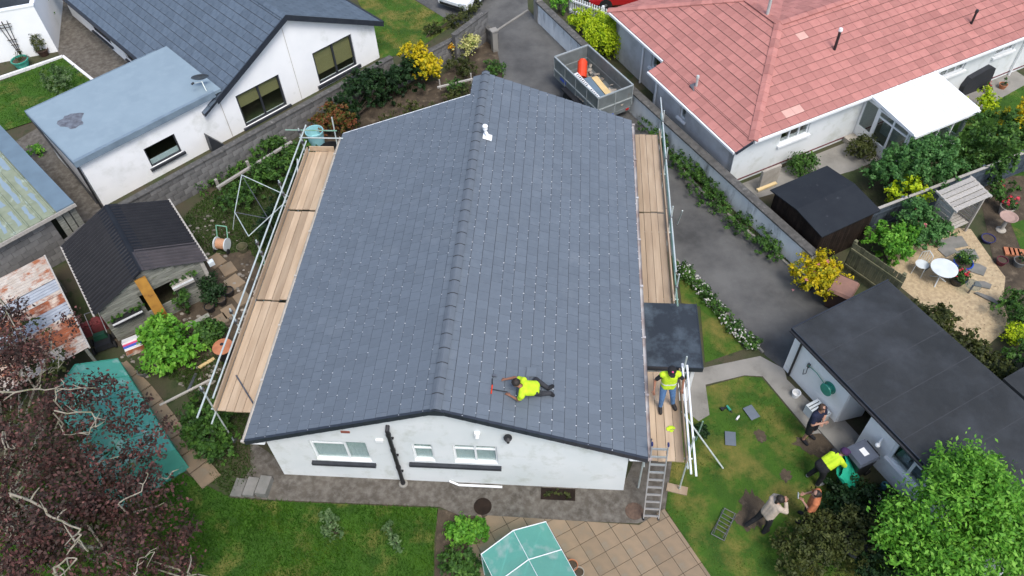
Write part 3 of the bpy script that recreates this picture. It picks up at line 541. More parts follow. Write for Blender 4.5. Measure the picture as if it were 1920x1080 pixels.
# bright rivets at the slate tails
b = MB(); q8 = 6
for t in TILES['main']:
    if random.random() < .25 + .6*(.5+.5*math.sin(t['c'][1]*.9+2.3*math.sin(t['c'][0]*1.7))):
        c = t['O'] + t['U']*(t['u'] + t['w']/2) + t['V']*(t['v'] + .018) + t['N']*(2.45*t['th']+.002+t['j'])
        if not (t['pc'][0][0] <= t['u'] + t['w']/2 <= max(k[0] for k in t['pc'])): continue
        r_ = random.uniform(.007,.0135); vsq = [c + (t['U']*math.cos(k*math.pi/3) + t['V']*math.sin(k*math.pi/3)*1.5)*r_ for k in range(6)] + [c + t['N']*.006]
        b.add(vsq, [(k,(k+1)%6,6) for k in range(6)])
o = b.build('rivets', 'copper', RF); o['kind'] = 'stuff'
# ridge tiles
y = -.2; k = 0
while y < 13.3:
    y1 = min(y + .445, 13.34); b = MB(); prof = [(-.135,-.044),(-.10,-.024),(-.05,.006),(0,.018),(.05,.006),(.10,-.024),(.135,-.044)]; n = len(prof)
    for (ya, yb, dz, sc, b.mi) in ((y, y1, .0, 1.0, 0), (y1-.012, y1+.008, .008, 1.05, 1)):
        vsq = [(4.78+px*sc, ya, 4.218+pz+dz+random.uniform(-.0015,.0015)) for px, pz in prof] + [(4.78+px*sc, yb, 4.218+pz+dz) for px, pz in prof]
        vlow = [(v_[0], v_[1], v_[2]-.02) for v_ in vsq]
        b.add(vsq + vlow, [(i,i+1,n+i+1,n+i) for i in range(n-1)] + [(2*n+i, i, n+i, 3*n+i) for i in (0,)] + [(i+1, i, 2*n+i, 2*n+i+1) for i in range(n-1)] + [(n+i, n+i+1, 3*n+i+1, 3*n+i) for i in range(n-1)] + [(n-1, 3*n-1, 4*n-1, 2*n-1)])
    b.build('ridge_tile', [M('ridge_slate', (.118,.138,.160), (.105,.122,.143), 5, .55, .1, 50, spec=.35) if k == 0 else bpy.data.materials['ridge_slate'], 'slate_edge'], RF); k += 1; y = y1
# verge caps along the front gable, stepped with every course
for side, lng, O, dv in (('L', lL, (-.45,-.21,2.20), (5.21,0,1.94)), ('R', lR, (9.95,-.21,2.20), (-5.15,0,1.94))):
    dv = V(*dv)/np.linalg.norm(dv)
    for k in range(17):
        a = V(*O) + dv*(lng/17*k); c = V(*O) + dv*(lng/17*(k+1)+.01); up = V(0,0,1); b = MB()
        b.hexa([a+V(0,0,-.155),a+V(0,.07,-.155),c+V(0,.07,-.145),c+V(0,0,-.145),a+V(0,0,.03),a+V(0,.07,.03),c+V(0,.07,.016),c+V(0,0,.016)]); b.build('verge_cap', 'navy', RF)
b = MB(); b.ext([(4.58,-.235,3.97),(4.98,-.235,3.97),(4.97,-.235,4.12),(4.78,-.235,4.20),(4.59,-.235,4.12)], (0,.06,0)); b.build('ridge_end_cap', 'navy', RF)
for (x0, x1) in ((-.4,0),(9.5,9.9)):
    zt_ = 2.14; b = MB(); b.ext([(x0,-.10,1.92),(x1,-.10,1.92),(x1,-.10,rz(x1)-.16),(x0,-.10,rz(x0)-.13)], (0,.1,0)); b.build('eaves', 'upvc', HB)
# back verge trim
b = MB(); b.beam((-.43,12.30,2.21),(4.34,12.30,rz(4.34)-.02),.03,.03); b.build('verge_trim', 'upvc', RF)
# soil pipe, vents, lamp
b = MB(); b.tube((3.42,-.12,.0),(3.42,-.12,2.92),.055,n=12); b.tube((3.42,-.12,2.92),(3.42,.02,3.0),.055,n=10)
for z in (.05,.95,1.9,2.7): b.tube((3.42,-.12,z),(3.42,-.12,z+.09),.068,n=12)
for z in (.6,1.5,2.4): b.box(3.35,3.49,-.06,0,z,z+.04)
b.build('soil_pipe', 'black', HB)
b = MB(); b.lathe([(.10,.0),(.13,.03),(.12,.06),(.06,.07)], (3.42,-.12,.0), 14); b.build('gully_collar', 'concrete', HB)
MB().box(2.15,2.38,-.025,0,2.56,2.64).build('air_brick', 'brick', HB)
b = MB(); b.lathe([(.04,-.16),(.05,.0),(.10,.03),(.11,.07),(.02,.10)], (6.44,-.12,2.78), 12); b.box(6.42,6.46,-.12,0,2.70,2.74); b.build('vent_cowl', 'black', HB)
b = MB(); b.box(5.6,5.74,-.09,0,2.80,2.9); b.tube((5.67,-.12,2.78),(5.67,-.05,2.88),.05,.03,10); b.build('wall_lamp', 'upvc', HB)
MB().box(3.0,3.2,-.06,0,2.2,2.3).build('vent_cover', 'upvc', HB)
MB().box(8.05,8.2,-.06,0,2.62,2.72).build('vent_cover', 'upvc', HB)
# roof flue
c = V(5.121, 9.972, 4.042); f = thing('roof_flue', 'white vent pipe with a round cowl beside the ridge of the slate roof', 'vent', c)
b = MB(); b.beam(c+V(.0,-.14,.03), c+V(.0,.14,.03), .30, .02, (.352,0,.936)); b.build('flashing', 'upvc', f)
b = MB(); b.path([c+V(.04,-.04,.03), c+V(0,0,.12), c+V(-.06,.06,.2), c+V(-.06,.06,.30)], .05, n=10); b.build('pipe', 'upvc', f)
b = MB(); b.lathe([(.06,.27),(.075,.28),(.075,.31),(.06,.32),(.06,.35),(.085,.36),(.09,.42),(.065,.45),(.01,.46)], c+V(-.06,.06,0), 14); b.build('cowl', 'upvc', f)

# flat-roofed porch on the right flank
PO = thing('side_porch', 'small white side porch with a dark flat roof under the scaffold worker', 'porch', (10.5,3.9,0))
b = MB(); wall(b, FR(9.5,2.95,0), .003, 1.95, 0, .12, 1.78, [(.1,.9,.05,1.72),(1.05,1.85,.7,1.62)]); b.build('wall', 'upvc', PO)
b = MB(); wall(b, FR(11.45,2.95,90), .122, 2.0, 0, .12, 1.78, [(.35,.9,.6,1.6),(1.05,1.8,.6,1.6)]); b.build('wall', 'upvc', PO)
b = MB(); wall(b, FR(11.45,4.95,180), .002, 1.945, -.0, .12, 1.78); b.build('wall', 'upvc', PO)
window(PO, FR(9.5,2.95,0), 1.05, 1.85, .7, 1.62, 0, cols=(.5,), rows=(.75,)); window(PO, FR(11.45,2.95,90), .35, .9, .6, 1.6, 0, cols=()); window(PO, FR(11.45,2.95,90), 1.05, 1.8, .6, 1.6, 0, cols=(.5,))
b = MB(); b.box(9.62,10.38,2.98,3.03,.06,1.7); b.build('door', 'upvc', PO)
b = MB(); b.box(9.953,11.62,2.82,5.1,1.80,1.92); b.build('roof', 'feltblue', PO)
b = MB(); b.box(9.96,11.63,2.81,2.83,1.74,1.93); b.box(11.61,11.63,2.83,5.11,1.74,1.93); b.build('roof_trim', 'navy', PO)

# ================================================================== LEFT WHITE HOUSE
LH = thing('white_house', 'white rendered house with grey slate gable roof and pale blue flat-roofed extension', 'house', (-5.0,16.0,0))
F1 = FR(-9.68, 10.52, t=(.6663,.7457))
Z0 = -.0
w1, w2, w3 = (2.22,3.50,.50,1.40), (6.28,8.30,.10,1.62), (10.0,12.0,.22,1.76)
b = MB(); wall(b, F1, 0, 5.5, 0, .28, 2.18, [w1]); b.build('wall', 'white', LH)
b = MB(); wall(b, F1, 5.5, 13.2, 0, .28, [(5.5,1.90),(9.2,3.79),(13.2,1.74)], [w2,w3]); b.build('wall', 'white', LH)
b = MB(); wall(b, F1.at(0,4.0,-90), 0, 3.998, 0, .28, 2.18); b.build('wall', 'white', LH)
b = MB(); wall(b, F1.at(5.1,14,-90), 0, 10.0, 0, .28, 1.70, [(2.6,4.6,.3,1.6),(6.0,8.0,.3,1.6),(8.6,9.6,.3,1.6)]); b.build('wall', 'white', LH)
b = MB(); wall(b, F1.at(5.1,4.0,180), 0, 5.09, -.0, .28, 2.18); b.build('wall', 'white', LH)
b = MB(); wall(b, F1.at(13.2,.28,90), 0, 13.7, 0, .28, 1.72); b.build('wall', 'white', LH)
S2 = F1.at(5.1,14,-90)
for (a, c) in ((2.6,4.6),(6.0,8.0),(8.6,9.6)): window(LH, S2, a, c, .3, 1.6, 0, 'charcoal', cols=(.5,), sill=('charcoal',.06,.07))
window(LH, F1, *w1, 0, 'charcoal', cols=(), sill=('charcoal',.1,.09), back=('curtain',0,.3)); window(LH, F1, *w2, 0, 'charcoal', cols=(.5,), sill=('charcoal',.14,.12), back=('blind',.55,1), fw=.08); window(LH, F1, *w3, 0, 'charcoal', cols=(.5,), sill=('charcoal',.14,.12), back=('blind',.25,1), fw=.08)
sS = (3.94-2.07)/3.65
b = MB(); FE = F1
def zz(s): return 3.94 - sS*abs(s-9.2)
for (a, c) in ((4.8,9.2),(9.2,13.5)):
    b.hexa([F1.p(a,-.22,zz(a)-.12),F1.p(c,-.22,zz(c)-.12),F1.p(c,14.2,zz(c)-.12),F1.p(a,14.2,zz(a)-.12),F1.p(a,-.22,zz(a)-.03),F1.p(c,-.22,zz(c)-.03),F1.p(c,14.2,zz(c)-.03),F1.p(a,14.2,zz(a)-.03)])
R1 = b.build('roof', 'navy', LH)
slL = math.hypot(4.4,4.4*sS); slR = math.hypot(4.3,4.3*sS)
tiles('left', F1.p(4.8,14.2,zz(4.8)-.03), F1.v(0,-1), F1.v(1,0,sS), [(0,0),(14.42,0),(14.42,slL),(0,slL)], .50, .36, .012, ch=.02, side=.007)
tiles('left', F1.p(13.5,-.22,zz(13.5)-.03), F1.v(0,1), F1.v(-1,0,sS), [(0,0),(14.42,0),(14.42,slR),(0,slR)], .50, .36, .012, ch=.02, side=.007)
lay_tiles('left', R1, 'slate', 'slate_old', 290)
k = 0
for i in range(30):
    a, c = -.24 + i*.48, -.24 + (i+1)*.48 - .01; b = MB(); 
    b.hexa([F1.p(9.03,a,3.86),F1.p(9.2,a,3.95),F1.p(9.2,c,3.95),F1.p(9.03,c,3.86),F1.p(9.03,a,3.90),F1.p(9.2,a,3.99),F1.p(9.2,c,3.99),F1.p(9.03,c,3.90)])
    b.hexa([F1.p(9.2,a,3.95),F1.p(9.37,a,3.86),F1.p(9.37,c,3.86),F1.p(9.2,c,3.95),F1.p(9.2,a,3.99),F1.p(9.37,a,3.90),F1.p(9.37,c,3.90),F1.p(9.2,c,3.99)]); b.build('ridge_tile', 'slate_old', R1)
b = MB()
for (a, c) in ((5.45,9.2),(9.2,13.55)):
    b.hexa([F1.p(a,-.26,zz(a)-.20),F1.p(c,-.26,zz(c)-.20),F1.p(c,-.215,zz(c)-.20),F1.p(a,-.215,zz(a)-.20),F1.p(a,-.26,zz(a)+.04),F1.p(c,-.26,zz(c)+.04),F1.p(c,-.215,zz(c)+.04),F1.p(a,-.215,zz(a)+.04)])
b.build('bargeboard', 'navy', LH)
b = MB(); b.box(13.45,13.62,-.2,14,1.62,1.72,F1); b.box(4.68,4.82,4.2,14,1.58,1.68,F1); b.build('gutter', 'black', LH)
b = MB(); b.box(-.12,5.78,-.14,4.12,2.20,2.32,F1); b.build('flat_roof', 'paleroof', LH)
b = MB(); b.box(-.14,5.5,-.17,-.142,2.10,2.34,F1); b.box(-.15,-.121,-.14,4.14,2.10,2.34,F1); b.box(-.14,5.3,4.121,4.15,2.10,2.34,F1); b.build('roof_edge', 'paleedge', LH)
b = MB(); b.box(-.1,5.5,-.14,-.02,2.322,2.34,F1); b.build('roof_edge', 'paleedge', LH)
# puddle stain on the flat roof: thin dirt film with its own outline
random.seed(11); b = MB(); sp = [(.85+(.45+.1*math.sin(3*a_))*math.cos(a_)*random.uniform(.85,1.1), 2.2+.5*math.sin(a_)*random.uniform(.85,1.1)) for a_ in [2*math.pi*i/22 for i in range(22)]] or [(.35,2.9),(.75,2.75),(1.25,2.2),(1.30,1.95),(.95,1.75),(.62,1.55),(.5,1.9),(.42,2.3)]; b.poly([F1.p(s_,d_,2.3235) for s_, d_ in sp]); b.build('dirt_patch', 'stain', LH)
b = MB(); b.tube(F1.p(-.09,-.05,2.1),F1.p(-.09,-.05,.0),.04,n=8); b.build('downpipe', 'black', LH); MB().tube(F1.p(5.6,-.02,2.2),F1.p(5.6,-.02,.0),.010,n=6).build('cable', 'stone', LH); MB().tube(F1.p(9.0,-.012,3.4),F1.p(9.0,-.012,.0),.008,n=6).build('cable', 'stone', LH)
b = MB(); b.tube(F1.p(-.13,3.9,2.1),F1.p(-.1,0.3,.02),.035,n=8); b.build('downpipe', 'black', LH)
MB().ext([F1.p(4.5,-.35,.0),F1.p(5.1,-.35,.0),F1.p(4.55,-.35,.85)], F1.v(0,.3)).build('gate_post', 'charcoal', LH)
# satellite dish
q = F1.p(5.35,.25,2.35); sdm = thing('satellite_dish', 'grey oval satellite dish on a bracket at the edge of the pale flat roof', 'satellite dish', q)
R3 = np.array(Matrix.Rotation(math.radians(-50), 3, 'X') @ Matrix.Identity(3)); R3 = np.array(Matrix.Rotation(math.radians(20), 3, 'Z')) @ R3
b = MB(); b.lathe([(.01,.0),(.14,.02),(.24,.055),(.32,.10),(.33,.10),(.25,.07),(.14,.035),(.01,.02)], q+V(-.1,.1,.35), 18, R3); b.build('dish', 'steel', sdm)
b = MB(); b.path([q+V(.1,-.15,.0), q+V(-.05,.05,.3)], .02); b.path([q+V(-.05,.02,.3), q+V(-.28,-.28,.42)], .012); b.build('bracket', 'galv', sdm)
b = MB(); b.tube(q+V(-.30,-.30,.40), q+V(-.22,-.22,.44), .04); b.build('feed_horn', 'black', sdm)

# grey block walls on the boundary
def block_wall(label, p0, p1, h, th=.2, bl=.45, bh=.225, cope=True, mat='block', steps=None):
    p0, p1 = V(*p0), V(*p1); L = np.linalg.norm((p1-p0)[:2]); F = FR(p0[0], p0[1], t=tuple((p1-p0)[:2])); t = thing('block_wall', label, 'wall', (p0+p1)/2*V(1,1,0))
    hf = (lambda s: h) if steps is None else (lambda s: [z for (a, z) in steps if s >= a][-1])
    b = MB(); nz = int(max([h] + ([z for _, z in steps] if steps else []))/bh + .5)
    shared = MB().box(-bl/2+.007, bl/2-.007, -th/2, th/2, .007, bh-.007).mesh('block', mat); cnt = 0; a = 0.0
    for r in range(nz):
        s = -bl/2 if r % 2 else 0.0
        while s < L - .02:
            a, c = max(s, 0), min(s + bl, L); m = (a + c)/2
            if (r+1)*bh <= hf(m) + .06 and c - a > .05:
                if c - a > bl - .01:
                    o = bpy.data.objects.new('block', shared); col.objects.link(o); o.parent = t; q = F.p(m, random.uniform(-.006,.006), r*bh) - V(*ROOTLOC[t.name]); o.location = q; o.rotation_euler = (0,0,math.atan2(F.t[1],F.t[0]))
                else: MB().box(a+.007,c-.007,-th/2,th/2,r*bh+.007,(r+1)*bh-.007,F).build('block', mat, t)
                b.box(a, c, -th/2+.018, th/2-.018, r*bh, (r+1)*bh, F)
            s += bl
    b.build('mortar', 'mortar', t)
    if cope:
        s = 0
        while s < L - .05:
            e = min(s + .9, L); zt_ = max(r*bh for r in range(1, nz+1) if r*bh <= hf((s+e)/2) + .06); MB().box(s+.004, e-.004, -th/2-.03, th/2+.03, zt_+.001, zt_+.055, F).build('coping', 'coping', t); s = e
    return t
block_wall('long grey block wall below the white house gable and extension', (-8.3,9.22,0), (.1,18.72,0), 1.12)
block_wall('short grey block wall stepping up beside the yellow bush', (0.28,18.13,0.00), (2.49,20.43,0.00), .9)
block_wall('grey block wall at the corner of the neighbouring drive', (2.61,20.02,0.00), (3.86,21.97,0.00), 1.35)
b = MB(); b.box(-.12,.12,-.12,.12,0,1.0,FR(*(4.26,21.00,0.00)[:2],30)); b.box(-.16,.16,-.16,.16,1.001,1.06,FR(*(4.26,21.00,0.00)[:2],30)); tag(b.build('gate_pillar','concrete'), 'short concrete gate pillar left of the driveway mouth', 'pillar')
block_wall('low grey wall turning down the left side of the driveway mouth', (3.88,21.84,0.00), (4.35,21.12,0.00), .7)

# ================================================================== RIGHT PINK-ROOFED BUNGALOW
PH = thing('bungalow', 'grey pebble-dashed bungalow with a pink tiled hipped roof', 'house', (17.5,16.5,0))
FP = FR(14.24, 12.72, t=(.862,.507))
def Fp(s,d,z=0.): return FP.p(s,d,z)
b = MB(); wall(b, FP, -.72, 0, 0, .28, [(-.72,1.66),(0,1.95)]); wall(b, FP, 0, 16, 0, .28, 2.05, [(1.35,2.68,1.12,1.90),(9.05,10.4,1.3,2.0),(12.0,13.1,1.35,2.0)]); b.build('wall', 'white2', PH)
b = MB(); FWn = FP.at(.0,9.2,-90); wall(b, FWn, 0, 4.1, 0, .28, 2.0, [(2.75,3.85,1.1,1.85)]); b.build('wall', 'dash', PH)
b = MB(); FWb = FP.at(-.72,5.1,-90); wall(b, FWb, 0, 5.098, 0, .28, 1.70, [(1.78,2.12,.95,1.5)]); b.build('wall', 'dash', PH)
b = MB(); wall(b, FP.at(-.72,5.1,0), .282, .72, -.28, .28, [(.282,1.78),(.72,1.95)]); b.build('wall', 'dash', PH)
b = MB(); wall(b, FP.at(16,9.2,180), 0, 16, 0, .28, 2.05); wall(b, FP.at(16,0,90), 0, 9.2, 0, .28, 2.05); b.build('wall', 'dash', PH)
b = MB(); b.box(-.70,16,-.012,0,.10,.16,FP); b.build('damp_course', M('dark_red_band', (.16,.045,.05), None, 4, .9), PH)
window(PH, FP, 1.35,2.68,1.12,1.90, 0, cols=(.34,.67), sill=('upvc',.08,.09)); window(PH, FP, 9.05,10.4,1.3,2.0, 0, cols=(.34,.67), sill=('upvc',.1,.09)); window(PH, FP, 12.0,13.1,1.35,2.0, 0, cols=(.5,), sill=('upvc',.08,.09))
window(PH, FWn, 2.75,3.85,1.1,1.85, 0, cols=(.5,), sill=('upvc',.1,.09)); window(PH, FWb, 1.78,2.12,.95,1.5, 0, cols=(), sill=('upvc',.1,.09))
ZE, ZR = 2.10, 3.45; sl_ = (ZR-ZE)/3.9
A_ = (-.25,-.25); R1l = (3.65,3.65); R2l = (3.65,5.65); NW = (-.25,9.55); 
def pw(s): return ZE + (s+.25)*sl_
b = MB()
west = [(-.25,-.25),(3.65,3.65),(3.65,5.65),(-.25,9.55)]; south = [(-.25,-.25),(16.25,-.25),(12.35,3.65),(3.65,3.65)]
b.poly([Fp(s,d,pw(s)-.02) for s,d in west]); b.poly([Fp(s,d,pw(d)-.02) for s,d in south]); b.poly([Fp(-.95,-.25,pw(-.95)-.02),Fp(-.25,-.25,ZE-.02),Fp(-.25,5.3,ZE-.02),Fp(-.95,5.3,pw(-.95)-.02)])
b.poly([Fp(3.65,3.65,ZR-.02),Fp(12.35,3.65,ZR-.02),Fp(12.35,7.55,ZE-.02),Fp(7.55,7.5,ZE-.02)]); b.poly([Fp(3.65,3.65,ZR-.02),Fp(7.55,7.5,ZE-.02),Fp(7.5,9.55,ZE),Fp(3.65,5.65,ZR-.02)]); b.poly([Fp(3.65,5.65,ZR-.02),Fp(7.5,9.55,ZE),Fp(-.25,9.55,ZE-.02)]); b.poly([Fp(12.35,3.65,ZR-.02),Fp(16.25,-.25,ZE-.02),Fp(16.25,9.55,ZE-.02),Fp(12.35,9.55,ZE-.02)])
b.poly([Fp(-.25,9.5,ZE-.12),Fp(16.2,9.5,ZE-.12),Fp(16.2,-.2,ZE-.12),Fp(-.25,-.2,ZE-.12)])
R2 = b.build('roof', 'pink_edge', PH)
lw = math.hypot(3.9, 3.9*sl_)/3.9
tiles('pink', Fp(-.95,9.55,pw(-.95)), FP.v(0,-1), FP.v(1,0,sl_), [(0,.7*lw),(9.8,.7*lw),(5.9,4.6*lw),(3.9,4.6*lw)], .42, .345, .016, stagger=0, side=.004, ch=.020)
tiles('pink', Fp(-.95,5.3,pw(-.95)), FP.v(0,-1), FP.v(1,0,sl_), [(0,0),(5.55,0),(5.55,.70*lw),(0,.70*lw)], .42, .345, .016, stagger=0, side=.004, ch=.020)
tiles('pink', Fp(-.25,-.25,ZE), FP.v(1,0), FP.v(0,1,sl_), [(0,0),(16.5,0),(12.6,3.9*lw),(3.9,3.9*lw)], .42, .345, .016, stagger=0, side=.004, ch=.020)
tiles('pink', Fp(7.5,9.55,ZE), FP.v(-1,0), FP.v(0,-1,sl_), [(0,0),(7.75,0),(3.85,3.9*lw)], .42, .345, .016, stagger=0, side=.004, ch=.020)
tiles('pink', Fp(12.35,7.55,ZE), FP.v(-1,0), FP.v(0,-1,sl_), [(0,0),(4.8,0),(8.7,3.9*lw),(0,3.9*lw)], .42, .345, .016, stagger=0, side=.004, ch=.020)
tiles('pink', Fp(7.55,3.65,ZE), FP.v(0,1), FP.v(-1,0,sl_), [(3.85,0),(5.9,0),(2.0,3.9*lw),(0,3.9*lw)], .42, .345, .016, stagger=0, side=.004, ch=.020)
pale = [Fp(1.5,.35,0), Fp(4.3,3.0,0), Fp(1.95,.35,0)]
lay_tiles('pink', R2, 'roof_tile', 'pink', 290, edge='pink_edge', odd=lambda t: any(math.hypot(t['c'][0]-q[0], t['c'][1]-q[1]) < .22 for q in pale))
def hips(p0, p1, par, mat, w=.17, step=.42):
    p0, p1 = V(*p0), V(*p1); L = np.linalg.norm(p1-p0); n = int(L/step); d = (p1-p0)/L; s = np.cross(d, V(0,0,1)); s /= np.linalg.norm(s)
    for i in range(n):
        a = p0 + d*(L*i/n); c = p0 + d*(L*(i+1)/n+.03); b = MB(); e = V(0,0,.05); dr = V(0,0,-.012); 
        for sg in (-1, 1):
            q = s*w*sg; pts = [a+e*.9, a+q+dr, c+q+dr-V(0,0,.012), c+e*.9-V(0,0,.012)]; b.ext(pts if sg > 0 else pts[::-1], (0,0,.035))
        b.build('ridge_tile', mat, par)
UPZ = .02
hips(Fp(-.25,-.25,ZE+UPZ), Fp(3.65,3.65,ZR+UPZ), R2, 'pink'); hips(Fp(-.25,9.55,ZE+UPZ), Fp(3.65,5.65,ZR+UPZ), R2, 'pink'); hips(Fp(3.65,3.65,ZR+UPZ), Fp(3.65,5.65,ZR+UPZ), R2, 'pink'); hips(Fp(3.65,3.65,ZR+UPZ), Fp(12.35,3.65,ZR+UPZ), R2, 'pink'); hips(Fp(16.25,-.25,ZE+UPZ), Fp(12.35,3.65,ZR+UPZ), R2, 'pink')
b = MB(); b.beam(Fp(-.97,-.22,pw(-.95)-.02),Fp(-.97,5.3,pw(-.95)-.02),.10,.09); b.beam(Fp(-.27,5.35,ZE-.03),Fp(-.27,9.5,ZE-.03),.10,.09); b.beam(Fp(-.2,-.28,ZE-.03),Fp(16,-.28,ZE-.03),.10,.09); b.build('gutter', 'upvc', PH)
b = MB(); b.beam(Fp(-.95,-.27,pw(-.95)-.02),Fp(-.25,-.27,ZE-.02),.04,.10); b.build('verge_trim', 'navy', PH)
for q_, z_ in (((-.06,7.0),1.95),((-.78,4.9),1.65),((13.6,-.08),2.0)): MB().tube(Fp(*q_,z_),Fp(*q_,0),.04).build('downpipe', 'upvc', PH)
def flue(s, d, z, h, mats, r=.055):
    q = Fp(s,d,z); b = MB(); b.lathe([(r,0),(r,h)], q, 10); b.build('flue', mats[0], PH)
    b = MB(); b.lathe([(r*1.3,h-.02),(r*1.5,h+.02),(r*1.2,h+.1),(.01,h+.11)], q, 10); b.build('flue_cap', mats[1], PH); b = MB(); b.beam(q+FP.v(-.2,0,.02), q+FP.v(.2,0,.02), .34, .03, FP.v(0,-sl_,1)); b.build('flue_flashing', mats[2], PH)
flue(5.0,1.9,pw(1.9)-.03,.85,('black','upvc','steel')); flue(11.2,1.0,pw(1.0)-.03,.55,('black','black','upvc'),.045); flue(-.15,3.3,pw(-.15)-.03,.42,('galv','galv','steel'),.045)
b = MB(); b.path([Fp(3.6,4.3,ZR-.05), Fp(3.6,4.3,ZR+1.5)], .06, n=10); b.build('flue', 'galv', PH)

# conservatory on its garden side
CV = thing('conservatory', 'white framed lean-to conservatory with a bright white roof', 'conservatory', Fp(6.8,-1.2))
c0, c1, cd = 5.2, 8.15, -2.35
b = MB(); b.box(c0,c1,cd,-.02,0,.10,FP); b.build('base', 'stone', CV)
b = MB(); wall(b, FP.at(c0,cd,0), .0, c1-c0, 0, .09, .45); wall(b, FP.at(c1,cd,90), .092, -cd-.02, 0, .09, .45); b.build('dwarf_wall', 'upvc', CV)
window(CV, FP.at(c0,cd,0), .0, c1-c0, .452, 1.74, -.06, cols=(.25,.5,.75), rows=(.78,), fw=.07, gm='clearglass'); 
FW2 = FP.at(c0,-.02,-90); window(CV, FW2, .75, -cd-.02-.092, .452, 1.82, -.06, cols=(.5,), rows=(.78,), fw=.07, gm='clearglass')
b = MB(); wall(b, FW2, .75, -cd-.11, 0, .09, .45); b.build('dwarf_wall', 'upvc', CV)
window(CV, FP.at(c1,cd,90), .092, -cd-.02, .452, 1.82, -.06, cols=(.33,.66), rows=(.78,), fw=.07, gm='clearglass')
b = MB(); b.box(0,.75,.0,.06,.10,.65,FW2); b.box(0,.09,0,.06,.65,1.9,FW2); b.box(.66,.75,0,.06,.65,1.9,FW2); b.box(.09,.66,0,.06,1.8,1.9,FW2); dd = b.build('door', 'upvc', CV); MB().box(.09,.66,.025,.032,.65,1.8,FW2).build('pane', 'clearglass', dd)
b = MB(); b.hexa([Fp(c0-.1,cd-.15,1.78),Fp(c1+.1,cd-.15,1.78),Fp(c1+.1,-.02,2.05),Fp(c0-.1,-.02,2.05),Fp(c0-.1,cd-.15,1.86),Fp(c1+.1,cd-.15,1.86),Fp(c1+.1,-.02,2.13),Fp(c0-.1,-.02,2.13)]); b.build('roof', M('bright_white_roof', (.86,.86,.86), (.84,.84,.84), 2, .5), CV)
b = MB()
for k in range(6):
    s_ = c0 - .08 + (c1-c0+.16)*k/5; b.beam(Fp(s_,cd-.15,1.875), Fp(s_,-.02,2.145), .05, .03)
b.build('glazing_bars', 'upvc', CV)
b = MB(); b.box(c0-.1,c1+.1,cd-.24,cd-.152,1.74,1.84,FP); b.build('gutter', 'upvc', CV)
b = MB(); b.box(c0-.5,c0-.02,-.8,-.05,0,.22,FP); tag(b.build('door_step','stone'), 'buff stone step at the conservatory door', 'step')
b = MB(); b.box(6.2,7.4,-1.2,-.4,.11,.5,FP); b.box(6.2,7.4,-.6,-.4,.5,.85,FP); tag(b.build('sofa', 'palepaint'), 'pale sofa seen through the conservatory glass', 'sofa')

# ================================================================== DRIVEWAY WALL (white painted, dark coping)
DW = thing('drive_wall', 'white painted boundary wall with dark coping along the right of the driveway', 'wall', (11,15.8,0))
pts = [(6.1,23.45),(9.45,17.95),(11.45,14.8),(13.58,11.47),(15.8,8.05)]
b = MB(); bc = MB()
for a, c in zip(pts[:-1], pts[1:]):
    F = FR(a[0], a[1], t=(c[0]-a[0], c[1]-a[1])); L = math.hypot(c[0]-a[0], c[1]-a[1]); b.box(0,L,-.09,.09,0,.98,F)
    s = 0
    while s < L-.02: e = min(s+.6, L); MB().box(s+.003,e-.003,-.15,.17,.982,1.05,F).build('coping', 'coping', DW); s = e
b.build('wall_face', 'wallwhite', DW)
b = MB(); F = FR(6.1,23.5,t=(.52,-.855)); b.box(-.15,.15,-.16,.16,0,1.35,F); b.box(-.18,.18,-.19,.19,1.351,1.42,F); tag(b.build('gate_pillar','concrete'), 'tall pale concrete gate pillar at the head of the white driveway wall', 'pillar')
b = MB(); b.box(-.02,.8,-.05,.05,0,1.0,FR(*(14.69,12.07,0.00)[:2],t=(.862,.507))); tag(b.build('dwarf_wall','stone'), 'short pale wall between the driveway wall and the black shed', 'wall')
MB0 = MB(); MB0.beam((14.35,11.05,1.02),(15.05,11.46,1.02),.12,.06); tag(MB0.build('timber_rail','cream'), 'pale new timber rail beside the corner of the black shed', 'rail')

# ================================================================== GARAGE
GA = thing('garage', 'white garage with a long dark felt flat roof at the end of the drive', 'garage', (16.0,2.0,0))
FG = FR(14.43, 4.26, t=(.528,-.849))
gh = [(2.2,3.0,.04,1.78),(3.9,5.05,.80,1.78)]
b = MB(); wall(b, FG, 0, 7.5, 0, .2, 1.84, gh); b.build('wall', 'white', GA)
b = MB(); wall(b, FG.at(0,3.35,-90), .0, 3.15, 0, .2, 1.84); wall(b, FG.at(7.5,3.35,180), 0, 7.5, 0, .2, 1.84); wall(b, FG.at(7.5,.2,90), 0, 3.1, 0, .2, 1.84); b.build('wall', 'white', GA)
b = MB(); b.box(-.1,7.7,-.14,3.5,1.86,1.98,FG); b.build('roof', 'felt', GA)
b = MB(); b.box(-.12,7.7,-.17,-.141,1.80,2.0,FG); b.box(-.13,-.101,-.14,3.52,1.80,2.0,FG); b.build('fascia', 'navy', GA)
b = MB()
for s_ in (1.0,2.0,3.0,4.0,5.0,6.0): b.box(s_,s_+.02,-.13,3.49,1.981,1.985,FG)
b.build('felt_lap', M('felt_lap_edge', (.05,.052,.057), None, 4, .8), GA)
b = MB(); b.tube(FG.p(.30,-.06,1.86),FG.p(.30,-.06,.02),.035,n=8); b.tube(FG.p(-.1,-.2,1.9),FG.p(7.6,-.2,1.9),.04,n=8); b.build('gutter', 'black', GA)
FD = FG.at(2.2,.0,-70.0); b = MB(); b.box(.0,.8,.0,.045,.06,1.75,FR(*FG.p(2.22,.05)[:2], t=(.95,.30))); b.build('door', 'upvc', GA)
b = MB(); b.box(2.0,3.1,-.55,.3,.0,.06,FG); b.build('threshold', 'concrete', GA)
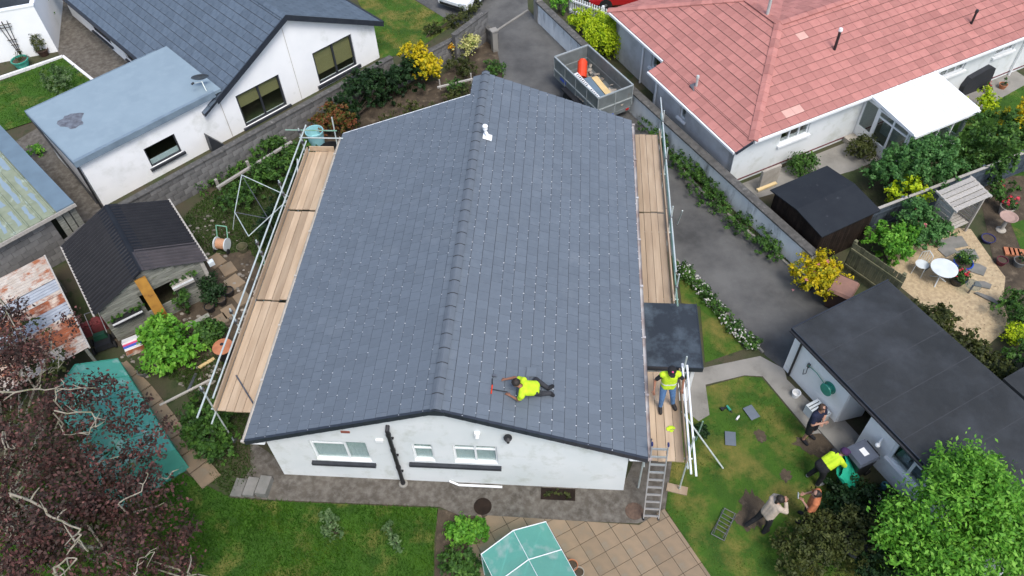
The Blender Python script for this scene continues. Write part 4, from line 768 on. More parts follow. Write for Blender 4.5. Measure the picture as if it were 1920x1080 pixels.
window(GA, FG, 3.9,5.05,.80,1.78, 0, 'upvc', cols=(.56,), rows=(.72,), rows_in=(1,), sill=('upvc',.05,.07), fw=.085, inset=.01)
b = MB(); b.box(3.95,5.0,.3,.7,.3,.8,FG); b.box(4.1,4.3,.35,.5,.8,1.0,FG); b.build('workbench', 'palepaint', GA)
# things fixed to or standing by the garage
q = FG.p(1.62,-.10,1.12); h = thing('hose_reel', 'round green hose reel fixed to the white garage wall', 'hose reel', q)
R3 = np.array([[FG.t[0],0,FG.t[1]],[FG.t[1],0,-FG.t[0]],[0,1,0]]); b = MB(); b.lathe([(.02,-.10),(.19,-.10),(.20,-.07),(.13,-.06),(.13,.06),(.20,.07),(.19,.10),(.02,.10)], q, 20, R3); b.build('drum', 'greenplastic', h)
b = MB(); b.path([q, FG.p(1.1,-.06,1.2), FG.p(.75,-.06,1.15)], .012); b.build('hose', 'greenplastic', h)
b = MB(); b.box(.72,.80,-.06,-.002,1.05,1.2,FG); b.path([FG.p(.76,-.05,1.1), FG.p(.82,-.1,.85), FG.p(.74,-.1,.7), FG.p(.70,-.08,.9)], .012); tag(b.build('garden_tap','steel'), 'garden tap with a short dark hose loop on the garage wall', 'tap')

# ================================================================== SCAFFOLDS
def scaffold(label, xi, xo, runs, rails, stands, ledge_y, wallx):
    """boards on transoms between standards; xi inner edge, xo outer edge of the boarded lift"""
    sg = 1 if xo > xi else -1; t = thing('scaffold', label, 'scaffold', ((xi+xo)/2, sum(ledge_y)/2, 0)); n = 4; w = abs(xo-xi)/n
    for (y0, y1) in runs:
        for k in range(n):
            a = xi + sg*w*k; e0, e1 = y0 + random.uniform(0,.05), y1 - random.uniform(0,.05); b = MB(); x0, x1 = sorted((a + sg*.006, a + sg*(w-.006))); dz = random.uniform(-.006,.006); b.box(x0,x1,e0,e1,1.72+dz,1.758+dz); b.build('board', 'board', t)
        x0, x1 = sorted((xo + sg*.02, xo + sg*.058)); MB().box(x0,x1,y0+.01,y1-.01,1.74,1.95).build('toe_board', 'board', t)
    for y in stands:
        MB().tube((xo+sg*.09,y,.02),(xo+sg*.09,y,2.9),.024,n=8).build('standard', 'galv', t); MB().tube((xi-sg*.12,y,.02),(xi-sg*.12,y,1.72),.024,n=8).build('standard', 'galv', t); MB().tube((xo+sg*.22,y+.06,1.675),(wallx,y+.06,1.675),.024,n=8).build('transom', 'galv', t)
        MB().box(xo+sg*.09-.07,xo+sg*.09+.07,y-.07,y+.07,.0,.02).build('base_plate', 'steel', t)
        for (x, y0, y1, z, m) in rails:
            if y0 < y < y1: b = MB(); b.box(xo+sg*.05,xo+sg*.13,y-.045,y+.045,z-.05,z+.05); b.build('coupler', 'steel', t)
    for x in (xo+sg*.09, xi-sg*.12): MB().tube((x,ledge_y[0],1.62),(x,ledge_y[1],1.62),.024,n=8).build('ledger', 'galv', t)
    for (x, y0, y1, z, m) in rails: MB().tube((x,y0,z),(x,y1,z),.026,n=8).build('guard_rail', m, t)
    return t
SCL = scaffold('tube and board scaffold along the left eave of the slate roof', -.73, -1.68, [(.93,4.84),(4.88,8.76),(8.80,11.85)], [(-1.62,.12,12.06,2.76,'galv'),(-1.64,1.0,11.75,2.30,'galv')], (.98,3.6,6.3,9.0,11.7), (.6,12.2), -.45)
MB().box(-1.66,-.75,11.86,11.895,1.74,1.95).build('toe_board', 'board', SCL)
MB().tube((-2.3,11.80,2.74),(-.45,11.80,2.74),.024,n=8).build('guard_rail', 'galvgreen', SCL); MB().tube((-1.95,11.95,2.28),(-.35,11.95,2.28),.024,n=8).build('guard_rail', 'galv', SCL)
MB().tube((-.62,11.9,1.6),(-.62,12.1,3.1),.024,n=8).build('standard', 'galv', SCL)
MB().tube((-1.75,4.2,.1),(-1.78,6.3,1.9),.024,n=8).build('brace', 'galvgreen', SCL); MB().tube((-1.78,9.0,.1),(-1.78,10.9,2.2),.024,n=8).build('brace', 'galv', SCL)
SCR = scaffold('tube and board scaffold along the right eave between wall and driveway', 10.03, 10.93, [(5.16,9.05),(9.09,13.1),(-.02,2.78)], [(11.02,5.9,14.4,2.42,'galv'),(11.0,4.7,13.6,2.30,'galvgreen')], (.1,2.5,5.4,8.2,11.0,13.0), (-.1,13.6), 9.8)
MB().tube((10.95,1.45,1.85),(12.27,0.79,0.03),.024,n=8).build('brace', 'galv', SCR); MB().tube((11.67,1.74,0.90),(11.59,1.64,0.00),.024,n=8).build('brace', 'galvgreen', SCR); MB().tube((11.48,8.94,2.00),(11.46,9.32,1.00),.024,n=8).build('brace', 'galv', SCR)
q = (10.96,0.10,0.00); b = MB(); b.box(-.28,.28,-.12,.12,0,.05,FR(q[0],q[1],-12)); tag(b.build('sole_board','board'), 'short sole board under the scaffold foot on the lawn', 'board')
for k, (x, lab) in enumerate(((10.98,'inner one of two long white pipes lying along the right scaffold rail'),(11.10,'outer one of two long white pipes lying along the right scaffold rail'))):
    b = MB(); b.tube((x,2.62-k*.05,2.36),(x-.02,-.62-.05*k,2.36),.028,n=12); b.tube((x,2.64-k*.05,2.36),(x,2.5-k*.05,2.36),.034,n=12); tag(b.build('white_pipe','whitetube'), lab, 'pipe')
b = MB(); b.tube((11.03,.2,1.9),(11.03,.2,2.31),.02); b.tube((11.03,2.0,1.9),(11.03,2.0,2.31),.02); b.build('pipe_bracket', 'steel', SCR)
# loose things on the boards and roof edge
gm = MB(); q = (10.64,0.95,1.77); 
for k in range(7): a = k*.9; gm.ball((q[0]+.075*math.cos(a)+random.uniform(-.02,.02), q[1]+.065*math.sin(a)+random.uniform(-.03,.03), 1.782), random.uniform(.03,.06), 8, 5, (1.1,1,.4))
tag(gm.build('high_visibility_vest','hivis'), 'crumpled yellow vest lying on the right scaffold boards', 'vest')
b = MB(); b.tube((10.12,0.62,1.80),(10.04,0.35,1.80),.02,n=8); tag(b.build('hand_tool','steel'), 'short dark hand tool on the boards near the ladder top', 'tool')
b = MB(); b.tube((-1.47,2.08,1.80),(-0.71,1.18,1.80),.022,n=8); tag(b.build('steel_tube','steel'), 'dark steel tube lying across the near end of the left scaffold', 'tube')
# ladder
LD = thing('ladder', 'aluminium ladder leaning on the right scaffold at the bungalow corner', 'ladder', (10.21,-.77,0))
lb, lt = V(10.21,-.80,0), V(10.22,.02,2.62); ls = V(.20,0,0); du = (lt-lb)/np.linalg.norm(lt-lb)
for sg in (-1, 1):
    MB().beam(lb+ls*sg, lt+ls*sg, .028, .065, np.cross(du, V(1,0,0))).build('stile', 'alu', LD); MB().beam(lb+ls*sg-du*.01, lb+ls*sg+du*.07, .05, .09, np.cross(du, V(1,0,0))).build('foot', 'black', LD); MB().beam(lt+ls*sg-du*.05, lt+ls*sg+du*.03, .045, .085, np.cross(du, V(1,0,0))).build('end_cap', M('blue_cap', (.03,.04,.14), None, 4, .5) if sg < 0 else bpy.data.materials['blue_cap'], LD)
for k in range(10):
    c = lb + du*(.14 + k*.27); MB().beam(c-ls, c+ls, .05, .03, np.cross(du, V(1,0,0))).build('rung', 'alu', LD)

# ================================================================== LEFT SHEDS
def corrugated(b, P, U, Vv, Lu, Lv, per=.16, amp=.042, seg=8):
    P, U, Vv = V(*P), V(*U), V(*Vv); U = U/np.linalg.norm(U); Vv = Vv/np.linalg.norm(Vv); N = np.cross(U, Vv); n = int(Lu/per*seg); k = len(b.v)
    vs_ = []
    for i in range(n+1):
        u = Lu*i/n; h = amp*math.sin(2*math.pi*u/per); vs_ += [P + U*u + N*h, P + U*u + Vv*Lv + N*h]
    return b.add(vs_, [(2*i,2*i+2,2*i+3,2*i+1) for i in range(n)])
SH = thing('garden_shed', 'weathered timber shed with a black corrugated pitched roof', 'shed', (-6.4,6.7,0)); FH = FR(-6.62,4.21,t=(.77,.637)); ww, dd_, ze, zr = 3.6, 3.65, 1.6, 2.4
def zs(s): return ze + (zr-ze)*(1-abs(s-1.8)/1.8)
k = 0; z = 0.0     # front boarding, board by board
while z < 2.3:
    z1 = z + .15; s0, s1 = .10, 3.5
    if z1 > 1.52: f = (z1-1.52)/(.86); s0, s1 = .10 + f*1.7, 3.5 - f*1.7
    if s1 - s0 > .15:
        segs = [(s0,s1)] if not (.55 < z < 1.35) else [(s0,1.32),(2.35,s1)]
        for (a, c) in segs:
            if c - a > .1: MB().box(a,c,.12+random.uniform(-.006,.006),.15,z+.006,z1-.004,FH).build('board','timber',SH)
    z = z1
b = MB(); wall(b, FH, .12, 3.48, .16, .05, [(.12,ze-.03),(1.8,zr-.10),(3.48,ze-.03)], [(1.32,2.35,.55,1.35)]); wall(b, FH.at(.10,3.5,-90), 0, 3.28, 0, .05, ze-.06); wall(b, FH.at(3.5,.22,90), 0, 3.28, 0, .05, ze-.06); wall(b, FH.at(3.5,3.55,180), 0, 3.4, 0, .05, ze-.06); b.build('wall', 'timber', SH)
MB().box(3.40,3.52,.10,.16,0,1.55,FH).build('corner_post','timberpale',SH)
up1, up2 = FH.v(1.8,0,zr-ze), FH.v(-1.8,0,zr-ze); Ls = math.hypot(1.8,zr-ze)
b = MB(); corrugated(b, FH.p(-.03,dd_,ze), FH.v(0,-1), up1, dd_, Ls-.05); b.build('roof_sheet','corr',SH)
b = MB(); corrugated(b, FH.p(3.63,.95,ze), FH.v(0,1), up2, dd_-.95, Ls-.05); b.build('roof_sheet','corr',SH)
b = MB(); corrugated(b, FH.p(3.64,.0,ze+.01), FH.v(0,1), up2, 1.0, Ls-.03); b.build('roof_sheet','corrbrown',SH)
b = MB()
for (s_a, s_b, m) in ((1.45,1.8,1),(1.8,2.15,-1)): b.hexa([FH.p(s_a,.95 if m<0 else 0,zs(s_a)+.012),FH.p(s_b,.95 if m<0 else 0,zs(s_b)+.012),FH.p(s_b,dd_,zs(s_b)+.012),FH.p(s_a,dd_,zs(s_a)+.012),FH.p(s_a,.95 if m<0 else 0,zs(s_a)+.025),FH.p(s_b,.95 if m<0 else 0,zs(s_b)+.025),FH.p(s_b,dd_,zs(s_b)+.025),FH.p(s_a,dd_,zs(s_a)+.025)])
b.build('ridge_flashing','corr',SH)
b = MB(); b.hexa([FH.p(1.8,-.02,zs(1.8)+.012),FH.p(2.18,-.02,zs(2.18)+.016),FH.p(2.18,.95,zs(2.18)+.016),FH.p(1.8,.95,zs(1.8)+.012),FH.p(1.8,-.02,zs(1.8)+.024),FH.p(2.18,-.02,zs(2.18)+.028),FH.p(2.18,.95,zs(2.18)+.028),FH.p(1.8,.95,zs(1.8)+.024)]); b.build('ridge_flashing','corrbrown',SH)
b = MB(); b.beam(FH.p(3.66,-.02,ze-.03),FH.p(3.66,dd_,ze-.03),.06,.06); b.beam(FH.p(-.05,-.02,ze-.03),FH.p(-.05,dd_,ze-.03),.05,.05); b.build('eave_rail','timberpale',SH)
# plank door of stained wood propped in the front
b = MB(); b.beam(FH.p(1.62,-.42,.30),FH.p(1.62,.04,2.12),.34,.05,FH.v(0,-1,.3)); tag(b.build('plank','orangewood'), 'orange stained plank propped upright against the weathered shed gable', 'plank')
for s_, zz_, ln, lab, gr in ((.72,.95,.95,'dark hanging trough of seedlings on the left of the shed front','L_green'),(2.65,1.25,.7,'pale hanging trough of seedlings on the right of the shed front','L_green')):
    q = FH.p(s_,.0,zz_); t = thing('planter_trough', lab, 'planter', q); b = MB(); b.box(s_-ln/2,s_+ln/2,-.12,.11,zz_-.10,zz_+.06,FH); b.build('trough', 'black' if 'dark' in lab else 'timberpale', t); MB().box(s_-ln/2,s_+ln/2,-.135,-.122,zz_+.0,zz_+.07,FH).build('lip','paper',t)
    P, N, r = crown([tuple(FH.v(k*ln/4-ln*.45,0,.12)) + (.12,.1,.13) for k in range(5)], 360, .035, gr); o = bpy.data.objects.new('seedlings', leafmesh('seedlings', P, N, .035, gr, r)); col.objects.link(o); o.parent = t; o['kind'] = 'stuff'
MB1 = MB(); MB1.box(3.62,3.80,-.12,.04,1.42,1.58,FH); tag(MB1.build('plastic_box','palepaint'), 'small white box on the right corner of the weathered shed', 'box')

RS = thing('lean_to', 'open lean-to roofed with rusty and peeling corrugated iron sheets', 'shed', (-8,4.2,0)); FRU = FR(-6.3,2.98,t=(-.65,.76))
strips = [(0,.62,'rustpale'),(.62,1.45,'rust'),(1.45,1.62,'rustpale'),(1.62,2.2,'greyiron'),(2.2,2.65,'rust'),(2.65,2.8,'rustpale'),(2.8,3.4,'greyiron'),(3.4,4.65,'rustpale')]
for i, (a, c, m) in enumerate(strips):
    b = MB(); corrugated(b, FRU.p(a,0,1.62+.015*(i % 2)), FRU.v(1,0), FRU.v(0,1,-.06), c-a+.03, 3.6, .13, .02); b.build('roof_sheet', m, RS)
for s_ in (.1,2.3,4.5):
    for d_ in (.1,3.4): MB().tube(FRU.p(s_,d_,0),FRU.p(s_,d_,1.58),.05).build('post','timber',RS)
b = MB(); b.beam(FRU.p(-.02,-.02,1.60),FRU.p(4.7,-.02,1.60),.05,.06); b.build('edge_rail','timberpale',RS)
b = MB(); b.box(.1,4.5,3.3,3.35,0,1.4,FRU); b.build('back_panel','timber',RS)

GR = thing('outbuilding', 'outbuilding with a flaking green ribbed roof and blue-grey flashing at the left edge', 'outbuilding', (-11,9,0)); FGR = FR(-9.03,8.6,t=(-.757,.653))
b = MB(); b.box(-.05,6.2,0,.62,2.05,2.11,FGR); b.build('flashing','bluestrip',GR)
b = MB(); b.box(-.03,6.2,.622,5.0,2.03,2.07,FGR)
b.build('roof','greenroof',GR)
for k in range(9): d_ = .64 + k*.45; b = MB(); b.ext([FGR.p(-.03,d_,2.072),FGR.p(-.03,d_+.075,2.072),FGR.p(-.03,d_+.055,2.125),FGR.p(-.03,d_+.02,2.125)], FGR.v(6.2,0)); b.build('roof_rib','greenroof',GR)
for k in range(9):
    s_ = .25
    while s_ < 5.6:
        e_ = s_ + random.uniform(.8,1.9); d_ = .78 + k*.45 + random.uniform(-.02,.02); w_ = random.uniform(.10,.20); n_ = 7; up_ = [(s_+(e_-s_)*i/n_, d_+w_+random.uniform(-.05,.03)) for i in range(n_+1)]; lo_ = [(s_+(e_-s_)*i/n_, d_+random.uniform(-.03,.04)) for i in range(n_+1)]
        MB().poly([FGR.p(x,y,2.0735) for x, y in lo_+up_[::-1]]).build('paint_flake','paleroof',GR); s_ = e_ + random.uniform(.05,.5)
b = MB(); b.box(-.09,-.052,-.02,5.0,1.93,2.06,FGR); b.build('fascia','timberpale',GR)
b = MB(); b.box(.3,6,.2,.3,0,2.03,FGR); b.build('wall','block',GR)
for k in range(3): MB().box(.1,.14,.05+k*.24,.05+k*.24+.2,.1,1.9,FGR).build('door_plank','timber',GR)
block_wall('stepped grey block gable wall under the green ribbed roof', tuple(FGR.p(.25,.9)), tuple(FGR.p(.25,5.0)), 1.8, cope=False)
block_wall('low grey block wall between the green-roofed outbuilding and the shed', tuple(FGR.p(-.1,.05)), tuple(FGR.p(-.35,.95)), 1.1, cope=False)

# white garage wall and trellis far left
WG = thing('rendered_outbuilding', 'white rendered outbuilding wall carrying trellis at the upper left', 'outbuilding', (-18,20,0)); FWG = FR(-19.5,19.25,t=(3.4,1.34))
b = MB(); b.box(0,3.68,0,.2,0,2.3,FWG); b.box(3.48,3.68,.2,5,0,2.3,FWG); b.box(-3,0,0,.2,0,2.3,FWG); b.build('wall','white',WG); b = MB(); b.box(-3,3.6,.25,5,2.0,2.1,FWG); b.build('roof','felt',WG); b = MB(); b.box(-3,3.70,-.02,.21,2.302,2.36,FWG); b.build('coping','upvc',WG)
for (s_, lab) in ((2.15,'taller dark fan trellis on the white outbuilding wall'),(1.0,'lower dark fan trellis at the left edge of the white wall')):
    t = thing('trellis', lab, 'trellis', FWG.p(s_,-.05)); 
    for k in (-1,0,1): MB().beam(FWG.p(s_+.02*k,-.05,.15),FWG.p(s_+.22*k,-.05,1.9),.035,.02).build('slat','brownwood',t)
    for z, w in ((.5,.10),(.75,.15),(1.0,.2),(1.6,.3),(1.75,.32)): MB().beam(FWG.p(s_-w,-.075,z),FWG.p(s_+w,-.075,z),.03,.02).build('rail','brownwood',t)
b = MB(); F5 = FR(*(-15.67,20.21,0.00)[:2], t=tuple((V(*(-13.53,18.43,0.00))-V(*(-15.67,20.21,0.00)))[:2])); 
b.beam((-18.48,17.86,0.06),(-15.60,20.12,0.06),.12,.12); b.beam((-15.60,20.12,0.06),(-13.34,18.27,0.06),.12,.12); tag(b.build('lawn_edging','paper'), 'white painted edging round the small upper left lawn', 'edging')
def pot(name, label, cat, p, r, h, mat, leaf=None, fl=None, n=500, top=.16, soil=True, group=None, ls=.035):
    t = thing(name, label, cat, (p[0],p[1],p[2] if len(p) > 2 else 0), group); c = (p[0],p[1],p[2] if len(p) > 2 else 0)
    b = MB(); b.lathe([(r*.72,0),(r*.9,h*.6),(r*.97,h*.88),(r*1.06,h*.9),(r*1.06,h),(r*.93,h),(r*.9,h*.82),(.01,h*.82)], c, 18); b.build('pot', mat, t)
    if soil: MB().lathe([(r*.895,h*.80),(r*.895,h*.835),(.01,h*.85)], c, 14).build('soil','soil',t)
    if leaf:
        P, N, q_ = crown([(0,0,h+top*.5,r*1.0,r*1.0,top)], n, ls, leaf); o = bpy.data.objects.new('plant', leafmesh('plant', P, N, ls, leaf, q_)); col.objects.link(o); o.parent = t
        if fl: P, N, q_ = crown([(0,0,h+top*.8,r*.8,r*.8,top*.9)], n//5, ls, fl, clump=5, spread=.08, inner=0); o = bpy.data.objects.new('flowers', leafmesh('flowers', P, N, ls, fl, q_)); col.objects.link(o); o.parent = t; o['kind'] = 'stuff'
    return t
pot('plant_pot','green glazed pot with a sparse plant against the white outbuilding wall','pot',(-17.13,19.34,0.00),.36,.42,'greenplastic','L_olive',n=160); pot('plant_pot','brown pot with a bushy plant against the white outbuilding wall','pot',(-16.60,20.32,0.00),.26,.3,'darkbrown','L_olive',n=900,top=.5)

# ================================================================== TUNNELS
def tunnel(label, F, w, L, he_, hr_, film, bars, frame='whitetube', clear=True, name='polytunnel', rings=4):
    t = thing(name, label, 'greenhouse', F.p(w/2,L/2)); prof = [(0,0),(0,he_),(w*.5,hr_),(w,he_),(w,0)]
    for i in range(4):
        (a, za), (c, zc) = prof[i], prof[i+1]; n = 8; b = MB(); vs_ = []
        for k in range(n+1):
            for j in range(5):
                f = j/4; s_ = a+(c-a)*f; z_ = za+(zc-za)*f - (.03*math.sin(math.pi*f)*(math.sin(math.pi*k/n*rings)**2) if i in (1,2) else 0); vs_.append(F.p(s_, L*k/n, z_))
        b.add(vs_, [(k*5+j,k*5+j+1,(k+1)*5+j+1,(k+1)*5+j) for k in range(n) for j in range(4)]); b.build('cover', film, t, smooth=True)
    for d_ in (0,L): b = MB(); b.poly([F.p(s_,d_,z_) for s_, z_ in prof]); b.build('end_cover', film, t)
    for k in range(bars+1):
        d_ = L*k/bars; MB().path([F.p(s_+(.0),d_,z_+.012) for s_, z_ in prof[0:5]], .013, n=6).build('hoop', frame, t)
    for (s_, z_) in ((0,he_),(w*.5,hr_),(w,he_)): MB().tube(F.p(s_,0,z_+.012),F.p(s_,L,z_+.012),.006,n=6).build('purlin', frame, t)
    b = MB(); 
    for k in range(bars): b.tube(F.p(.05,L*k/bars,he_-.05),F.p(w*.5,L*(k+1)/bars,hr_-.05),.008,n=5); b.tube(F.p(w-.05,L*(k+1)/bars,he_-.05),F.p(w*.5,L*k/bars,hr_-.05),.008,n=5)
    b.build('braces', frame, t)
    return t
tunnel('green walk-in plastic greenhouse on the slab patio', FR(5.91,-2.53,t=(1.52,.90)).at(0,-2.4,0), 1.78, 2.4, 1.42, 1.86, 'film', 3, name='plastic_greenhouse')
FT = FR(-2.79,.05,t=(.718,.696)); FT = FT.at(-2.0,0,0)
tunnel('long green covered tunnel half hidden under the copper tree', FT, 2.0, 4.05, 1.1, 1.75, 'film2', 5, frame='greenplastic')
pot('plant_pot','terracotta pot of dark soil right of the plastic greenhouse','pot',(8.13,-2.23,0.00),.15,.26,'terracotta'); pot('plant_pot','pale pot at the right corner of the plastic greenhouse','pot',(8.31,-2.38,0.00),.13,.22,'stone')

# ================================================================== TRAILER
TR = thing('trailer', 'galvanised caged tipper trailer parked on the driveway', 'trailer', (8.65,17.35,0)); FTR = FR(8.8,15.52,t=(1.36,.88)).at(0,0,0); wT, LT = 1.62, 3.27
b = MB(); b.box(0,wT,0,LT,.55,.62,FTR); b.build('bed','mesh',TR)
for nm, a in (('side_panel',(0,.03,.0,LT)),('side_panel',(wT-.03,wT,0,LT)),('tail_panel',(.031,wT-.031,0,.03)),('head_panel',(.031,wT-.031,LT-.03,LT))): MB().box(a[0],a[1],a[2],a[3],.621,.93,FTR).build(nm,'mesh',TR); MB().box(a[0]+.004,a[1]-.004,a[2]+(.004 if 'panel' in nm else 0),a[3]-.004,.96,1.50,FTR).build('cage_'+nm,'mesh',TR)
b = MB(); 
for (s_, d_) in ((0,0),(wT,0),(0,LT),(wT,LT),(0,LT/2),(wT,LT/2),(wT/2,0),(0,LT*.25),(0,LT*.75),(wT,LT*.25),(wT,LT*.75)): b.tube(FTR.p(s_,d_,.6),FTR.p(s_,d_,1.52),.025,n=6)
for z in (.945,1.52):
    for p_, q_ in (((0,0),(wT,0)),((wT,0),(wT,LT)),((wT,LT),(0,LT)),((0,LT),(0,0))): b.beam(FTR.p(*p_,z),FTR.p(*q_,z),.06,.05)
b.build('frame',M('worn_galvanised', (.42,.45,.44), (.33,.36,.35), 4, .5, metal=.3),TR)
for (s_, d_) in ((-.13,1.15),(-.13,1.95),(wT+.13,1.15),(wT+.13,1.95)):
    q = FTR.p(s_,d_,.30); R3 = np.array([[-FTR.t[1],0,FTR.t[0]],[FTR.t[0],0,FTR.t[1]],[0,1,0]]); wh = MB().lathe([(.16,-.08),(.29,-.08),(.30,0),(.29,.08),(.16,.08)], q, 18, R3).build('wheel','tyre',TR); MB().lathe([(.01,-.085),(.16,-.07),(.16,.07),(.01,.085)], q, 14, R3).build('rim','rim',wh)
for d_ in (.75,): 
    for s_ in (-.25,wT+.02): MB().box(s_,s_+.23,d_,d_+1.6,.62,.65,FTR).build('mudguard','black',TR)
MB().beam(FTR.p(wT/2,LT,.5),FTR.p(wT/2,LT+1.1,.45),.1,.1).build('drawbar','mesh',TR)
b = MB(); b.box(.05,wT-.05,-.03,-.004,.40,.55,FTR); b.build('light_board','mesh',TR)
MB().box(.35,.75,-.04,-.031,.44,.54,FTR).build('sticker','blue',TR); MB().box(-.006,-.002,LT*.72,LT*.86,.70,.84,FTR).build('sticker','blue',TR)
for s_ in (.12,wT-.28): MB().box(s_,s_+.14,-.045,-.031,.44,.52,FTR).build('tail_lamp','lampred',TR)
R3 = np.array([[.75,-.2,.6],[-.6,.2,.75],[0,.97,.1]]); b = MB(); q = FTR.p(.62,2.15,.95); dv = FTR.v(.35,.5,.35); b.tube(q, q+dv, .20, .20, 14); b.tube(q+dv, q+dv*1.12, .14,.14,12); b.tube(q+dv*.3,q+dv*.35,.21,.21,14); tag(b.build('orange_drum','red'), 'orange red drum standing in the caged trailer', 'drum')
b = MB(); b.beam(FTR.p(.18,.15,1.30),FTR.p(.42,2.3,1.15),.16,.03,FTR.v(-.2,0,1)); pb = b.build('printed_packaging','paper'); tag(pb,'long white strip of printed packaging in the trailer','packaging')
b = MB(); f0, f1 = FTR.p(.18,.15,1.318), FTR.p(.42,2.3,1.168)
for k in range(16):
    if k in (6,7): continue
    f = .06 + k*.058; c = f0 + (f1-f0)*f; b.beam(c+FTR.v(-.045,0,-.009), c+FTR.v(.045,0,.009), random.uniform(.03,.06), .006)
b.build('lettering','black',pb)
for (a, c, w, m, lab, nm) in ((FTR.p(.55,.2,1.0),FTR.p(.72,1.9,1.05),.28,'bluestrip','grey blue board lying in the trailer','board'),(FTR.p(.9,.25,.95),FTR.p(1.0,1.8,1.05),.26,'cream','pale yellow board lying in the trailer','board'),(FTR.p(.8,.15,1.15),FTR.p(1.1,.5,1.1),.2,'stone','buff packaging scrap at the tail of the trailer','packaging')):
    b = MB(); b.beam(a, c, w, .04); tag(b.build(nm, m), lab, nm)

b = MB()
for k in range(60):
    q = FTR.p(random.uniform(.12,wT-.12), random.uniform(.1,2.9), .64+random.uniform(0,.16)); b.rv = random.random(); b.beam(q, q+FTR.v(random.uniform(-.3,.3),random.uniform(-.3,.3),random.uniform(-.02,.08)), random.uniform(.05,.22), .012)
tag(b.build('rubble', M('mixed_rubble', (.20,.19,.18), (.32,.27,.2), 3, .9, rand=.5)), 'broken slates and scraps on the bed of the trailer', 'rubble', kind='stuff')
# ================================================================== CARS
def car(label, F, paint, L=4.1, W=1.75):
    """F: s across the car (0..W), d along it from its near end"""
    t = thing('car', label, 'car', F.p(W/2,L/2)); st = [(0,.35,.62,.80,.90),(.12,.24,.68,.86,.97),(.9,.2,.88,.90,1.0),(1.35,.2,.93,.90,1.0),(2.0,.2,.95,.90,1.0),(3.0,.2,.96,.90,1.0),(3.6,.2,.98,.90,.98),(3.98,.26,.95,.88,.95),(L,.42,.85,.84,.90)]
    vs_ = []; n = 10
    for (d_, zb, zt, wb, wt) in st:
        hw = W/2; prof = [(-hw*wb,zb),(-hw*wt,zb+.12),(-hw*wt,(zb+zt)/2+.05),(-hw*wt*.97,zt-.04),(-hw*wt*.86,zt),(hw*wt*.86,zt),(hw*wt*.97,zt-.04),(hw*wt,(zb+zt)/2+.05),(hw*wt,zb+.12),(hw*wb,zb)]; vs_ += [F.p(W/2+x,d_,z) for x, z in prof]
    b = MB(); m = len(st); b.add(vs_, [(k*n+i,(k*n+(i+1)%n),((k+1)*n+(i+1)%n),(k+1)*n+i) for k in range(m-1) for i in range(n)] + [tuple(range(n))[::-1], tuple((m-1)*n+i for i in range(n))]); bd = b.build('body', paint, t, smooth=False)
    cab = [(.95,.88,.80),(1.75,1.42,.66),(3.1,1.45,.66),(3.85,.97,.78)]; b = MB(); r_ = [F.p(W/2+sg*W/2*w,d_,z) for (d_, z, w) in cab for sg in (-1,1)]
    b.add(r_, [(0,1,3,2),(4,5,7,6),(0,2,4,6),(1,7,5,3)]); b.build('windows','black',t); b = MB(); b.ext([r_[2]+V(0,0,.004),r_[3]+V(0,0,.004),r_[5]+V(0,0,.004),r_[4]+V(0,0,.004)], (0,0,.03)); b.build('roof_panel', paint, t)
    for (s_, d_) in ((.09,.78),(W-.09,.78),(.09,3.3),(W-.09,3.3)):
        q = F.p(s_,d_,.31); R3 = np.array([[-F.t[1],0,F.t[0]],[F.t[0],0,F.t[1]],[0,1,0]]); wh = MB().lathe([(.2,-.10),(.30,-.10),(.315,0),(.30,.10),(.2,.10)], q, 20, R3).build('wheel','tyre',t); MB().lathe([(.01,-.105),(.2,-.09),(.2,.09),(.01,.105)], q, 14, R3).build('rim','rim',wh)
    for s_ in (.1,W-.42): MB().box(s_,s_+.32,-.02,.1,.55,.68,F).build('headlamp','lampclear',t); MB().box(s_,s_+.3,L-.06,L+.012,.62,.78,F).build('tail_lamp','lampred',t)
    MB().box(.2,W-.2,-.015,.03,.36,.48,F).build('bumper_grille','black',t)
    return t
car('white car nose at the top edge on the neighbouring drive', FR(*(1.20,24.44,0.00)[:2], t=tuple((V(*(2.41,23.80,0.00))-V(*(1.20,24.44,0.00)))[:2])), 'carwhite')
car('red car behind the white railing at the top edge', FR(*(8.34,26.01,0.00)[:2], t=tuple((V(*(8.46,24.19,0.00))-V(*(8.34,26.01,0.00)))[:2])), 'carred')

# ================================================================== BLACK SHED AND RIGHT GARDEN
BS = thing('garden_shed', 'dark brown timber shed with a black felt roof beside the driveway wall', 'shed', (16.2,9.9,0)); FB = FR(14.68,10.45,t=(1.26,-2.06)); wB, lB = 2.42, 2.36
for k in range(20): s_ = .06 + k*(wB-.12)/20; MB().box(s_,s_+(wB-.12)/20-.008,.06,.085,0,1.55,FB).build('board','brownwood',BS)
FB2 = FB.at(wB-.06,.06,90)
for k in range(20): s_ = .03 + k*(lB-.12)/20; MB().box(s_,s_+(lB-.12)/20-.008,.0,.025,0,1.50,FB2).build('board','brownwood',BS)
b = MB(); wall(b, FB, .09, wB-.09, .09, .04, 1.5); wall(b, FB.at(wB-.095,.13,90), 0, lB-.2, 0, .04, 1.5); wall(b, FB.at(.06,lB-.06,-90), 0, lB-.12, 0, .04, 1.5); wall(b, FB.at(wB-.1,lB-.06,180), 0, wB-.2, 0, .04, 1.5); b.build('wall','brownwood',BS)
